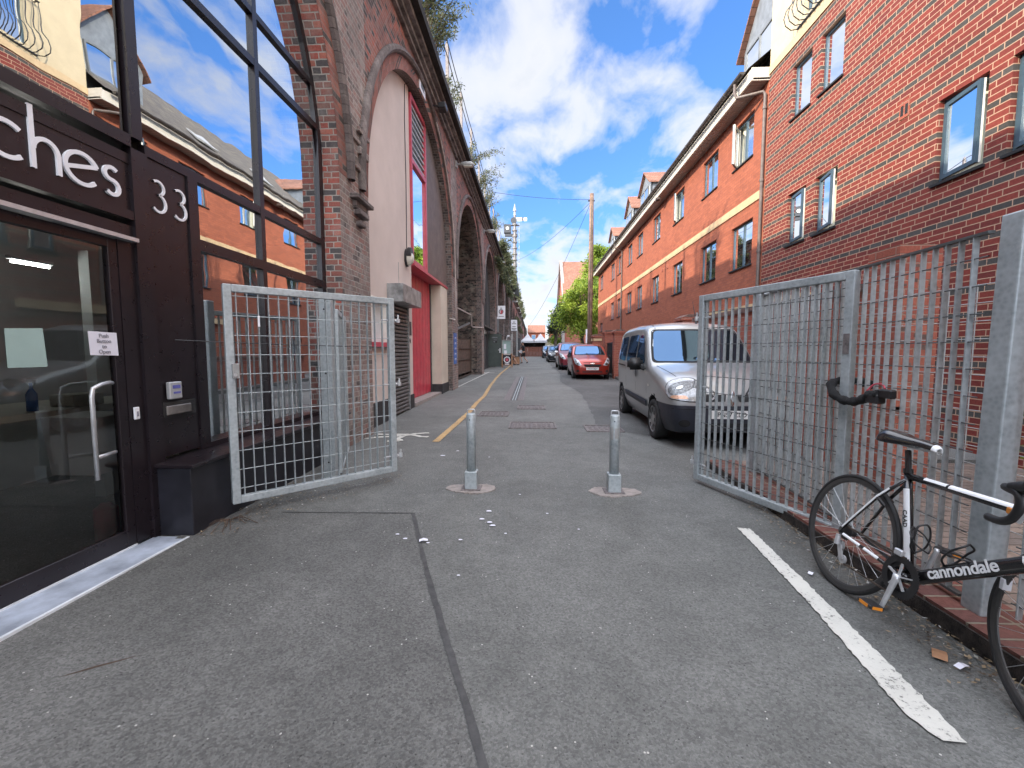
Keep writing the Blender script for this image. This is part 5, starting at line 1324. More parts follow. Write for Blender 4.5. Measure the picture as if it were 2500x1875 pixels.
def gate(name, p0, p1, z0, z1, label, boltx):
    d = Vector(p1) - Vector(p0); Lx = d.length; t = thing(name, label, 'gate', (p0[0], p0[1], 0), math.atan2(d.y, d.x))
    mesh_panel(t, Lx, z0, z1, rodmat='galv' if boltx else 'rod')
    for z in (z0 + .16, (z0 + z1) / 2 + .02, z1 - .22):
        s = 1 if boltx else -1; xb = Lx if boltx else 0
        mb = MB(); mb.tube([(xb - s * .13, 0, z), (xb + s * .055, 0, z)], .008, 8); mb.tube([(xb + s * .055, 0, z - .02), (xb + s * .055, 0, z + .02)], .02, 10)
        mb.tube([(xb + s * .055, 0, z + .02), (xb + s * .055, 0, z + .06)], .009, 8); mb.tube([(xb + s * .012, 0, z), (xb + s * .022, 0, z)], .017, 6); mb.build('hinge_bolt', 'silver', t)
    return t, Lx
lg, Lx = gate('steel_mesh_gate', (-2.455, 3.32), (-1.43, 4.36), .15, 1.93, 'galvanised mesh gate on the left, folded open in front of the glass shopfront', True)
mb = MB(); mb.box(.035, .085, -.06, -.031, 1.18, 1.30); mb.build('lock_case', 'lampgrey', lg, bevel=.004)
mb = MB(); mb.tube([(.052, -.062, 1.21), (.052, -.075, 1.21)], .014, 10); mb.build('lock_knob', 'silver', lg)
mb = MB(); mb.box(.235, .25, -.03, -.026, 1.60, 1.69); mb.build('white_tie', 'white', lg)
mb = MB((-2.7, 3.3, 1.4)); mb.tube([(-2.76, 3.2, 1.485), (-2.6, 3.46, 1.475), (-2.2, 3.88, 1.455), (-1.55, 4.5, 1.44)], .004, 5); tag(mb.build('loose_wire', 'black'), 'thin black wire stretched from the shopfront across the left gate', 'wire')
rg, Lx2 = gate('steel_mesh_gate', (1.68, 4.45), (2.20, 3.08), .09, 1.95, 'galvanised mesh gate on the right, swung open in front of the silver van', False)
mb = MB(); mb.box(Lx2 - .05, Lx2 - .01, -.034, -.031, 1.38, 1.52); mb.build('lock_plate', 'iron', rg)
# post behind the left gate, with a short fixed panel beyond it
t = thing('fence_post', 'square galvanised post standing behind the left gate, with bolt holes', 'post', (-2.12, 4.41, G(4.4))); 
mb = MB(); mb.box(-.09, .04, -.05, .05, 0, 1.88); mb.build('post', 'galv', t, bevel=.006)
mb = MB()
for z in (1.78, 1.12, .18): mb.cyl((-.03, -.051, z), (-.03, -.049, z), .010, n=10)
mb.build('bolt_hole', 'blackwin', t)
t = thing('side_mesh_panel', 'short galvanised mesh panel between the post and the viaduct pier', 'fence', (-2.08, 4.47, 0), math.atan2(1.15, -.42)); mesh_panel(t, 1.2, .08, 1.84, .05)
# right fence
fy0, fy1 = 4.55, 2.17
d = Vector((2.16 - 2.34, fy1 - fy0)); t = thing('mesh_fence', 'galvanised mesh fence panel between the right gate and the big steel post', 'fence', (2.34, fy0, 0), math.atan2(d.y, d.x))
mesh_panel(t, d.length - .02, .17, 1.96, framed=False, depth=.028, thick=.006, rodmat='rod', pitch=.078, rodp=.135)
mb = MB(); mb.box(-.08, .02, -.05, .05, 0, 2.0); mb.build('end_post', 'galv', t, bevel=.006)
for zz in (1.955, .165):
    mb = MB(); mb.box(.02, d.length - .02, -.016, .016, zz, zz + .014); mb.build('edge_strip', 'rod', t)
t = thing('steel_post', 'thick square galvanised post at the right edge, behind the bicycle', 'post', (2.18, 2.12, .13))
mb = MB(); mb.box(-.045, .05, -.05, .05, 0, 1.90); mb.build('post', 'galv', t, bevel=.008, seg=2); t.rotation_euler = (0, R(1.3), 0)
mb = MB(); mb.tube([(.015, -.055, .22), (.015, -.075, .22)], .009, 8); mb.tube([(.02, -.055, 1.83), (.02, -.066, 1.83)], .009, 8); mb.build('bolt', 'silver', t)
mb = MB(); mb.box(.01, .055, -.068, -.055, 1.66, 1.745); mb.build('clamp', 'iron', t)
t = thing('mesh_fence', 'nearer galvanised mesh fence panel beyond the big post at the right edge', 'fence', (2.23, 2.03, 0), math.atan2(-1, .06)); mesh_panel(t, 2.2, .17, 1.96, framed=False, depth=.028, rodp=.135, rodmat='rod')
# thin wire cage panel in the yard
t = thing('wire_cage_panel', 'thin bright wire mesh panel in the yard behind the fence', 'fence', (3.0, 4.3, .13), R(-90)); mb = MB()
for k in range(9): mb.tube([(k * .2, 0, 0), (k * .2, 0, 1.72)], .004, 5, caps=False)
for k in range(15): mb.tube([(0, 0, .02 + k * .121), (1.62, 0, .02 + k * .121)], .0035, 5, caps=False)
mb.build('wire_mesh', 'lampgrey', t)
# black fabric-covered chain lock round the gate stile and the fence
t = thing('fabric_chain_lock', 'black fabric covered chain lock wrapped round the gate edge and the fence', 'bicycle lock', (2.15, 3.0, 1.12)); o = t.location
mb = MB(o); pts = [(2.28, 3.02, 1.17), (2.31, 3.10, 1.18), (2.24, 3.19, 1.19), (2.13, 3.17, 1.17), (2.10, 3.10, 1.10), (2.12, 3.03, 1.065), (2.14, 2.96, 1.065), (2.155, 2.90, 1.09), (2.16, 2.85, 1.12), (2.16, 2.78, 1.13)]
from mathutils import noise as mno
def smooth_pts(P, k=6, closed=False):
    out = []; n = len(P); V = [Vector(p) for p in P]
    for i in range(n - 1):
        p0, p1, p2, p3 = V[max(i - 1, 0)], V[i], V[i + 1], V[min(i + 2, n - 1)]
        for j in range(k):
            t_ = j / k; out.append(.5 * ((2 * p1) + (p2 - p0) * t_ + (2 * p0 - 5 * p1 + 4 * p2 - p3) * t_ * t_ + (-p0 + 3 * p1 - 3 * p2 + p3) * t_ ** 3))
    return out + [V[-1]]
sp_ = smooth_pts(pts); mb.tube(sp_, [.028 + .004 * math.sin(i * 1.1) + .002 * math.sin(i * 2.7) for i in range(len(sp_))], 12); mb.build('sleeve', simple('black_fabric', (.014, .014, .015), .9, 0, .2, 60, .6), t, smooth=True)
mb = MB(o); mb.box(2.135, 2.195, 2.77, 2.87, 1.07, 1.13); mb.box(2.145, 2.185, 2.68, 2.78, 1.11, 1.165); mb.build('lock_body', 'black', t, bevel=.008)
mb = MB(o); mb.tube(smooth_pts([(2.17, 2.90, 1.14), (2.19, 2.87, 1.185), (2.20, 2.82, 1.19), (2.19, 2.78, 1.165)]), .006, 6); mb.build('red_cord', 'redframe', t)

# ================= BICYCLE =================
bk = thing('road_bicycle', 'black and white road bicycle leaning against the mesh fence', 'bicycle', (1.765, 2.50, .145 * 0 + .03)); bk.rotation_euler = (R(-10.5), 0, R(-89.2))
MT['bikeblack'] = simple('gloss_black_frame', (.010, .010, .011), .22, 0, .05, 8, coat=.6, use_obj=True)
MT['bikewhite'] = simple('white_frame_paint', (.78, .79, .80), .35, 0, .03, 8, use_obj=True)
MT['rim'] = simple('dark_alloy_rim', (.10, .10, .10), .4, .6, .1, 8, use_obj=True)
MT['amber'] = simple('amber_reflector', (.75, .26, .02), .35, 0, .05, 40)
WR = .334
def wheel(cx, par, rear):
    w = thing_local('wheel', par)
    return w
def ring_lathe(mb, c, prof, n=56):
    """prof: (radius, lateral y) closed profile, lathed round the y axis through c"""
    k = len(prof); b0 = len(mb.v)
    for i in range(n):
        a = 2 * PI * i / n
        for r, y in prof: mb.v.append(Vector((c[0] + r * math.cos(a), c[1] + y, c[2] + r * math.sin(a))))
    for i in range(n):
        for j in range(k):
            mb.f.append([b0 + i * k + j, b0 + i * k + (j + 1) % k, b0 + ((i + 1) % n) * k + (j + 1) % k, b0 + ((i + 1) % n) * k + j]); mb.uv.append(None)
for nm, cx, rear in (('rear', 0.0, True), ('front', .980, False)):
    c = (cx, 0, WR)
    mb = MB(); ring_lathe(mb, c, [(WR - .012 + .0125 * math.cos(a), .0125 * math.sin(a)) for a in [2 * PI * k / 10 for k in range(10)]], 72)
    ty = mb.build('wheel', 'rubber', bk, smooth=True)
    mb = MB(); ring_lathe(mb, c, [(WR - .021, .009), (WR - .021, -.009), (WR - .040, -.008), (WR - .048, -.003), (WR - .048, .003), (WR - .040, .008)], 72); mb.build('rim', 'rim', ty, smooth=False)
    mb = MB(); rnd = random.Random(2); ns = 24
    for k in range(ns):
        a = 2 * PI * k / ns; s = 1 if k % 2 else -1; hr = .022; off = (.6 if (k // 2) % 2 else -.6)
        p = Vector((c[0] + hr * math.cos(a + off), s * (.03 if not rear else .025), c[2] + hr * math.sin(a + off))); q = Vector((c[0] + (WR - .045) * math.cos(a), 0, c[2] + (WR - .045) * math.sin(a)))
        mb.tube([p, q], .0011, 4, caps=False)
    mb.build('spokes', 'silver', ty)
    mb = MB(); mb.tube([(cx, -.05, WR), (cx, -.03, WR), (cx, -.028, WR), (cx, .028, WR), (cx, .03, WR), (cx, .05, WR)], [.012, .012, .022, .022, .012, .012], 14); mb.build('hub', 'black', ty)
# white reflector tag on front rim
mb = MB(); a = R(160); mb.box(.99 + (WR - .030) * math.cos(a) - .008, .99 + (WR - .030) * math.cos(a) + .010, -.014, .014, WR + (WR - .03) * math.sin(a) - .022, WR + (WR - .03) * math.sin(a) + .022); mb.build('rim_sticker', 'white', bk)
BB = Vector((.405, 0, .275)); ST = Vector((.258, 0, .765)); HT = Vector((.875, 0, .785)); HB = Vector((.920, 0, .635)); RA = Vector((0, 0, WR)); FA = Vector((.980, 0, WR))
fm = MB()
fm.tube([BB + (HB - BB) * t_ for t_ in (0, .1, .5, .9, 1)], [.027, .031, .031, .030, .026], 14)
fm.tube([BB, ST], [.019, .017], 14); fm.tube([ST + (BB - ST) * .03, HT + (HB - HT) * .18], [.017, .019], 14)
fm.tube([HT + Vector((-.006, 0, .01)), HB + Vector((.004, 0, -.01))], .021, 14)
fm.tube([BB + Vector((0, -.035, 0)), BB + Vector((0, .035, 0))], .022, 14)
for s in (-1, 1):
    fm.tube([BB + Vector((-.02, s * .022, 0)), BB + (RA - BB) * .35 + Vector((0, s * .035, 0)), RA + Vector((.012, s * .062, -.005))], [.011, .010, .008], 10)
    fm.tube([ST + (BB - ST) * .07 + Vector((0, s * .012, 0)), ST + (RA - ST) * .4 + Vector((0, s * .032, 0)), RA + Vector((.004, s * .062, .004))], [.009, .0085, .007], 10)
fm.build('frame', 'bikeblack', bk, smooth=True)
# white panels on the tubes
def skin(mb, a, b, r, a0, a1, up=Vector((0, 0, 1)), n=8):
    d = (b - a).normalized(); u = up - d * up.dot(d); u.normalize(); w = d.cross(u)
    for k in range(n):
        t0, t1 = R(a0 + (a1 - a0) * k / n), R(a0 + (a1 - a0) * (k + 1) / n)
        f = lambda t_: (u * math.cos(t_) + w * math.sin(t_)) * r
        mb.face([a + f(t0), b + f(t0), b + f(t1), a + f(t1)])
def wp(*a_):
    m_ = MB(); skin(m_, *a_); m_.build('white_panel', 'bikewhite', bk)
T0 = ST + (BB - ST) * .03; T1 = HT + (HB - HT) * .18
wp(T0 + (T1 - T0) * .16, T0 + (T1 - T0) * .34, .0183, 15, 75); wp(T0 + (T1 - T0) * .36, T0 + (T1 - T0) * .78, .0190, 8, 85); wp(T0 + (T1 - T0) * .84, T0 + (T1 - T0) * .95, .0196, 30, 85)
wp(ST + (BB - ST) * .16, ST + (BB - ST) * .84, .0196, -25, -150, Vector((-1, 0, 0)))
wp(BB + (HB - BB) * .84, BB + (HB - BB) * .86, .0325, 0, 360)
for s in (-1,):
    A = ST + (BB - ST) * .07 + Vector((0, s * .012, 0)); B = ST + (RA - ST) * .4 + Vector((0, s * .032, 0)); C_ = RA + Vector((.004, s * .062, .004))
    wp(A + (B - A) * .5, B, .0100, -15, -110); wp(B, B + (C_ - B) * .9, .0092, -15, -110)
    A = BB + Vector((-.02, s * .022, 0)); B = BB + (RA - BB) * .35 + Vector((0, s * .035, 0)); C_ = RA + Vector((.012, s * .062, -.005))
    wp(B + (A - B) * .7, B + (A - B) * .2, .0118, 20, 110); wp(B + (C_ - B) * .35, B, .0112, 20, 110); wp(B + (C_ - B) * .9, B + (C_ - B) * .45, .0106, 20, 110)
# lettering on the down tube (camera side is -y)
dn = (HB - BB).normalized(); upd = Vector((0, -1, 0)).cross(dn) * 1
upv = Vector((-dn.z, 0, dn.x))
o_ = put_text('lettering', 'cannondale', .070, 'bikewhite', BB + dn * .285 + Vector((0, -.0315, 0)) + upv * .001, dn, upv, bk, .0008, space=.97, bold=.0014, sx=1.0)
d2 = (BB - ST).normalized(); u2 = Vector((d2.z, 0, -d2.x)) * -1
put_text('lettering', 'CAAD', .030, 'ink_black', ST + (BB - ST) * .45 + Vector((0, -.0198, 0)), d2, Vector((-d2.z, 0, d2.x)) * -1 if False else Vector((-d2.z, 0, d2.x)), bk, .0006, bold=.0006)
# seat post, saddle
mb = MB(); SP = (ST - BB).normalized(); mb.tube([ST - SP * .03, ST + SP * .115], .0135, 12); mb.tube([ST - SP * .005, ST + SP * .02], .021, 12); mb.build('seat_post', 'bikeblack', bk, smooth=False)
sc_ = ST + SP * .125
def saddle():
    bm = bmesh.new(); rows = []
    st = [(-.135, .066, .018), (-.125, .072, .024), (-.09, .074, .024), (-.05, .060, .018), (-.01, .040, .012), (.03, .026, .010), (.08, .019, .008), (.125, .015, .004), (.142, .008, -.006)]
    for x, w, z in st:
        r = []
        for j in range(9):
            a = PI * j / 8; yy = -w * math.cos(a); zz = z + .012 * math.sin(a) - (.050 if j in (0, 8) else .018 if j in (1, 7) else .0) * (w / .07)
            r.append(bm.verts.new((x, yy, zz)))
        rows.append(r)
    for a, b in zip(rows[:-1], rows[1:]):
        for j in range(8): bm.faces.new((a[j], a[j + 1], b[j + 1], b[j]))
    me = bpy.data.meshes.new('saddle'); bm.to_mesh(me); bm.free()
    for p in me.polygons: p.use_smooth = True
    me.materials.append(MT['bikeblack']); me.materials.append(MT['bikewhite'])
    for i, p in enumerate(me.polygons):
        if ((p.index % 8) == 7 and p.index // 8 not in (3, 4)) or p.index // 8 >= 7: p.material_index = 1
    o = bpy.data.objects.new('saddle', me); link(o); o.parent = bk; o.location = sc_ + Vector((.02, 0, .028)); o.rotation_euler = (0, R(2), 0)
    m = o.modifiers.new('s', 'SOLIDIFY'); m.thickness = .012; m = o.modifiers.new('sub', 'SUBSURF'); m.levels = 1; m.render_levels = 2
    return o
sad = saddle()
mb = MB()
for s in (-1, 1): mb.tube([(-.10, s * .03, .0), (-.06, s * .022, -.018), (.05, s * .022, -.020), (.12, s * .008, -.002)], .0035, 6)
mb.build('saddle_rails', 'silver', sad)
# fork and bars
mb = MB()
for s in (-1, 1): mb.tube([HB + Vector((.005, s * .022, -.03)), HB + (FA - HB) * .5 + Vector((0, s * .045, 0)), FA + Vector((0, s * .05, 0))], [.014, .011, .007], 10)
mb.tube([HB + Vector((.005, -.03, -.03)), HB + Vector((.005, .03, -.03))], .02, 10); mb.build('fork', 'bikeblack', bk, smooth=True)
SM = HT + Vector((-.014, 0, .065)); HC = SM + Vector((.075, 0, .02))
mb = MB(); mb.tube([HT, SM + Vector((-.004, 0, .02))], .017, 12); mb.tube([SM, HC], [.018, .016], 12); mb.build('stem', 'bikeblack', bk, smooth=False)
for s in (-1, 1):
    P_ = [(0, 0, 0), (0, .12, 0), (.0, .19, 0), (.02, .205, 0), (.075, .207, -.008), (.092, .208, -.045), (.075, .211, -.095), (.03, .213, -.122), (-.03, .214, -.126)]
    mb = MB(); mb.tube([HC + Vector((x, s * y, z)) for x, y, z in [tuple(v) for v in smooth_pts(P_, 5)]], .0145, 10); mb.build('handlebar', 'black', bk, smooth=True)
    h0 = HC + Vector((.07, s * .207, .0))
    mb = MB(); mb.tube(smooth_pts([h0 + Vector((-.03, 0, .008)), h0 + Vector((.0, 0, .018)), h0 + Vector((.04, 0, .025)), h0 + Vector((.065, 0, .05)), h0 + Vector((.075, 0, .07))], 4), [.016] * 5 + [.020] * 4 + [.021] * 4 + [.019] * 3 + [.012], 12); hd = mb.build('brake_hood', 'black', bk, smooth=True)
    mb = MB(); mb.tube(smooth_pts([h0 + Vector((.055, s * .004, .03)), h0 + Vector((.075, s * .008, -.01)), h0 + Vector((.07, s * .012, -.06)), h0 + Vector((.05, s * .015, -.10))], 4), [.008] * 6 + [.006] * 7, 8); mb.build('brake_lever', 'silver', hd)
    mb = MB(); mb.tube(smooth_pts([HC + Vector((.06, s * .19, .02)), HC + Vector((.10, s * .10, .08)), HC + Vector((.08, 0, .03)), HB + Vector((.04, 0, .05))], 6), .0028, 6); mb.build('brake_cable', 'black', bk)
mb = MB(); mb.box(HC.x + .02, HC.x + .055, -.04, .04, HC.z - .035, HC.z - .005); fl = mb.build('front_light', 'black', bk, bevel=.008)
mb = MB(); mb.box(HC.x - .02, HC.x + .03, -.175, -.165, HC.z - .10, HC.z - .075); mb.build('bar_reflector', 'amber', bk, bevel=.004)
# brakes
mb = MB(); p = ST + (RA - ST) * .42; mb.tube([p + Vector((-.01, -.03, .02)), p + Vector((.03, -.035, .0)), p + Vector((.045, -.02, -.02))], .009, 8); mb.tube([p + Vector((-.01, .03, .02)), p + Vector((.03, .03, .0))], .009, 8); mb.build('rear_brake', 'black', bk)
mb = MB(); p = HB + Vector((.045, 0, -.03)); mb.tube([p + Vector((0, -.03, .02)), p + Vector((.01, -.035, -.03))], .008, 8); mb.tube([p + Vector((0, .03, .02)), p + Vector((.01, .035, -.03))], .008, 8); mb.tube([p + Vector((0, -.03, .02)), p + Vector((0, .03, .02))], .009, 8); mb.build('front_brake', 'black', bk)
# drivetrain on the camera side
yc_ = -.045
for r0, r1, y in ((.070, .099, yc_), (.055, .076, yc_ + .008)):
    mb = MB(); mb.disc_ring((BB.x, y, BB.z), (0, 1, 0), r0, r1, 40, .003)
    for k in range(46):
        a = 2 * PI * k / 46; 
        if r1 > .09: mb.bar(BB + Vector((math.cos(a) * .098, y, math.sin(a) * .098)), BB + Vector((math.cos(a) * .103, y, math.sin(a) * .103)), .004, .003)
    mb.build('chainring', 'black', bk)
cd = Vector((math.cos(R(-97)), 0, math.sin(R(-97))))
for s, dirv, y in ((-1, cd, yc_ - .016), (1, -cd, .058)):
    mb = MB(); A = Vector((BB.x, y, BB.z)); B = A + dirv * .17 + Vector((0, s * .012, 0)); mb.tube([A - dirv * .012, A + dirv * .02, B - dirv * .01, B + dirv * .008], [.016, .014, .010, .011], 12)
    cr = mb.build('crank', 'silver', bk, smooth=True)
    mb = MB(); 
    if s < 0:
        for k in range(5):
            a = 2 * PI * k / 5 + .3; mb.bar(A + Vector((0, .008, 0)), A + Vector((math.cos(a) * .066, .012, math.sin(a) * .066)), .012, .006)
        mb.build('chainring_spider', 'silver', cr)
    mb = MB(); Pd = B + Vector((0, s * .055, 0)); mb.box(Pd.x - .042, Pd.x + .042, Pd.y - .035, Pd.y + .035, Pd.z - .010, Pd.z + .010); pdl = mb.build('pedal', 'black', cr, bevel=.004)
    mb = MB(); 
    for e in (-.0432, .0420): mb.box(Pd.x + e, Pd.x + e + .0012, Pd.y - .024, Pd.y + .024, Pd.z - .007, Pd.z + .007)
    mb.box(Pd.x - .026, Pd.x + .026, Pd.y + s * .0352, Pd.y + s * .0362, Pd.z - .008, Pd.z + .008)
    mb.build('pedal_reflector', 'amber', pdl)
mb = MB()
for k in range(8): mb.disc_ring((0, -.022 - .0036 * k, WR), (0, 1, 0), .016, .048 - .0036 * k, 26, .0016)
mb.build('cassette', 'rim', bk)
mb = MB(); ch = Vector((0, yc_, 0)); mb.bar(BB + Vector((0, yc_, .098)), RA + Vector((0, yc_, .038)), .006, .008); dj = RA + Vector((.02, yc_, -.075)); dl = RA + Vector((.055, yc_, -.145))
mb.bar(BB + Vector((0, yc_, -.098)), dl + Vector((0, 0, -.02)), .006, .008); mb.build('chain', 'ironrust', bk)
mb = MB(); mb.tube([RA + Vector((.01, yc_ - .02, -.02)), dj + Vector((-.005, -.02, .0))], [.012, .016], 10); mb.disc_ring(dj, (0, 1, 0), .006, .024, 16, .01); mb.disc_ring(dl, (0, 1, 0), .006, .024, 16, .01); mb.bar(dj + Vector((0, -.01, 0)), dl + Vector((0, -.01, 0)), .006, .028); mb.build('rear_derailleur', 'silver', bk)
mb = MB(); mb.box(BB.x - .055, BB.x - .01, yc_ - .012, yc_ + .01, BB.z + .095, BB.z + .125); mb.build('front_derailleur', 'silver', bk, bevel=.004)
# bottle cages
for (pc, dd, mt) in ((BB + (HB - BB) * .42 + upv * .033, dn, 'black'), (ST + (BB - ST) * .62 + Vector((.024, 0, .008)), SP, 'black')):
    nrm = upv if dd is dn else Vector((dn.x, 0, 0)).normalized() + Vector((0, 0, .28)); nrm.normalize(); mb = MB()
    for s in (-1, 1):
        mb.tube(smooth_pts([pc - dd * .07, pc - dd * .04 + nrm * .02 + Vector((0, s * .034, 0)), pc + dd * .01 + nrm * .045 + Vector((0, s * .037, 0)), pc + dd * .055 + nrm * .055 + Vector((0, s * .028, 0)), pc + dd * .07 + nrm * .07]), .0045, 8)
        mb.tube(smooth_pts([pc + dd * .05, pc + dd * .02 + nrm * .02 + Vector((0, s * .034, 0)), pc - dd * .03 + nrm * .05 + Vector((0, s * .034, 0)), pc - dd * .06 + nrm * .072]), .004, 8)
    mb.bar(pc - dd * .075, pc + dd * .055, .014, .005); mb.build('bottle_cage', mt, bk, smooth=True)

# the steering is turned towards the street: swing the fork, wheel and bars about the head tube
axd = (HT - HB).normalized(); TS = Matrix.Translation(HB) @ Matrix.Rotation(R(-17), 4, axd) @ Matrix.Translation(-HB)
def swing(o):
    o.data.transform(TS)
    for c in o.children: swing(c)
for o in list(bk.children):
    nm = o.name.split('.')[0]
    if nm in ('fork', 'stem', 'handlebar', 'brake_hood', 'brake_cable', 'front_light', 'bar_reflector', 'front_brake', 'rim_sticker') or (nm == 'wheel' and o.data.vertices[0].co.x > .5): swing(o)
# ================= VEHICLES =================
def paint(name, col, metal=.5, rough=.32):
    m, nt, b = new_mat(name); v = objc(nt)
    n = noise(nt, v, 2.2, 6, .65)
    L(nt, MIX(nt, n, tuple(x * .86 for x in col), tuple(min(1, x * 1.1) for x in col)), b.inputs['Base Color'])
    b.inputs['Metallic'].default_value = metal; b.inputs['Roughness'].default_value = rough
    b.inputs['Coat Weight'].default_value = .8; b.inputs['Coat Roughness'].default_value = .05
    bp = N(nt, 'ShaderNodeBump', i_Strength=.03, i_Distance=.02); L(nt, noise(nt, v, 1.5, 2, .5), bp.inputs['Height']); L(nt, bp.outputs[0], b.inputs['Coat Normal'])
    return m
def dark_glass():
    m = bpy.data.materials.new('car_glass'); m.use_nodes = True; nt = m.node_tree; nt.nodes.clear()
    out = N(nt, 'ShaderNodeOutputMaterial'); d = N(nt, 'ShaderNodeBsdfDiffuse'); d.inputs[0].default_value = (.010, .012, .014, 1)
    g = N(nt, 'ShaderNodeBsdfGlossy', i_Roughness=.02); g.inputs[0].default_value = (.30, .54, .95, 1)  # blue of the sky painted into the reflection colour
    fr = N(nt, 'ShaderNodeFresnel', i_IOR=1.6); mx = N(nt, 'ShaderNodeMixShader'); L(nt, M(nt, 'ADD', M(nt, 'MULTIPLY', fr.outputs[0], 1.3), .10, clamp=True), mx.inputs[0])
    L(nt, d.outputs[0], mx.inputs[1]); L(nt, g.outputs[0], mx.inputs[2]); L(nt, mx.outputs[0], out.inputs[0]); return m
MT['carglass'] = dark_glass()
MT['van'] = paint('silver_van_paint', (.34, .35, .35), .42, .36)
MT['redcar'] = paint('orange_red_car_paint', (.30, .022, .012), .55, .3)
MT['maroon'] = paint('maroon_car_paint', (.20, .022, .035), .5, .3)
MT['blackcar'] = paint('black_car_paint', (.014, .016, .022), .3, .25)
MT['bluecar'] = paint('dark_blue_car_paint', (.022, .035, .055), .3, .25)
MT['bumper'] = simple('dark_blue_grey_bumper', (.020, .023, .036), .5, 0, .12, 6, .1)
MT['lampglass'] = simple('headlight_glass', (.36, .38, .40), .2, .2, .25, 30, .06, coat=.8)
MT['lampbowl'] = simple('headlight_bowl', (.20, .21, .22), .12, .8, .4, 40, .4)
MT['lampamber'] = simple('clear_amber', (.62, .36, .24), .2, .3, .2, 40)
MT['chrome'] = simple('chrome_trim', (.75, .76, .78), .14, 1.0, .03, 9)
MT['plate'] = simple('number_plate_white', (.74, .74, .72), .4)
def interp(tab, x):
    if x <= tab[0][0]: return tab[0][1]
    for (a, b), (c, d) in zip(tab[:-1], tab[1:]):
        if x <= c:
            t = (x - a) / (c - a); return b + (d - b) * t
    return tab[-1][1]
def smooth_interp(tab, x, r=.05):
    return sum(interp(tab, x + r * k) for k in (-1, -.5, 0, .5, 1)) / 5
def make_body(P):
    xs = sorted(set([round(v, 3) for v in P['xs']])); rows = []
    for x in xs:
        zt = smooth_interp(P['top'], x, P.get('sr', .05)) if .2 < x < P['L'] - .12 else interp(P['top'], x)
        zb = interp(P['bot'], x); w = interp(P['wid'], x) ; belt = P['belt']; rc = min(P['rc'], (zt - zb) * .35)
        def Y(z):
            y = w
            if z < zb + .22: y -= .055 * ((zb + .22 - z) / .22) ** 2
            if z > belt: y -= P['tumble'] * (z - belt) ** P.get('te', 1.15)
            else: y -= .018 * ((belt - z) / .5) ** 2 if z < belt - .1 else 0
            return y
        zs = zt - rc; pts = [(0, zb), (w * .5, zb), (Y(zb) * .97, zb)]
        nS = 16
        for k in range(nS + 1):
            z = zb + .01 + (zs - zb - .01) * k / nS; pts.append((Y(z), z))
        yc = Y(zs) - rc
        for k in range(1, 7):
            a = R(90 * k / 6); pts.append((yc + rc * math.cos(a), zs + rc * math.sin(a) * .9))
        zt2 = zs + rc * .9
        for k in range(1, 7):
            t_ = k / 6; pts.append((yc * (1 - t_), zt2 + rc * .1 * 0 + P['crown'] * (1 - (1 - t_) ** 2)))
        rows.append((x, pts))
    bm = bmesh.new(); V = []
    for x, pts in rows:
        full = [(y, z) for y, z in pts] + [(-y, z) for y, z in pts[-2:0:-1]]
        V.append([bm.verts.new((x, y, z)) for y, z in full])
    n = len(V[0])
    for a, b in zip(V[:-1], V[1:]):
        for j in range(n): bm.faces.new((a[j], b[j], b[(j + 1) % n], a[(j + 1) % n]))
    bm.faces.new(V[0]); bm.faces.new(V[-1][::-1])
    bmesh.ops.recalc_face_normals(bm, faces=bm.faces)
    for zc in P.get('cutz', []):
        g = bm.verts[:] + bm.edges[:] + bm.faces[:]; bmesh.ops.bisect_plane(bm, geom=g, plane_co=(0, 0, zc), plane_no=(0, 0, 1), dist=1e-5)
    return bm
def cut_wheels(bm, P):
    me = bpy.data.meshes.new('body'); bm.to_mesh(me); ob = bpy.data.objects.new('body', me); link(ob)
    cut = []
    for x in (P['fw'], P['rw']):
        for s in (-1, 1):
            b2 = bmesh.new(); bmesh.ops.create_cone(b2, cap_ends=True, segments=40, radius1=P['ar'], radius2=P['ar'], depth=.5)
            bmesh.ops.transform(b2, matrix=Matrix.Translation((x, s * (P['W'] / 2), P['wr'] + .01)) @ Matrix.Rotation(R(90), 4, 'X'), verts=b2.verts)
            m2 = bpy.data.meshes.new('c'); b2.to_mesh(m2); b2.free(); c = bpy.data.objects.new('c', m2); link(c); cut.append(c)
            md = ob.modifiers.new('b', 'BOOLEAN'); md.operation = 'DIFFERENCE'; md.object = c; md.solver = 'EXACT'
    dg = bpy.context.evaluated_depsgraph_get(); dg.update(); m3 = bpy.data.meshes.new_from_object(ob.evaluated_get(dg))
    for c in cut: bpy.data.objects.remove(c)
    ob.modifiers.clear(); ob.data = m3; return ob
def inside(poly, p):
    c = False; n = len(poly)
    for i in range(n):
        a, b = poly[i], poly[i - 1]
        if (a[1] > p[1]) != (b[1] > p[1]) and p[0] < (b[0] - a[0]) * (p[1] - a[1]) / (b[1] - a[1]) + a[0]: c = not c
    return c
def rounded(poly, r=.04, n=4):
    out = []; m = len(poly)
    for i in range(m):
        p = Vector(poly[i]); a = Vector(poly[i - 1]) - p; b = Vector(poly[(i + 1) % m]) - p
        ra = min(r, a.length * .45); rb = min(r, b.length * .45); A = p + a.normalized() * ra; B = p + b.normalized() * rb
        for k in range(n + 1):
            t_ = k / n; q = A * (1 - t_) ** 2 + p * 2 * t_ * (1 - t_) + B * t_ * t_; out.append((q.x, q.y))
    return out
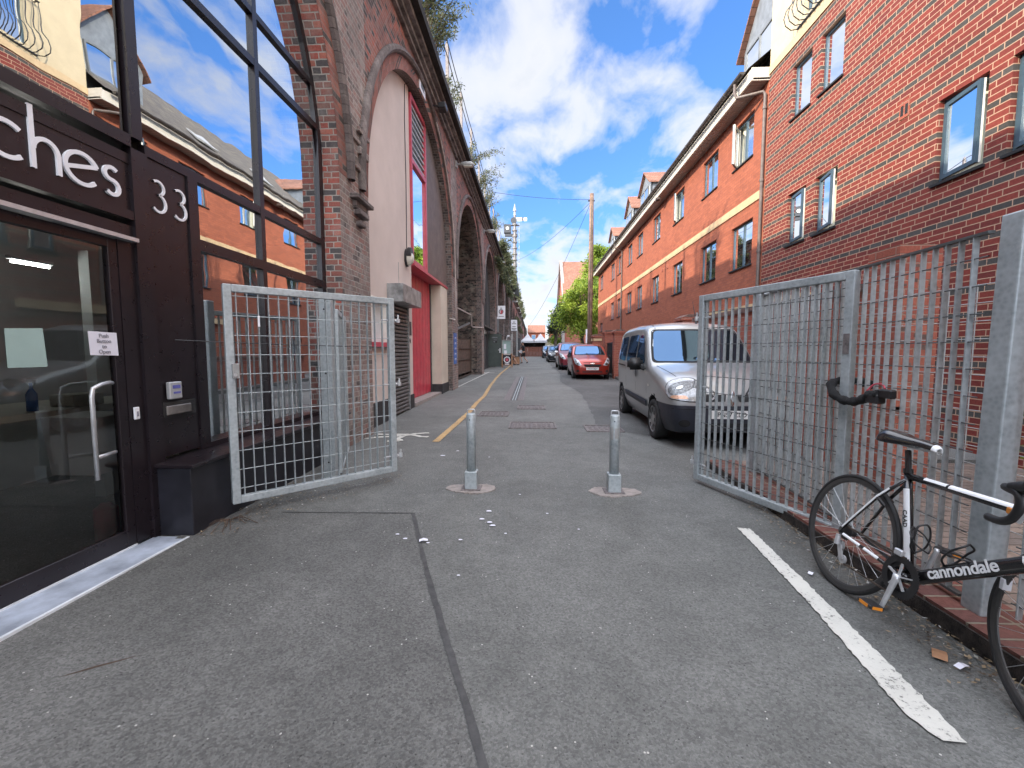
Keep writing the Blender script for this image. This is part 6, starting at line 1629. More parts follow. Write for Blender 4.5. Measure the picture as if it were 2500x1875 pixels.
def panel(name, bvh, poly, mode, mat, par, off=.006, sp=.05, rnd_=.04, th=0.0):
    if rnd_: poly = rounded(poly, rnd_)
    dense = []
    for i in range(len(poly)):
        a = Vector(poly[i]); b = Vector(poly[(i + 1) % len(poly)]); k = max(1, int((b - a).length / sp))
        dense += [a + (b - a) * j / k for j in range(k)]
    xs = [p[0] for p in poly]; ys_ = [p[1] for p in poly]; pts = list(dense); dt = [(v.x, v.y) for v in dense]
    gx = min(xs) + sp / 2
    while gx < max(xs):
        gy = min(ys_) + sp / 2
        while gy < max(ys_):
            if inside(dt, (gx, gy)) and min((v - Vector((gx, gy))).length for v in dense) > sp * .45: pts.append(Vector((gx, gy)))
            gy += sp
        gx += sp
    nD = len(dense); res = delaunay_2d_cdt(pts, [(i, (i + 1) % nD) for i in range(nD)], [], 1, 1e-6)
    V2, _, F = res[0], res[1], res[2]; W = []
    for v in V2:
        if mode == 'L': o, d = Vector((v.x, 4, v.y)), Vector((0, -1, 0))
        elif mode == 'R': o, d = Vector((v.x, -4, v.y)), Vector((0, 1, 0))
        elif mode == 'F': o, d = Vector((-3, v.x, v.y)), Vector((1, 0, 0))
        elif mode == 'B': o, d = Vector((9, v.x, v.y)), Vector((-1, 0, 0))
        elif mode == 'T': o, d = Vector((v.x, v.y, 5)), Vector((0, 0, -1))
        elif mode == 'D':                        # diagonal from the front left corner
            u = Vector((.5, .866, 0)); o = Vector((0, 0, 0)) + Vector((.866 * v.x - .5 * 4, .5 * v.x + .866 * 4, v.y)); d = Vector((.5, -.866, 0))
        elif mode == 'E':
            o = Vector((.866 * v.x - .5 * 4, -(.5 * v.x + .866 * 4), v.y)); d = Vector((.5, .866, 0))
        hit = bvh.ray_cast(o, d)
        if hit[0] is None: W.append(None)
        else: W.append(hit[0] + (hit[1] if hit[1].dot(d) < 0 else -hit[1]) * off)
    mb = MB()
    for f in F:
        if all(W[i] is not None for i in f):
            q = [W[i] for i in f]; nn = (q[1] - q[0]).cross(q[2] - q[0])
            if nn.dot(d) > 0: q = q[::-1]
            mb.face(q)
    if not mb.f: return None
    o = mb.build(name, mat, par, smooth=True)
    if th: m = o.modifiers.new('s', 'SOLIDIFY'); m.thickness = th; m.offset = 1
    return o
def car_wheel(par, x, y, s, r, w, capcol='shutterbox', slots=8, label=None):
    mb = MB(); ring_lathe(mb, (x, y, r), [(r - .01, -w / 2), (r, -w / 2 + .025), (r, w / 2 - .025), (r - .01, w / 2), (r - .05, w / 2 + .004), (r * .66, w / 2 - .01), (r * .66, -w / 2 + .01), (r - .05, -w / 2 - .004)], 40)
    t = mb.build('wheel', 'rubber', par, smooth=True)
    mb = MB(); e = s * w / 2; k = 36
    prof = [(r * .67, e), (r * .62, e - s * .012), (r * .58, e - s * .035), (r * .30, e - s * .012), (r * .20, e - s * .004), (0.001, e - s * .002)]
    for (ra, ya), (rb, yb) in zip(prof[:-1], prof[1:]):
        for i in range(k):
            a0, a1 = 2 * PI * i / k, 2 * PI * (i + 1) / k
            mb.face([(x + rr * math.cos(a), y + yy, r + rr * math.sin(a)) for rr, yy, a in ((ra, ya, a0), (rb, yb, a0), (rb, yb, a1), (ra, ya, a1))])
    mb.build('rim', capcol, t, smooth=True)
    mb = MB()
    for i in range(slots):
        a0 = 2 * PI * i / slots; 
        q = [(.34, a0 - .16), (.56, a0 - .26), (.60, a0), (.56, a0 + .26), (.34, a0 + .16)]
        mb.face([(x + r * ra * math.cos(a), y + e - s * .001 + s * .004, r + r * ra * math.sin(a)) for ra, a in q])
    mb.build('wheel_slots', 'blackwin', t)
def vehicle(name, label, cat, loc, rz, P, mat, group=None):
    t = thing(name, label, cat, loc, R(90) + rz, group)
    bm = make_body(P); bvh = BVHTree.FromBMesh(bm); ob = cut_wheels(bm, P); bm.free()
    ob.parent = t; ob.name = 'body'
    me = ob.data; me.materials.clear(); me.materials.append(MT[mat]); me.materials.append(MT[P.get('lowmat', 'bumper')]); me.materials.append(MT['blackwin'])
    for p in me.polygons:
        p.use_smooth = True; c = p.center
        p.material_index = 0
        if P.get('bump') and P['bump'](c): p.material_index = 1
        hw = math.hypot(c.x - P['fw'], c.z - P['wr'] - .01); hr = math.hypot(c.x - P['rw'], c.z - P['wr'] - .01)
        if (abs(hw - P['ar']) < .012 or abs(hr - P['ar']) < .012 or ((hw < P['ar'] or hr < P['ar']) and abs(c.y) < P['W'] / 2 - .2)) and abs(c.y) > P['W'] / 2 - .3 and c.z < P['wr'] * 2.4: p.material_index = 2
    try: me.set_sharp_from_angle(angle=R(38))
    except Exception: pass
    for x in (P['fw'], P['rw']):
        for s in (-1, 1): car_wheel(t, x, s * (P['W'] / 2 - P['ww'] / 2 - .015), s, P['wr'], P['ww'], P.get('rim', 'shutterbox'), P.get('slots', 8))
    # hub arches darkness behind
    mb = MB(); mb.box(P['fw'] - .3, P['rw'] + .3, -P['W'] / 2 + .25, P['W'] / 2 - .25, .17, .3); mb.build('underbody', 'blackwin', t)
    return t, bvh
def lin(a, b, n): return [a + (b - a) * k / n for k in range(n + 1)]

# ---- silver van
PV = dict(L=4.03, W=1.663, fw=.82, rw=3.40, wr=.300, ar=.350, ww=.185, belt=1.08, rc=.15, tumble=.17, te=1.2, crown=.045, cutz=[.60, .56],
    xs=[0, .015, .04, .07, .11, .15, .2, .26, .33] + lin(.4, 3.85, 46) + [3.92, 3.97, 4.0, 4.03],
    top=[(0, .60), (.015, .66), (.04, .72), (.07, .76), (.11, .80), (.16, .845), (.25, .90), (.45, .985), (.75, 1.06), (1.02, 1.12), (1.10, 1.16), (1.30, 1.38), (1.56, 1.655), (1.66, 1.735), (1.85, 1.79), (2.5, 1.82), (3.4, 1.81), (3.8, 1.77), (3.92, 1.72), (3.97, 1.62), (4.0, 1.4), (4.03, 1.1)],
    bot=[(0, .26), (.1, .22), (.4, .20), (3.6, .22), (4.03, .30)],
    wid=[(0, .64), (.015, .68), (.04, .715), (.07, .74), (.11, .765), (.2, .795), (.35, .82), (.6, .832), (3.6, .832), (3.85, .815), (3.97, .77), (4.03, .72)],
    bump=lambda c: (c.x < .62 and c.z < .60) or (c.x > 3.75 and c.z < .56))
van, vb = vehicle('parked_van', 'silver van parked nose towards the camera behind the right steel gate', 'van', (2.625, 5.78, G(6.6)), R(-1.1), PV, 'van')
for sd, md in ((1, 'L'), (-1, 'R')):
    panel('side_window', vb, [(1.34, 1.13), (1.98, 1.09), (1.98, 1.60), (1.72, 1.60), (1.52, 1.42)], md, 'carglass', van, .006, .06, .07)
    panel('side_window', vb, [(2.06, 1.10), (2.86, 1.12), (2.84, 1.62), (2.06, 1.62)], md, 'carglass', van, .006, .06, .09)
    panel('side_window', vb, [(2.98, 1.13), (3.72, 1.16), (3.64, 1.60), (2.96, 1.62)], md, 'carglass', van, .006, .06, .10)
    panel('side_strip', vb, [(1.22, .44), (2.96, .48), (2.96, .57), (1.22, .54)], md, 'bumper', van, .012, .08, .02, .006)
    for (xa, xb, za, zb) in ((1.235, 1.245, .32, 1.06), (2.015, 2.025, .30, 1.68), (2.90, 2.91, .40, 1.70)): panel('door_gap', vb, [(xa, za), (xb, za), (xb, zb), (xa, zb)], md, 'blackwin', van, .002, .3, 0)
    panel('door_gap', vb, [(1.24, 1.04), (2.02, 1.0), (2.02, 1.008), (1.24, 1.048)], md, 'blackwin', van, .002, .3, 0)
    panel('slide_rail', vb, [(2.95, 1.03), (3.85, 1.045), (3.85, 1.07), (2.95, 1.055)], md, 'blackwin', van, .004, .3, 0)
    panel('door_handle', vb, [(1.88, .88), (1.97, .88), (1.97, 1.0), (1.88, 1.0)], md, 'bumper', van, .015, .04, .02)
    panel('door_handle', vb, [(2.07, .90), (2.15, .90), (2.15, 1.0), (2.07, 1.0)], md, 'shutterbox', van, .012, .04, .03)
    panel('side_repeater', vb, [(1.03, .78), (1.09, .78), (1.09, .815), (1.03, .815)], md, 'lens', van, .012, .03, .015)
    panel('headlight', vb, [(-.06, .74), (.30, .955), (.47, .935), (.50, .82), (.38, .67), (.10, .635), (-.05, .66)][::1] if False else [(.60 - .50, .66), (.60 - .34, .64), (.60 - .08, .68), (.60 + .02, .77), (.60 + .06, .88), (.60 + .02, .95), (.60 - .10, .955), (.60 - .34, .85), (.60 - .48, .75)], 'D' if sd > 0 else 'E', 'blackwin', van, .006, .03, .05)
    HL = 'D' if sd > 0 else 'E'; sc = lambda k, P_: [(.405 + (a - .405) * k, .80 + (b - .80) * k) for a, b in P_]
    hp = [(.10, .66), (.26, .64), (.52, .68), (.62, .77), (.66, .88), (.62, .95), (.50, .955), (.26, .85), (.12, .75)]
    panel('headlight_lens', vb, sc(.93, hp), HL, 'lampglass', van, .012, .03, .04)
    panel('lamp_bowl', vb, [(.46 + .11 * math.cos(a), .82 + .09 * math.sin(a)) for a in [2 * PI * k / 20 for k in range(20)]], HL, 'lampbowl', van, .016, .03, 0)
    panel('lamp_bulb', vb, [(.45 + .02 * math.cos(a), .82 + .02 * math.sin(a)) for a in [2 * PI * k / 12 for k in range(12)]], HL, 'chrome', van, .020, .03, 0)
    panel('indicator', vb, [(.30, .685), (.42, .68), (.50, .70), (.46, .725), (.34, .725)], HL, 'lampamber', van, .016, .03, .02)
    panel('wing_gap', vb, [(.42, sd * .60), (1.0, sd * .72), (1.0, sd * .728), (.42, sd * .61)], 'T', 'blackwin', van, .003, .1, 0)
    # mirror
    mb = MB(); cx, cy, cz = 1.42, sd * .97, 1.12
    bm = bmesh.new(); bmesh.ops.create_cube(bm, size=1); bmesh.ops.transform(bm, matrix=Matrix.Translation((cx, cy, cz)) @ Matrix.Diagonal((.13, .25, .20, 1)), verts=bm.verts); bmesh.ops.bevel(bm, geom=bm.edges[:], offset=.045, segments=3, affect='EDGES')
    me = bpy.data.meshes.new('mirror'); bm.to_mesh(me); bm.free(); me.materials.append(MT['black']); mo = bpy.data.objects.new('wing_mirror', me); link(mo); mo.parent = van
    for p in me.polygons: p.use_smooth = True
    mb = MB(); mb.bar((1.40, sd * .78, 1.04), (1.42, sd * .90, 1.08), .09, .09); mb.build('mirror_arm', 'black', mo, bevel=.02)
panel('windscreen', vb, [(-.735, 1.165), (.735, 1.165), (.70, 1.40), (.645, 1.66), (-.645, 1.66), (-.70, 1.40)], 'F', 'carglass', van, .008, .06, .07)
panel('windscreen_seal', vb, [(-.77, 1.145), (.77, 1.145), (.735, 1.41), (.67, 1.69), (-.67, 1.69), (-.735, 1.41)], 'F', 'blackwin', van, .003, .06, .06)
for s in (-1, 1): panel('grille', vb, [(s * .09, .655), (s * .40, .655), (s * .44, .745), (s * .07, .745)][::s], 'F', 'blackwin', van, .012, .03, .01)
panel('grille_bar', vb, [(-.42, .612), (.42, .612), (.44, .648), (-.44, .648)], 'F', 'van', van, .016, .05, .01)
mb = MB(); mb.box(-.012, -.004, -.26, .26, .43, .54); mb.build('number_plate', 'plate', van)
put_text('plate_text', 'PN57 ZLO', .088, 'ink_black', (-.014, 0, .483), (0, -1, 0), (0, 0, 1), van, .001, bold=.001, sx=.95)
mb = MB()
dm = [(0, .105), (.062, 0), (0, -.105), (-.062, 0)]; di = [(0, .052), (.028, 0), (0, -.052), (-.028, 0)]
for i in range(4):
    j = (i + 1) % 4; mb.face([(-.022, dm[i][0], .70 + dm[i][1]), (-.022, dm[j][0], .70 + dm[j][1]), (-.03, di[j][0], .70 + di[j][1]), (-.03, di[i][0], .70 + di[i][1])])
mb.build('badge', 'chrome', van)
for z, hh in ((.345, .05), (.285, .03)):
    panel('bumper_intake', vb, [(-.42, z - hh / 2), (.42, z - hh / 2), (.42, z + hh / 2), (-.42, z + hh / 2)], 'F', 'blackwin', van, .004, .06, .01)
for s in (-1, 1): panel('fog_lamp_recess', vb, [(s * .60 + .07 * math.cos(a), .36 + .05 * math.sin(a)) for a in [2 * PI * k / 14 for k in range(14)]], 'F', 'blackwin', van, .004, .04, 0)
panel('bumper_ridge', vb, [(-.74, .548), (.74, .548), (.74, .556), (-.74, .556)], 'F', 'blackwin', van, .004, .06, 0)
mb = MB(); mb.tube([(1.10, -.05, 1.19), (1.16, .30, 1.225)], .008, 6); mb.bar((1.07, .30, 1.17), (1.16, -.42, 1.215), .02, .02); mb.bar((1.07, -.32, 1.17), (1.15, .26, 1.215), .02, .02); mb.build('wiper', 'black', van)
mb = MB(); mb.tube([(1.78, -.12, 1.80), (1.80, -.12, 1.84), (1.90, -.09, 2.18)], [.022, .010, .003], 8); mb.build('aerial', 'black', van)
for s in (-1, 1): panel('roof_seam', vb, [(1.66, s * .585), (3.8, s * .57), (3.8, s * .59), (1.66, s * .61)], 'T', 'bumper', van, .004, .15, 0)
mb = MB(); mb.box(1.55, 1.75, -.62, .62, 1.2, 1.25); 

# ---- hatchbacks and others
def hatch(name, label, cat, loc, rz, mat, L_=3.64, W_=1.60, H=1.52, wr=.285, plate=None, badge=True, low='bumper', hood=.80, grille=True, lowz=.0, lampw=1.0, group=None, mirrormat='black'):
    s = L_ / 3.64; h = H / 1.52
    P = dict(L=L_, W=W_, fw=.70 * s, rw=L_ - .55 * s, wr=wr, ar=wr + .045, ww=.17, belt=.93 * h, rc=.13, tumble=.24, te=1.2, crown=.05, cutz=[.30],
        xs=[0, .015, .04, .08, .12, .18, .24, .32] + lin(.4, L_ - .2, 40) + [L_ - .12, L_ - .06, L_ - .02, L_],
        top=[(0, .62 * h), (.015, .68 * h), (.04, .72 * h), (.12, .775 * h), (.24, .83 * h), (.45 * s, .90 * h), (.85 * s, 1.0 * h), (.98 * s, 1.04 * h), (1.6 * s, 1.40 * h), (1.8 * s, 1.465 * h), (2.3 * s, 1.50 * h), (3.0 * s, 1.47 * h), (3.3 * s, 1.40 * h), (L_ - .1, 1.1 * h), (L_ - .04, .95 * h), (L_, .8 * h)],
        bot=[(0, .22), (.3, .18), (L_ - .4, .18), (L_, .3)],
        wid=[(0, W_ / 2 - .26), (.015, W_ / 2 - .21), (.04, W_ / 2 - .165), (.08, W_ / 2 - .125), (.18, W_ / 2 - .07), (.32, W_ / 2 - .03), (.6, W_ / 2), (L_ - .5, W_ / 2), (L_ - .12, W_ / 2 - .06), (L_, W_ / 2 - .16)],
        bump=(lambda c: c.z < lowz), lowmat=low, slots=7)
    t, bv = vehicle(name, label, cat, loc, rz, P, mat, group); w2 = W_ / 2
    panel('windscreen', bv, [(-w2 * .80, 1.045 * h), (w2 * .80, 1.045 * h), (w2 * .72, 1.25 * h), (w2 * .64, 1.40 * h), (-w2 * .64, 1.40 * h), (-w2 * .72, 1.25 * h)], 'F', 'carglass', t, .007, .07, .06)
    panel('windscreen_seal', bv, [(-w2 * .86, 1.02 * h), (w2 * .86, 1.02 * h), (w2 * .77, 1.26 * h), (w2 * .68, 1.425 * h), (-w2 * .68, 1.425 * h), (-w2 * .77, 1.26 * h)], 'F', 'blackwin', t, .003, .07, .06)
    for sd, md, dg_ in ((1, 'L', 'D'), (-1, 'R', 'E')):
        panel('side_window', bv, [(1.18 * s, .99 * h), (1.92 * s, .97 * h), (1.92 * s, 1.36 * h), (1.62 * s, 1.33 * h)], md, 'carglass', t, .006, .07, .05)
        panel('side_window', bv, [(1.99 * s, .97 * h), (2.75 * s, 1.0 * h), (2.7 * s, 1.33 * h), (1.99 * s, 1.36 * h)], md, 'carglass', t, .006, .07, .06)
        for xa in (1.1 * s, 1.95 * s, 2.85 * s): panel('door_gap', bv, [(xa, .28), (xa + .01, .28), (xa + .01, .92 * h), (xa, .92 * h)], md, 'blackwin', t, .002, .3, 0)
        c0 = .56 * W_ / 1.6
        panel('headlight', bv, [(sd * a * W_ / 1.6, b * h) for a, b in ((.44, .60), (.58, .575), (.70, .66), (.755, .86), (.69, .905), (.55, .775))], 'F', 'lampglass', t, .010, .03, .03)
        panel('lamp_bowl', bv, [(sd * .585 * W_ / 1.6 + .055 * math.cos(a), .655 * h + .05 * math.sin(a)) for a in [2 * PI * k / 14 for k in range(14)]], 'F', 'lampbowl', t, .016, .03, 0)
        panel('lamp_bowl', bv, [(sd * .665 * W_ / 1.6 + .04 * math.cos(a), .78 * h + .05 * math.sin(a)) for a in [2 * PI * k / 14 for k in range(14)]], 'F', 'lampbowl', t, .016, .03, 0)
        panel('fog_lamp', bv, [(sd * (w2 - .20) + .055 * math.cos(a), .36 + .05 * math.sin(a)) for a in [2 * PI * k / 12 for k in range(12)]], 'F', 'blackwin', t, .006, .04, 0)
        bm = bmesh.new(); bmesh.ops.create_cube(bm, size=1); bmesh.ops.transform(bm, matrix=Matrix.Translation((1.25 * s, sd * (w2 + .08), .98 * h)) @ Matrix.Diagonal((.10, .19, .13, 1)), verts=bm.verts); bmesh.ops.bevel(bm, geom=bm.edges[:], offset=.035, segments=2, affect='EDGES')
        me = bpy.data.meshes.new('mirror'); bm.to_mesh(me); bm.free(); me.materials.append(MT[mirrormat]); mo = bpy.data.objects.new('wing_mirror', me); link(mo); mo.parent = t
    if grille:
        panel('grille', bv, [(-.30, .53 * h), (.30, .53 * h), (.38, .635 * h), (-.38, .635 * h)], 'F', 'blackwin', t, .008, .04, .03)
        panel('upper_grille', bv, [(-.36, .70 * h), (.36, .70 * h), (.40, .715 * h), (-.40, .715 * h)], 'F', 'blackwin', t, .008, .04, 0)
    panel('lower_intake', bv, [(-.42, .30), (.42, .30), (.40, .345), (-.40, .345)], 'F', 'blackwin', t, .006, .05, .01)
    if badge: panel('badge', bv, [(-.085, .655 * h), (-.03, .655 * h), (-.03, .64 * h), (.03, .64 * h), (.03, .655 * h), (.085, .655 * h), (.085, .68 * h), (.03, .68 * h), (.03, .695 * h), (-.03, .695 * h), (-.03, .68 * h), (-.085, .68 * h)], 'F', 'chrome', t, .016, .03, 0)
    mb = MB(); mb.box(-.02, -.012, -.26, .26, .40, .51); mb.build('number_plate', 'plate', t)
    if plate: put_text('plate_text', plate, .088, 'ink_black', (-.022, 0, .453), (0, -1, 0), (0, 0, 1), t, .001, bold=.001)
    mb = MB(); mb.bar((.98 * s, .35, 1.03 * h), (1.03 * s, -.2, 1.075 * h), .02, .015); mb.build('wiper', 'black', t)
    return t
hatch('parked_car', 'orange-red hatchback parked nose towards the camera beyond the silver van', 'car', (2.47, 18.1, G(18.8)), R(0), 'redcar', plate='VO10 HGY')
hatch('parked_car', 'maroon tall car parked directly behind the orange-red hatchback', 'car', (2.40, 25.2, G(26)), R(0), 'maroon', L_=4.35, W_=1.82, H=1.68, wr=.34, badge=False, lowz=.30, mirrormat='chrome', plate=None)
hatch('parked_car', 'black hatchback parked behind the maroon car', 'car', (2.12, 37.6, G(38)), 0, 'blackcar', L_=4.2, W_=1.78, H=1.50, wr=.32, badge=False, plate=None)
hatch('parked_car', 'farthest dark blue car in the parked row', 'car', (1.95, 50.5, G(50)), 0, 'bluecar', L_=4.2, W_=1.76, H=1.50, wr=.32, badge=False, plate=None)

# ================= PERSON =================
MT['skin'] = simple('skin', (.42, .25, .18), .6, 0, .06, 9)
MT['tshirt'] = simple('black_tshirt', (.016, .016, .018), .9, 0, .2, 9)
MT['hair'] = simple('dark_hair', (.035, .022, .015), .7)
def skinned(name, verts, edges, rad, mat, par, sub=2, root=0):
    me = bpy.data.meshes.new(name); me.from_pydata(verts, edges, []); o = bpy.data.objects.new(name, me); link(o)
    if par is not None: o.parent = par
    md = o.modifiers.new('skin', 'SKIN'); md.use_smooth_shade = True
    sv = me.skin_vertices[0].data
    for i, r in enumerate(rad): sv[i].radius = (r, r) if isinstance(r, (int, float)) else r
    for i in range(len(rad)): sv[i].use_root = (i == root)
    m2 = o.modifiers.new('sub', 'SUBSURF'); m2.levels = sub; m2.render_levels = sub
    dg = bpy.context.evaluated_depsgraph_get(); dg.update(); nm = bpy.data.meshes.new_from_object(o.evaluated_get(dg))
    o.modifiers.clear(); o.data = nm; nm.materials.clear(); nm.materials.append(MT[mat])
    for p in nm.polygons: p.use_smooth = True
    return o
def person(loc, rz, label, J, shirt='tshirt', shorts='tshirt', hold=None):
    root = thing('person', label, 'person', loc, rz)
    names = list(J.keys()); idx = {n: i for i, n in enumerate(names)}
    E_ = [('pelvis', 'waist'), ('waist', 'chest'), ('chest', 'neck'), ('neck', 'head'), ('head', 'crown')]
    for s in 'LR': E_ += [('chest', 'sh' + s), ('sh' + s, 'el' + s), ('el' + s, 'wr' + s), ('wr' + s, 'ha' + s), ('pelvis', 'hip' + s), ('hip' + s, 'kn' + s), ('kn' + s, 'an' + s), ('an' + s, 'toe' + s)]
    rad = dict(pelvis=(.145, .105), waist=(.135, .095), chest=(.15, .10), neck=.052, head=(.082, .092), crown=(.07, .08))
    for s in 'LR': rad.update({'sh' + s: .058, 'el' + s: .042, 'wr' + s: .028, 'ha' + s: (.035, .02), 'hip' + s: .085, 'kn' + s: .058, 'an' + s: .038, 'toe' + s: .032})
    skinned('body', [J[n] for n in names], [(idx[a], idx[b]) for a, b in E_], [rad[n] for n in names], 'skin', root)
    b0 = root.children[0]
    # fingers
    for s in 'LR':
        h = Vector(J['ha' + s]); w = Vector(J['wr' + s]); d = (h - w).normalized(); sd = d.cross(Vector((0, 1, 0))).normalized(); mb = MB()
        for k in range(4): mb.tube([h + sd * (.012 * (k - 1.5)), h + d * (.05 - .006 * abs(k - 1.2)) + sd * (.014 * (k - 1.5)), h + d * (.075 - .01 * abs(k - 1.2)) + Vector((0, 0, -.012)) + sd * (.013 * (k - 1.5))], [.009, .008, .006], 6)
        mb.tube([w + d * .02 + sd * .02, h + sd * .045, h + d * .025 + sd * .05], [.011, .010, .007], 6); mb.build('fingers', 'skin', b0, smooth=True)
    # face and hair
    H = Vector(J['head']); f = Vector((0, 1, 0))
    mb = MB(); mb.tube([H + f * .09 + Vector((0, 0, .03)), H + f * .118 + Vector((0, 0, -.005)), H + f * .10 + Vector((0, 0, -.015))], [.008, .014, .010], 8)
    for s in (-1, 1): mb.tube([H + Vector((s * .088, 0, .02)), H + Vector((s * .098, -.01, -.02))], [.016, .012], 8)
    mb.build('nose_and_ears', 'skin', b0, smooth=True)
    mb = MB()
    for s in (-1, 1): mb.tube([H + f * .084 + Vector((s * .034, 0, .03)), H + f * .092 + Vector((s * .034, 0, .03))], .011, 8)
    mb.box(H.x - .028, H.x + .028, H.y + .088, H.y + .096, H.z - .055, H.z - .047); mb.build('eyes_and_mouth', 'ink_black', b0)
    c = Vector(J['crown']); skinned('hair', [tuple(H + Vector((0, -.045, -.01))), tuple(c + Vector((0, -.03, .0))), tuple(c + Vector((0, .03, .015)))], [(0, 1), (1, 2)], [.085, .088, .07], 'hair', root)
    # clothes
    tn = ['pelvis', 'waist', 'chest', 'neck', 'shL', 'shR']; P_ = [J[n] for n in tn]; P_[3] = tuple(Vector(J['chest']) + (Vector(J['neck']) - Vector(J['chest'])) * .75)
    P_ += [tuple(Vector(J['sh' + s]) + (Vector(J['el' + s]) - Vector(J['sh' + s])) * .85) for s in 'LR']
    skinned('tshirt', P_, [(0, 1), (1, 2), (2, 3), (2, 4), (2, 5), (4, 6), (5, 7)], [(.165, .125), (.155, .115), (.17, .12), .075, .078, .078, .068, .068], shirt, root)
    P_ = [tuple(Vector(J['pelvis']) + Vector((0, 0, .04))), J['pelvis']] + [J['hip' + s] for s in 'LR'] + [tuple(Vector(J['hip' + s]) + (Vector(J['kn' + s]) - Vector(J['hip' + s])) * .92) for s in 'LR']
    skinned('shorts', P_, [(0, 1), (1, 2), (1, 3), (2, 4), (3, 5)], [(.16, .12), (.165, .125), .108, .108, .092, .092], shorts, root)
    for s in 'LR':
        a = Vector(J['an' + s]); t_ = Vector(J['toe' + s]); d = (t_ - a); skinned('shoe', [tuple(a - d * .35 + Vector((0, 0, -.03))), tuple(a + d * .3 + Vector((0, 0, -.02))), tuple(t_ + d * .1)], [(0, 1), (1, 2)], [.048, .048, .036], 'ink_black', root, 1)
    return root
J = dict(pelvis=(0, 0, .93), waist=(0, .02, 1.08), chest=(0, .04, 1.32), neck=(0, .07, 1.50), head=(0, .11, 1.62), crown=(0, .10, 1.70),
    shL=(-.19, .04, 1.42), elL=(-.25, .14, 1.16), wrL=(-.22, .38, 1.04), haL=(-.20, .46, 1.02), shR=(.19, .04, 1.42), elR=(.25, -.02, 1.14), wrR=(.22, .20, .98), haR=(.19, .28, .97),
    hipL=(-.09, 0, .90), knL=(-.10, .20, .50), anL=(-.10, .12, .10), toeL=(-.11, .27, .045), hipR=(.09, 0, .90), knR=(.10, -.02, .48), anR=(.10, -.30, .14), toeR=(.11, -.19, .045))
person((-.78, 35.4, G(35.4) - .01), R(78), 'person in black T-shirt and black shorts walking, holding a white bag', J)
mb = MB((-1.05, 35.3, 1.2)); bm = bmesh.new(); bmesh.ops.create_cube(bm, size=1); bmesh.ops.transform(bm, matrix=Matrix.Translation((-1.03, 35.62, 1.36)) @ Matrix.Rotation(.4, 4, 'Y') @ Matrix.Diagonal((.30, .12, .26, 1)), verts=bm.verts); bmesh.ops.bevel(bm, geom=bm.edges[:], offset=.04, segments=3, affect='EDGES')
me = bpy.data.meshes.new('white_bag'); bm.to_mesh(me); bm.free(); me.materials.append(MT['white']); wb = tag(link(bpy.data.objects.new('white_bag', me)), 'white bag held in the hands of the walking person', 'bag')
J2 = dict(J); J2.update(pelvis=(0, -.05, .50), waist=(0, -.04, .66), chest=(0, 0, .90), neck=(0, .04, 1.08), head=(0, .09, 1.20), crown=(0, .09, 1.28), shL=(-.19, 0, 1.0), shR=(.19, 0, 1.0), elL=(-.24, .12, .76), elR=(.24, .12, .76), wrL=(-.15, .34, .68), wrR=(.15, .34, .68), haL=(-.10, .41, .68), haR=(.10, .41, .68),
    hipL=(-.10, -.02, .48), hipR=(.10, -.02, .48), knL=(-.14, .40, .50), knR=(.14, .42, .47), anL=(-.14, .45, .10), anR=(.14, .62, .12), toeL=(-.15, .60, .045), toeR=(.15, .76, .06))
person((-1.80, 31.6, G(31.6)), R(-75), 'person in black sitting behind the chalkboard with legs stretched out', J2)
mb = MB((-1.85, 31.6, G(31.6))); mb.box(-2.15, -1.65, 31.35, 31.85, G(31.6) + .35, G(31.6) + .41); 
for a in (-2.12, -1.71):
    for b in (31.38, 31.79): mb.box(a, a + .04, b, b + .04, G(31), G(31.6) + .35)
tag(mb.build('low_stool', 'wood'), 'low timber stool under the sitting person', 'stool')
# ================= VEGETATION =================
def leaves(name, pts, size, mat, par, rnd, aspect=2.2, droop=0.0, var=None, off=(0, 0, 0), dirs=None):
    """one mesh of leaf-sized faces; pts: list of (position, value 0..1)"""
    V = []; F = []; A = []
    for i, (p, val) in enumerate(pts):
        d = Vector((rnd.gauss(0, 1), rnd.gauss(0, 1), rnd.gauss(0, .7) - droop)).normalized() if dirs is None else dirs[i]
        u = d.cross(Vector((rnd.gauss(0, 1), rnd.gauss(0, 1), rnd.gauss(0, 1)))).normalized()
        s = size * rnd.uniform(.6, 1.35); b = len(V); p = Vector(p) - Vector(off)
        V += [p, p + d * s * .5 + u * s * .5 / aspect, p + d * s, p + d * s * .5 - u * s * .5 / aspect]; F.append((b, b + 1, b + 2, b + 3)); A.append(min(1, max(0, val + rnd.uniform(-.25, .25))))
    me = bpy.data.meshes.new(name); me.from_pydata([tuple(v) for v in V], [], F); me.update()
    at = me.attributes.new('leafv', 'FLOAT', 'FACE')
    for i, a in enumerate(A): at.data[i].value = a
    me.materials.append(MT[mat]); o = bpy.data.objects.new(name, me); link(o)
    if par is not None: o.parent = par
    return o
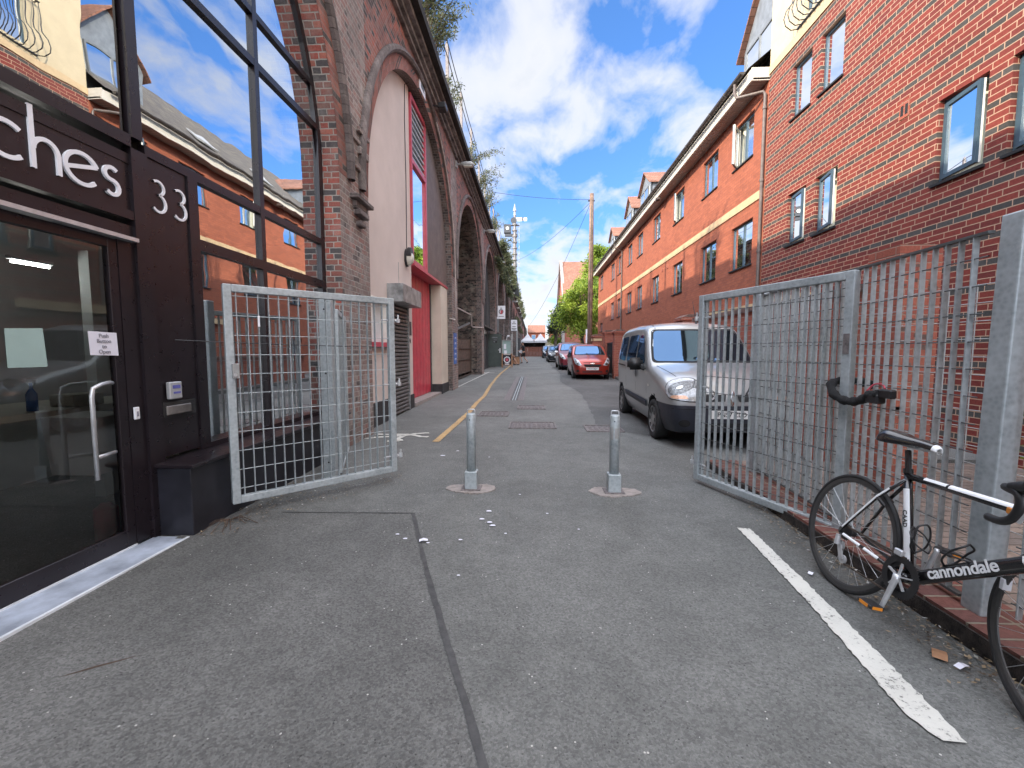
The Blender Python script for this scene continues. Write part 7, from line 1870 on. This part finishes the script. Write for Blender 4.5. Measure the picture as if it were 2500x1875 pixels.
def tree(x, y, z0, h, crown, label, seed, leafmat='leaf_tree', n=9000, size=.17, clumps=60, trunk=.22):
    rnd = random.Random(seed); t = thing('broadleaf_tree', label, 'tree', (x, y, z0)); mb = MB(t.location)
    cx, cy, cz, rx, ry, rz = crown; C = Vector((cx, cy, cz))
    top = Vector((cx, cy, cz + rz * .5)); base = Vector((x, y, z0)); pts = [base + (top - base) * k / 6 + Vector((rnd.uniform(-.15, .15), rnd.uniform(-.15, .15), 0)) * (k > 0) for k in range(7)]
    mb.tube(pts, [trunk, trunk * .9, trunk * .75, trunk * .6, trunk * .45, trunk * .3, trunk * .15], 10)
    cl = []
    for k in range(clumps):
        a = rnd.uniform(0, 2 * PI); e = math.asin(rnd.uniform(-.75, 1)); r = rnd.uniform(.55, 1.0)
        p = C + Vector((rx * math.cos(a) * math.cos(e) * r, ry * math.sin(a) * math.cos(e) * r, rz * math.sin(e) * r))
        cl.append((p, rnd.uniform(.35, .75) * (rx + rz) * .27, rnd.random()))
    for p, s, v in cl[::3]:
        st = pts[rnd.choice([2, 3, 4])]; mid = st + (p - st) * .5 + Vector((0, 0, .2)); mb.tube([st, mid, p], [trunk * .3, trunk * .16, .02], 6)
    mb.build('trunk', 'bark', t)
    P = []
    for i in range(n):
        p, s, v = rnd.choice(cl); d = Vector((rnd.gauss(0, 1), rnd.gauss(0, 1), rnd.gauss(0, .75))).normalized() * s * rnd.random() ** .4
        P.append((p + d, v * .6 + .2))
    leaves('crown', P, size, leafmat, t, rnd, 1.7, .2, off=t.location)
    return t
tree(4.6, 41, G(41), 9, (4.5, 40.6, 5.2, 2.35, 2.2, 3.0), 'bright yellow-green broadleaf tree beyond the parked cars', 11, n=17000, size=.20, clumps=46)
tree(2.4, 46, G(46), 8, (2.6, 46.5, 4.6, 1.1, 1.6, 1.9), 'darker small-leaved tree hanging over the lane left of the bright tree', 12, 'leaf_dark', 5000, .17, 30)
tree(7.1, 45, G(41), 11, (6.9, 45, 9.6, 1.6, 1.7, 2.7), 'taller yellow-green tree top behind the end of the orange building', 13, n=14000, size=.22, clumps=60)
tree(5.2, 60, G(58), 6, (4.5, 62, 3.6, 1.9, 2.0, 2.0), 'pale tree in front of the far cottages', 14, n=6000, size=.2, clumps=30)
def weeds(x, y, z, rx, ry, h, label, seed, n=700, mat='leaf_shrub', size=.09, stems=14, lean=.35, arch=.5, name='parapet_shrub', group='shrubs growing on the viaduct parapet'):
    rnd = random.Random(seed); t = thing(name, label, 'shrub', (x, y, z), 0, group); mb = MB(t.location); P = []; D = []
    for k in range(stems):
        b = Vector((x + rnd.uniform(-.3, .3) * rx, y + rnd.uniform(-1, 1) * ry, z)); hh = h * rnd.uniform(.45, 1.0)
        dx = lean * rnd.uniform(.1, 1.6) * hh; dy = rnd.uniform(-.4, .4) * hh; pts = []
        for i in range(7):
            f = i / 6; pts.append(b + Vector((dx * f ** 1.4, dy * f, hh * (f - arch * f * f * f * rnd.uniform(.5, 1)))))
        mb.tube(pts, [.012 * (1 - .8 * i / 6) for i in range(7)], 5, caps=False)
        m = n // stems
        for j in range(m):
            f = rnd.uniform(.12, 1); i = min(5, int(f * 6)); q = pts[i] + (pts[i + 1] - pts[i]) * (f * 6 - i); P.append((q + Vector((rnd.gauss(0, .05), rnd.gauss(0, .05), rnd.gauss(0, .05))) * (1.3 - f * .5), rnd.random()))
            D.append(((pts[i + 1] - pts[i]).normalized() * .5 + Vector((rnd.gauss(0, .6), rnd.gauss(0, .6), rnd.gauss(-.15, .5)))).normalized())
    mb.build('stem', 'bark', t); leaves('foliage', P, size, mat, t, rnd, 3.6, off=t.location, dirs=D); return t
descr = ['large arching buddleia overhanging the nearest stretch of cornice', 'small shrub on the cornice by the first railing post', 'yellowing arching shrub above the nearest street lamp', 'pale spiky shrub just beyond the nearest street lamp', 'tall loose shrub above the open third arch', 'leafy shrub above the second street lamp', 'dense green bush above the third street lamp', 'dense bush just beyond the third street lamp', 'bush above the fourth street lamp']
spec = [(-2.35, 9.6, 1.8, .8, 4200, 38, .42), (-2.3, 12.0, .9, .5, 500, 9, .35), (-2.35, 16.2, 1.1, .5, 800, 14, .9), (-2.35, 18.3, 1.3, .6, 1000, 16, .7), (-2.35, 20.6, 1.3, .8, 1000, 16, .6), (-2.35, 24.5, 1.1, 1.1, 1500, 20, .5), (-2.3, 29.5, .9, 1.4, 2600, 34, .7), (-2.2, 33, .8, 1.6, 2600, 34, .7), (-2.2, 38.5, .9, 2, 2600, 30, .7)]
for i, (x, y, h, ry, n, st, ln) in enumerate(spec):
    weeds(x, y, 8.02, .5, ry, h, descr[i], 20 + i, n, 'leaf_shrub', .085 if y < 15 else .10 if y < 26 else .16, st, ln, .45)
for i, (y, h) in enumerate(((44, 1.2), (50, 1.4), (57, 1.5), (66, 1.6), (76, 1.7), (88, 1.8))):
    weeds(-2.1, y, 7.9, .6, 3.0, h, ['ragged green growth over the parapet under the signal', 'green growth over the parapet just beyond the signal', 'far green growth over the viaduct parapet', 'far hanging greenery on the viaduct, nearer of the last three', 'far hanging greenery on the viaduct, middle of the last three', 'farthest greenery on the viaduct'][i], 50 + i, 1500, 'leaf_shrub', .22, 24, .25, .6)
for i, (y, z) in enumerate(((29, 7.6), (33, 7.5), (40, 7.4), (60, 6.2), (72, 5.5))):   # hanging clumps on the face
    weeds(-2.35, y, z, .5, 1.4, -1.5, 'hanging green clump spilling down the viaduct face %s' % ['below the third street lamp', 'beyond the third street lamp', 'below the fourth street lamp', 'beyond the signal', 'at the far end of the lane'][i], 70 + i, 1500, 'leaf_shrub', .17, 26, -.35, .3)
# hedge at the right edge
rnd = random.Random(5); t = thing('hedge', 'dark green hedge glimpsed beyond the big steel post at the right edge', 'hedge', (4.3, 3.0, .13)); mb = MB(t.location)
for k in range(10): mb.tube([(4.3 + rnd.uniform(-.4, .4), 3.0 + rnd.uniform(-.8, .8), .13), (4.3 + rnd.uniform(-.5, .5), 3.0 + rnd.uniform(-.9, .9), 1.5)], [.02, .006], 5)
mb.build('stem', 'bark', t); leaves('foliage', [((4.3 + rnd.uniform(-.6, .6), 2.9 + rnd.uniform(-1.1, .7), .2 + 1.45 * rnd.random() ** .8), rnd.random() * .8) for k in range(6000)], .06, 'leaf_tree', t, rnd, 1.6, off=t.location)

# litter: dry leaves, twigs and dust along the foot of the gates
def leaf_litter(name, n, gen, size, mat, seed):
    rnd = random.Random(seed); V = []; F = []; A = []
    for k in range(n):
        x, y = gen(rnd); z = G(y) + .016 + rnd.random() * .006; a = rnd.uniform(0, PI * 2); s = size * rnd.uniform(.3, 1.4); u = Vector((math.cos(a), math.sin(a), rnd.uniform(-.15, .25))) * s; w = Vector((-math.sin(a), math.cos(a), rnd.uniform(-.1, .2))) * s * rnd.uniform(.12, .6); p = Vector((x, y, z)); b = len(V)
        V += [p - u * .5, p + w * .5, p + u * .5, p - w * .5]; F.append((b, b + 1, b + 2, b + 3)); A.append(rnd.random())
    me = bpy.data.meshes.new(name); me.from_pydata([tuple(v) for v in V], [], F); at = me.attributes.new('leafv', 'FLOAT', 'FACE')
    for i, a in enumerate(A): at.data[i].value = a
    me.materials.append(MT[mat]); o = bpy.data.objects.new(name, me); link(o); o['kind'] = 'stuff'; return o
MT['litter_mat'] = leaf_mat('dry_litter', (.03, .022, .016), (.12, .08, .045), (.34, .26, .16), .0)
MT['pale_litter'] = leaf_mat('pale_litter', (.25, .24, .21), (.42, .41, .38), (.6, .6, .58), .0)
def near_edge(rnd):
    t_ = rnd.random(); d = abs(rnd.gauss(0, .16)); return (-2.48 + d, 2.95 + t_ * 2.2)
def under_lgate(rnd):
    t_ = rnd.random(); return (-2.62 + 1.15 * t_ + rnd.gauss(0, .10), 3.30 + 1.1 * t_ + rnd.gauss(0, .13))
def kerbline(rnd):
    t_ = rnd.random(); return (2.02 - abs(rnd.gauss(0, .10)), .8 + t_ * 3.6)
leaf_litter('leaf_litter', 420, near_edge, .026, 'litter_mat', 1); leaf_litter('leaf_litter', 700, under_lgate, .020, 'litter_mat', 2)
leaf_litter('leaf_litter', 1300, kerbline, .022, 'litter_mat', 3)
leaf_litter('pale_grit', 260, lambda r: (r.uniform(-2.5, 2.0), r.uniform(.6, 1) ** 1 * r.uniform(.9, 7)), .008, 'pale_litter', 4)
leaf_litter('pale_grit', 120, under_lgate, .022, 'pale_litter', 5); leaf_litter('pale_grit', 90, kerbline, .024, 'pale_litter', 6)
rnd = random.Random(9); mb = MB()
for (x, y, r) in [(-.37, 3.53, .022), (-.41, 3.36, .020), (-.34, 3.30, .020), (-.31, 3.24, .022), (-.92, 2.98, .016), (-.52, 2.98, .014), (-.74, 2.92, .012), (-1.0, 3.05, .014), (-.2, 3.1, .01), (.12, 3.5, .011), (-.12, 3.95, .010), (-1.15, 5.35, .03), (-1.0, 5.6, .018), (-.55, 5.3, .012), (-.62, 8.7, .02), (.35, 3.2, .009), (-.45, 2.5, .010)]:
    pts = [(x + r * (1 + .25 * math.sin(3 * a + x * 9)) * math.cos(a), y + r * .8 * (1 + .2 * math.cos(2 * a)) * math.sin(a)) for a in [2 * PI * k / 12 for k in range(12)]]
    mb.face([(px, py, G(py) + .014) for px, py in pts])
o = mb.build('chewing_gum_spots', 'paper'); o['kind'] = 'stuff'
def scrap(x, y, w, h, a, label, mat='paper', cat='litter', name='paper_scrap'):
    mb = MB((x, y, G(y) + .016)); c, s = math.cos(a), math.sin(a)
    P = lambda u, v, k: (x + u * c - v * s, y + u * s + v * c, G(y) + .017 + k)
    mb.face([P(-w, -h, 0), P(0, -h * 1.1, .008), P(0, h, .010), P(-w, h, .001)]); mb.face([P(0, -h * 1.1, .008), P(w, -h, .002), P(w, h * .9, .0), P(0, h, .010)]); tag(mb.build(name, mat), label, cat)
scrap(-.78, 2.95, .03, .018, .2, 'small crumpled scrap of white foil on the road before the left bollard')
scrap(1.86, 1.86, .03, .012, .3, 'small white paper strip on the road under the bicycle pedal')
scrap(1.83, 1.93, .04, .025, .9, 'curled dry brown leaf beside the bicycle pedal', 'woodlight', 'leaf', 'dry_leaf')
scrap(1.92, 2.9, .02, .010, .7, 'yellow leaf on the road beside the rear bicycle wheel', 'line_yellow', 'leaf', 'yellow_leaf')
scrap(1.70, 2.62, .018, .012, .7, 'tiny white scrap left of the rear bicycle wheel')
mb = MB((-1.7, 1.5, .02)); mb.tube([(-2.0, 1.62, .022), (-1.9, 1.68, .03), (-1.78, 1.76, .024), (-1.68, 1.84, .022)], .004, 5); tag(mb.build('twig', 'wood'), 'thin pale twig lying on the asphalt near the step', 'twig')
mb = MB((-2.4, 3.2, .05)); rnd = random.Random(6)
for k in range(12):
    a = rnd.uniform(-2.4, .3); l = rnd.uniform(.12, .34); b = Vector((-2.45, 3.28, .04)); mb.tube([b, b + Vector((math.cos(a) * l * .5, math.sin(a) * l * .5, .035)), b + Vector((math.cos(a) * l, math.sin(a) * l, .0))], .0028, 4)
tag(mb.build('dry_weed', 'wood'), 'dry brown weed flattened under the corner of the left gate', 'weed')

# ================= FAR END OF THE LANE =================
def house(name, label, x0, x1, y0, y1, h, ridge, wall, roof, axis='y', wins=()):
    g = G((y0 + y1) / 2); t = thing(name, label, 'house', ((x0 + x1) / 2, (y0 + y1) / 2, g)); o = t.location
    mb = MB(o); mb.box(x0, x1, y0, y1, g - .3, g + h)
    if axis == 'y': mb.prism([(x0, g + h), (x1, g + h), ((x0 + x1) / 2, g + ridge)], 'y', y0 + .05, y1 - .05)
    else: mb.prism([(y0, g + h), (y1, g + h), ((y0 + y1) / 2, g + ridge)], 'x', x0 + .05, x1 - .05)
    mb.build('wall', wall, t); mb = MB(o)
    if axis == 'y':
        xm = (x0 + x1) / 2
        for s, xe in ((-1, x0 - .3), (1, x1 + .3)): 
            q = [(xe, y0 - .1, g + h - .1), (xm, y0 - .1, g + ridge + .1), (xm, y1 + .1, g + ridge + .1), (xe, y1 + .1, g + h - .1)]; mb.face(q, [(p[1], p[2] * 1.3) for p in q])
    else:
        ym = (y0 + y1) / 2
        for ye in (y0 - .3, y1 + .3):
            q = [(x0 - .1, ye, g + h - .1), (x0 - .1, ym, g + ridge + .1), (x1 + .1, ym, g + ridge + .1), (x1 + .1, ye, g + h - .1)]; mb.face(q, [(p[0], p[2] * 1.3) for p in q])
    r = mb.build('roof', roof, t); md = r.modifiers.new('s', 'SOLIDIFY'); md.thickness = .15
    for (face, a, b, z0, z1) in wins:
        mb = MB(o)
        if face == 'W': mb.box(x0 - .03, x0 + .03, a, b, g + z0, g + z1)
        else: mb.box(a, b, y0 - .03, y0 + .03, g + z0, g + z1)
        f = mb.build('window', 'whiteframe', t); mb = MB(o)
        if face == 'W': mb.face([(x0 - .04, a + .08, g + z0 + .08), (x0 - .04, b - .08, g + z0 + .08), (x0 - .04, b - .08, g + z1 - .08), (x0 - .04, a + .08, g + z1 - .08)])
        else: mb.face([(a + .08, y0 - .04, g + z0 + .08), (b - .08, y0 - .04, g + z0 + .08), (b - .08, y0 - .04, g + z1 - .08), (a + .08, y0 - .04, g + z1 - .08)])
        mb.build('pane', 'carglass', f)
    return t
h_ = house('tall_roofed_building', 'tall steep brown tiled roof with a grey gable edge above the trees', 3.95, 15, 56, 70, 7.0, 13.2, 'gardenbrick', 'tile_red', 'x', [('W', 60, 61.2, 2, 4)])
mb = MB(h_.location)
mb.bar((3.9, 55.8, G(60) + 6.9), (3.9, 63, G(60) + 13.5), .4, .3); mb.bar((3.9, 70.2, G(60) + 6.9), (3.9, 63, G(60) + 13.5), .5, .35); mb.box(3.70, 4.0, 55.6, 56.1, .3, G(60) + 7.2); mb.build('gable_coping', 'concrete', h_)
MT['cottage'] = simple('pale_cottage_render', (.72, .62, .40), .85, 0, .06, 1.2)
for i in range(4):
    y = 72 + i * 9; house('terraced_cottage', ['nearest pale cottage in the row at the far right of the lane', 'second pale cottage in the far row', 'third pale cottage in the far row', 'farthest pale cottage in the row'][i], 3.6 - i * .10, 9, y, y + 8.9, 2.9, 5.2, 'cottage', 'tile', 'y', [('W', y + 1.5, y + 2.6, 1.2, 2.3), ('W', y + 5.5, y + 6.6, 1.2, 2.3)])
house('far_house', 'orange brick house with a hipped red roof at the far end, left', -1.5, 3.2, 118, 126, 5.2, 7.2, 'orange', 'tile_red', 'x', [('S', -.5, .6, 3.3, 4.6), ('S', 1.4, 2.4, 3.3, 4.6)])
house('far_house', 'orange brick gabled house at the far end, right of the first', 4.4, 9.2, 112, 122, 5.6, 8.4, 'orange', 'tile_red', 'y', [('S', 5.9, 7.4, 3.4, 4.9)])
house('far_house', 'third orange roofed house half hidden by the trees at the far end', 10, 18, 110, 122, 5.2, 8.8, 'orange', 'tile_red', 'y', [])
house('far_house', 'low house closing the view behind the marquee', -14, -2, 120, 130, 4.5, 6.5, 'gardenbrick', 'tile', 'x', [])
# marquee and timber fence across the end
t = thing('marquee', 'pale grey pitched marquee over an outdoor bar at the end of the lane', 'marquee', (-.2, 61, G(61))); o = t.location; g = G(61)
MT['canvas'] = simple('pale_grey_canvas', (.50, .52, .55), .8, 0, .06, 2)
mb = MB(o)
for (x0, x1) in ((-1.7, .1), (.1, 1.9)):
    xm = (x0 + x1) / 2; A = [(x0, 59.5, g + 2.15), (x1, 59.5, g + 2.15), (x1, 63, g + 2.15), (x0, 63, g + 2.15)]; T_ = (xm, 61.2, g + 3.2)
    for k in range(4):
        a, b = Vector(A[k]), Vector(A[(k + 1) % 4]); m = (a + b) / 2; Tv = Vector(T_); mm = (a + Tv) / 2 - Vector((0, 0, .10)); nn = (b + Tv) / 2 - Vector((0, 0, .10))
        mb.face([a, b, nn, mm]); mb.face([mm, nn, Tv]); mb.face([a - Vector((0, 0, .28)), b - Vector((0, 0, .28)), b, a])
mb.build('canopy', 'canvas', t)
mb = MB(o)
for x in (-1.7, .1, 1.9):
    for y in (59.5, 63): mb.box(x - .03, x + .03, y, y + .06, g, g + 2.2)
mb.build('pole', 'darkgrey', t)
mb = MB(o); mb.box(-1.6, 1.8, 62.8, 62.9, g + 1.2, g + 2.2); mb.build('bar_back', 'plinth', t)
t = thing('timber_fence', 'red-brown timber fence across the end of the lane in front of the marquee', 'fence', (-.2, 59, g)); o = t.location
mb = MB(o)
for k in range(20): mb.box(-2.4 + k * .2, -2.4 + k * .2 + .185, 59, 59.05, g - .1, g + 1.25 + .03 * (k % 3))
MT['fencewood'] = simple('red_brown_fence_stain', (.17, .065, .045), .8, 0, .25, 5); mb.build('boarding', 'fencewood', t)
mb = MB(o); mb.box(-2.4, 1.6, 58.96, 59, g + 1.1, g + 1.18); mb.build('rail', 'fencewood', t)
mb = MB((-2.0, 66, 1)); mb.box(-2.3, -1.7, 56.0, 56.6, g - .1, g + 2.4); tag(mb.build('shed_post', 'darkgrey'), 'dark upright cabinet against the viaduct beside the marquee', 'cabinet')
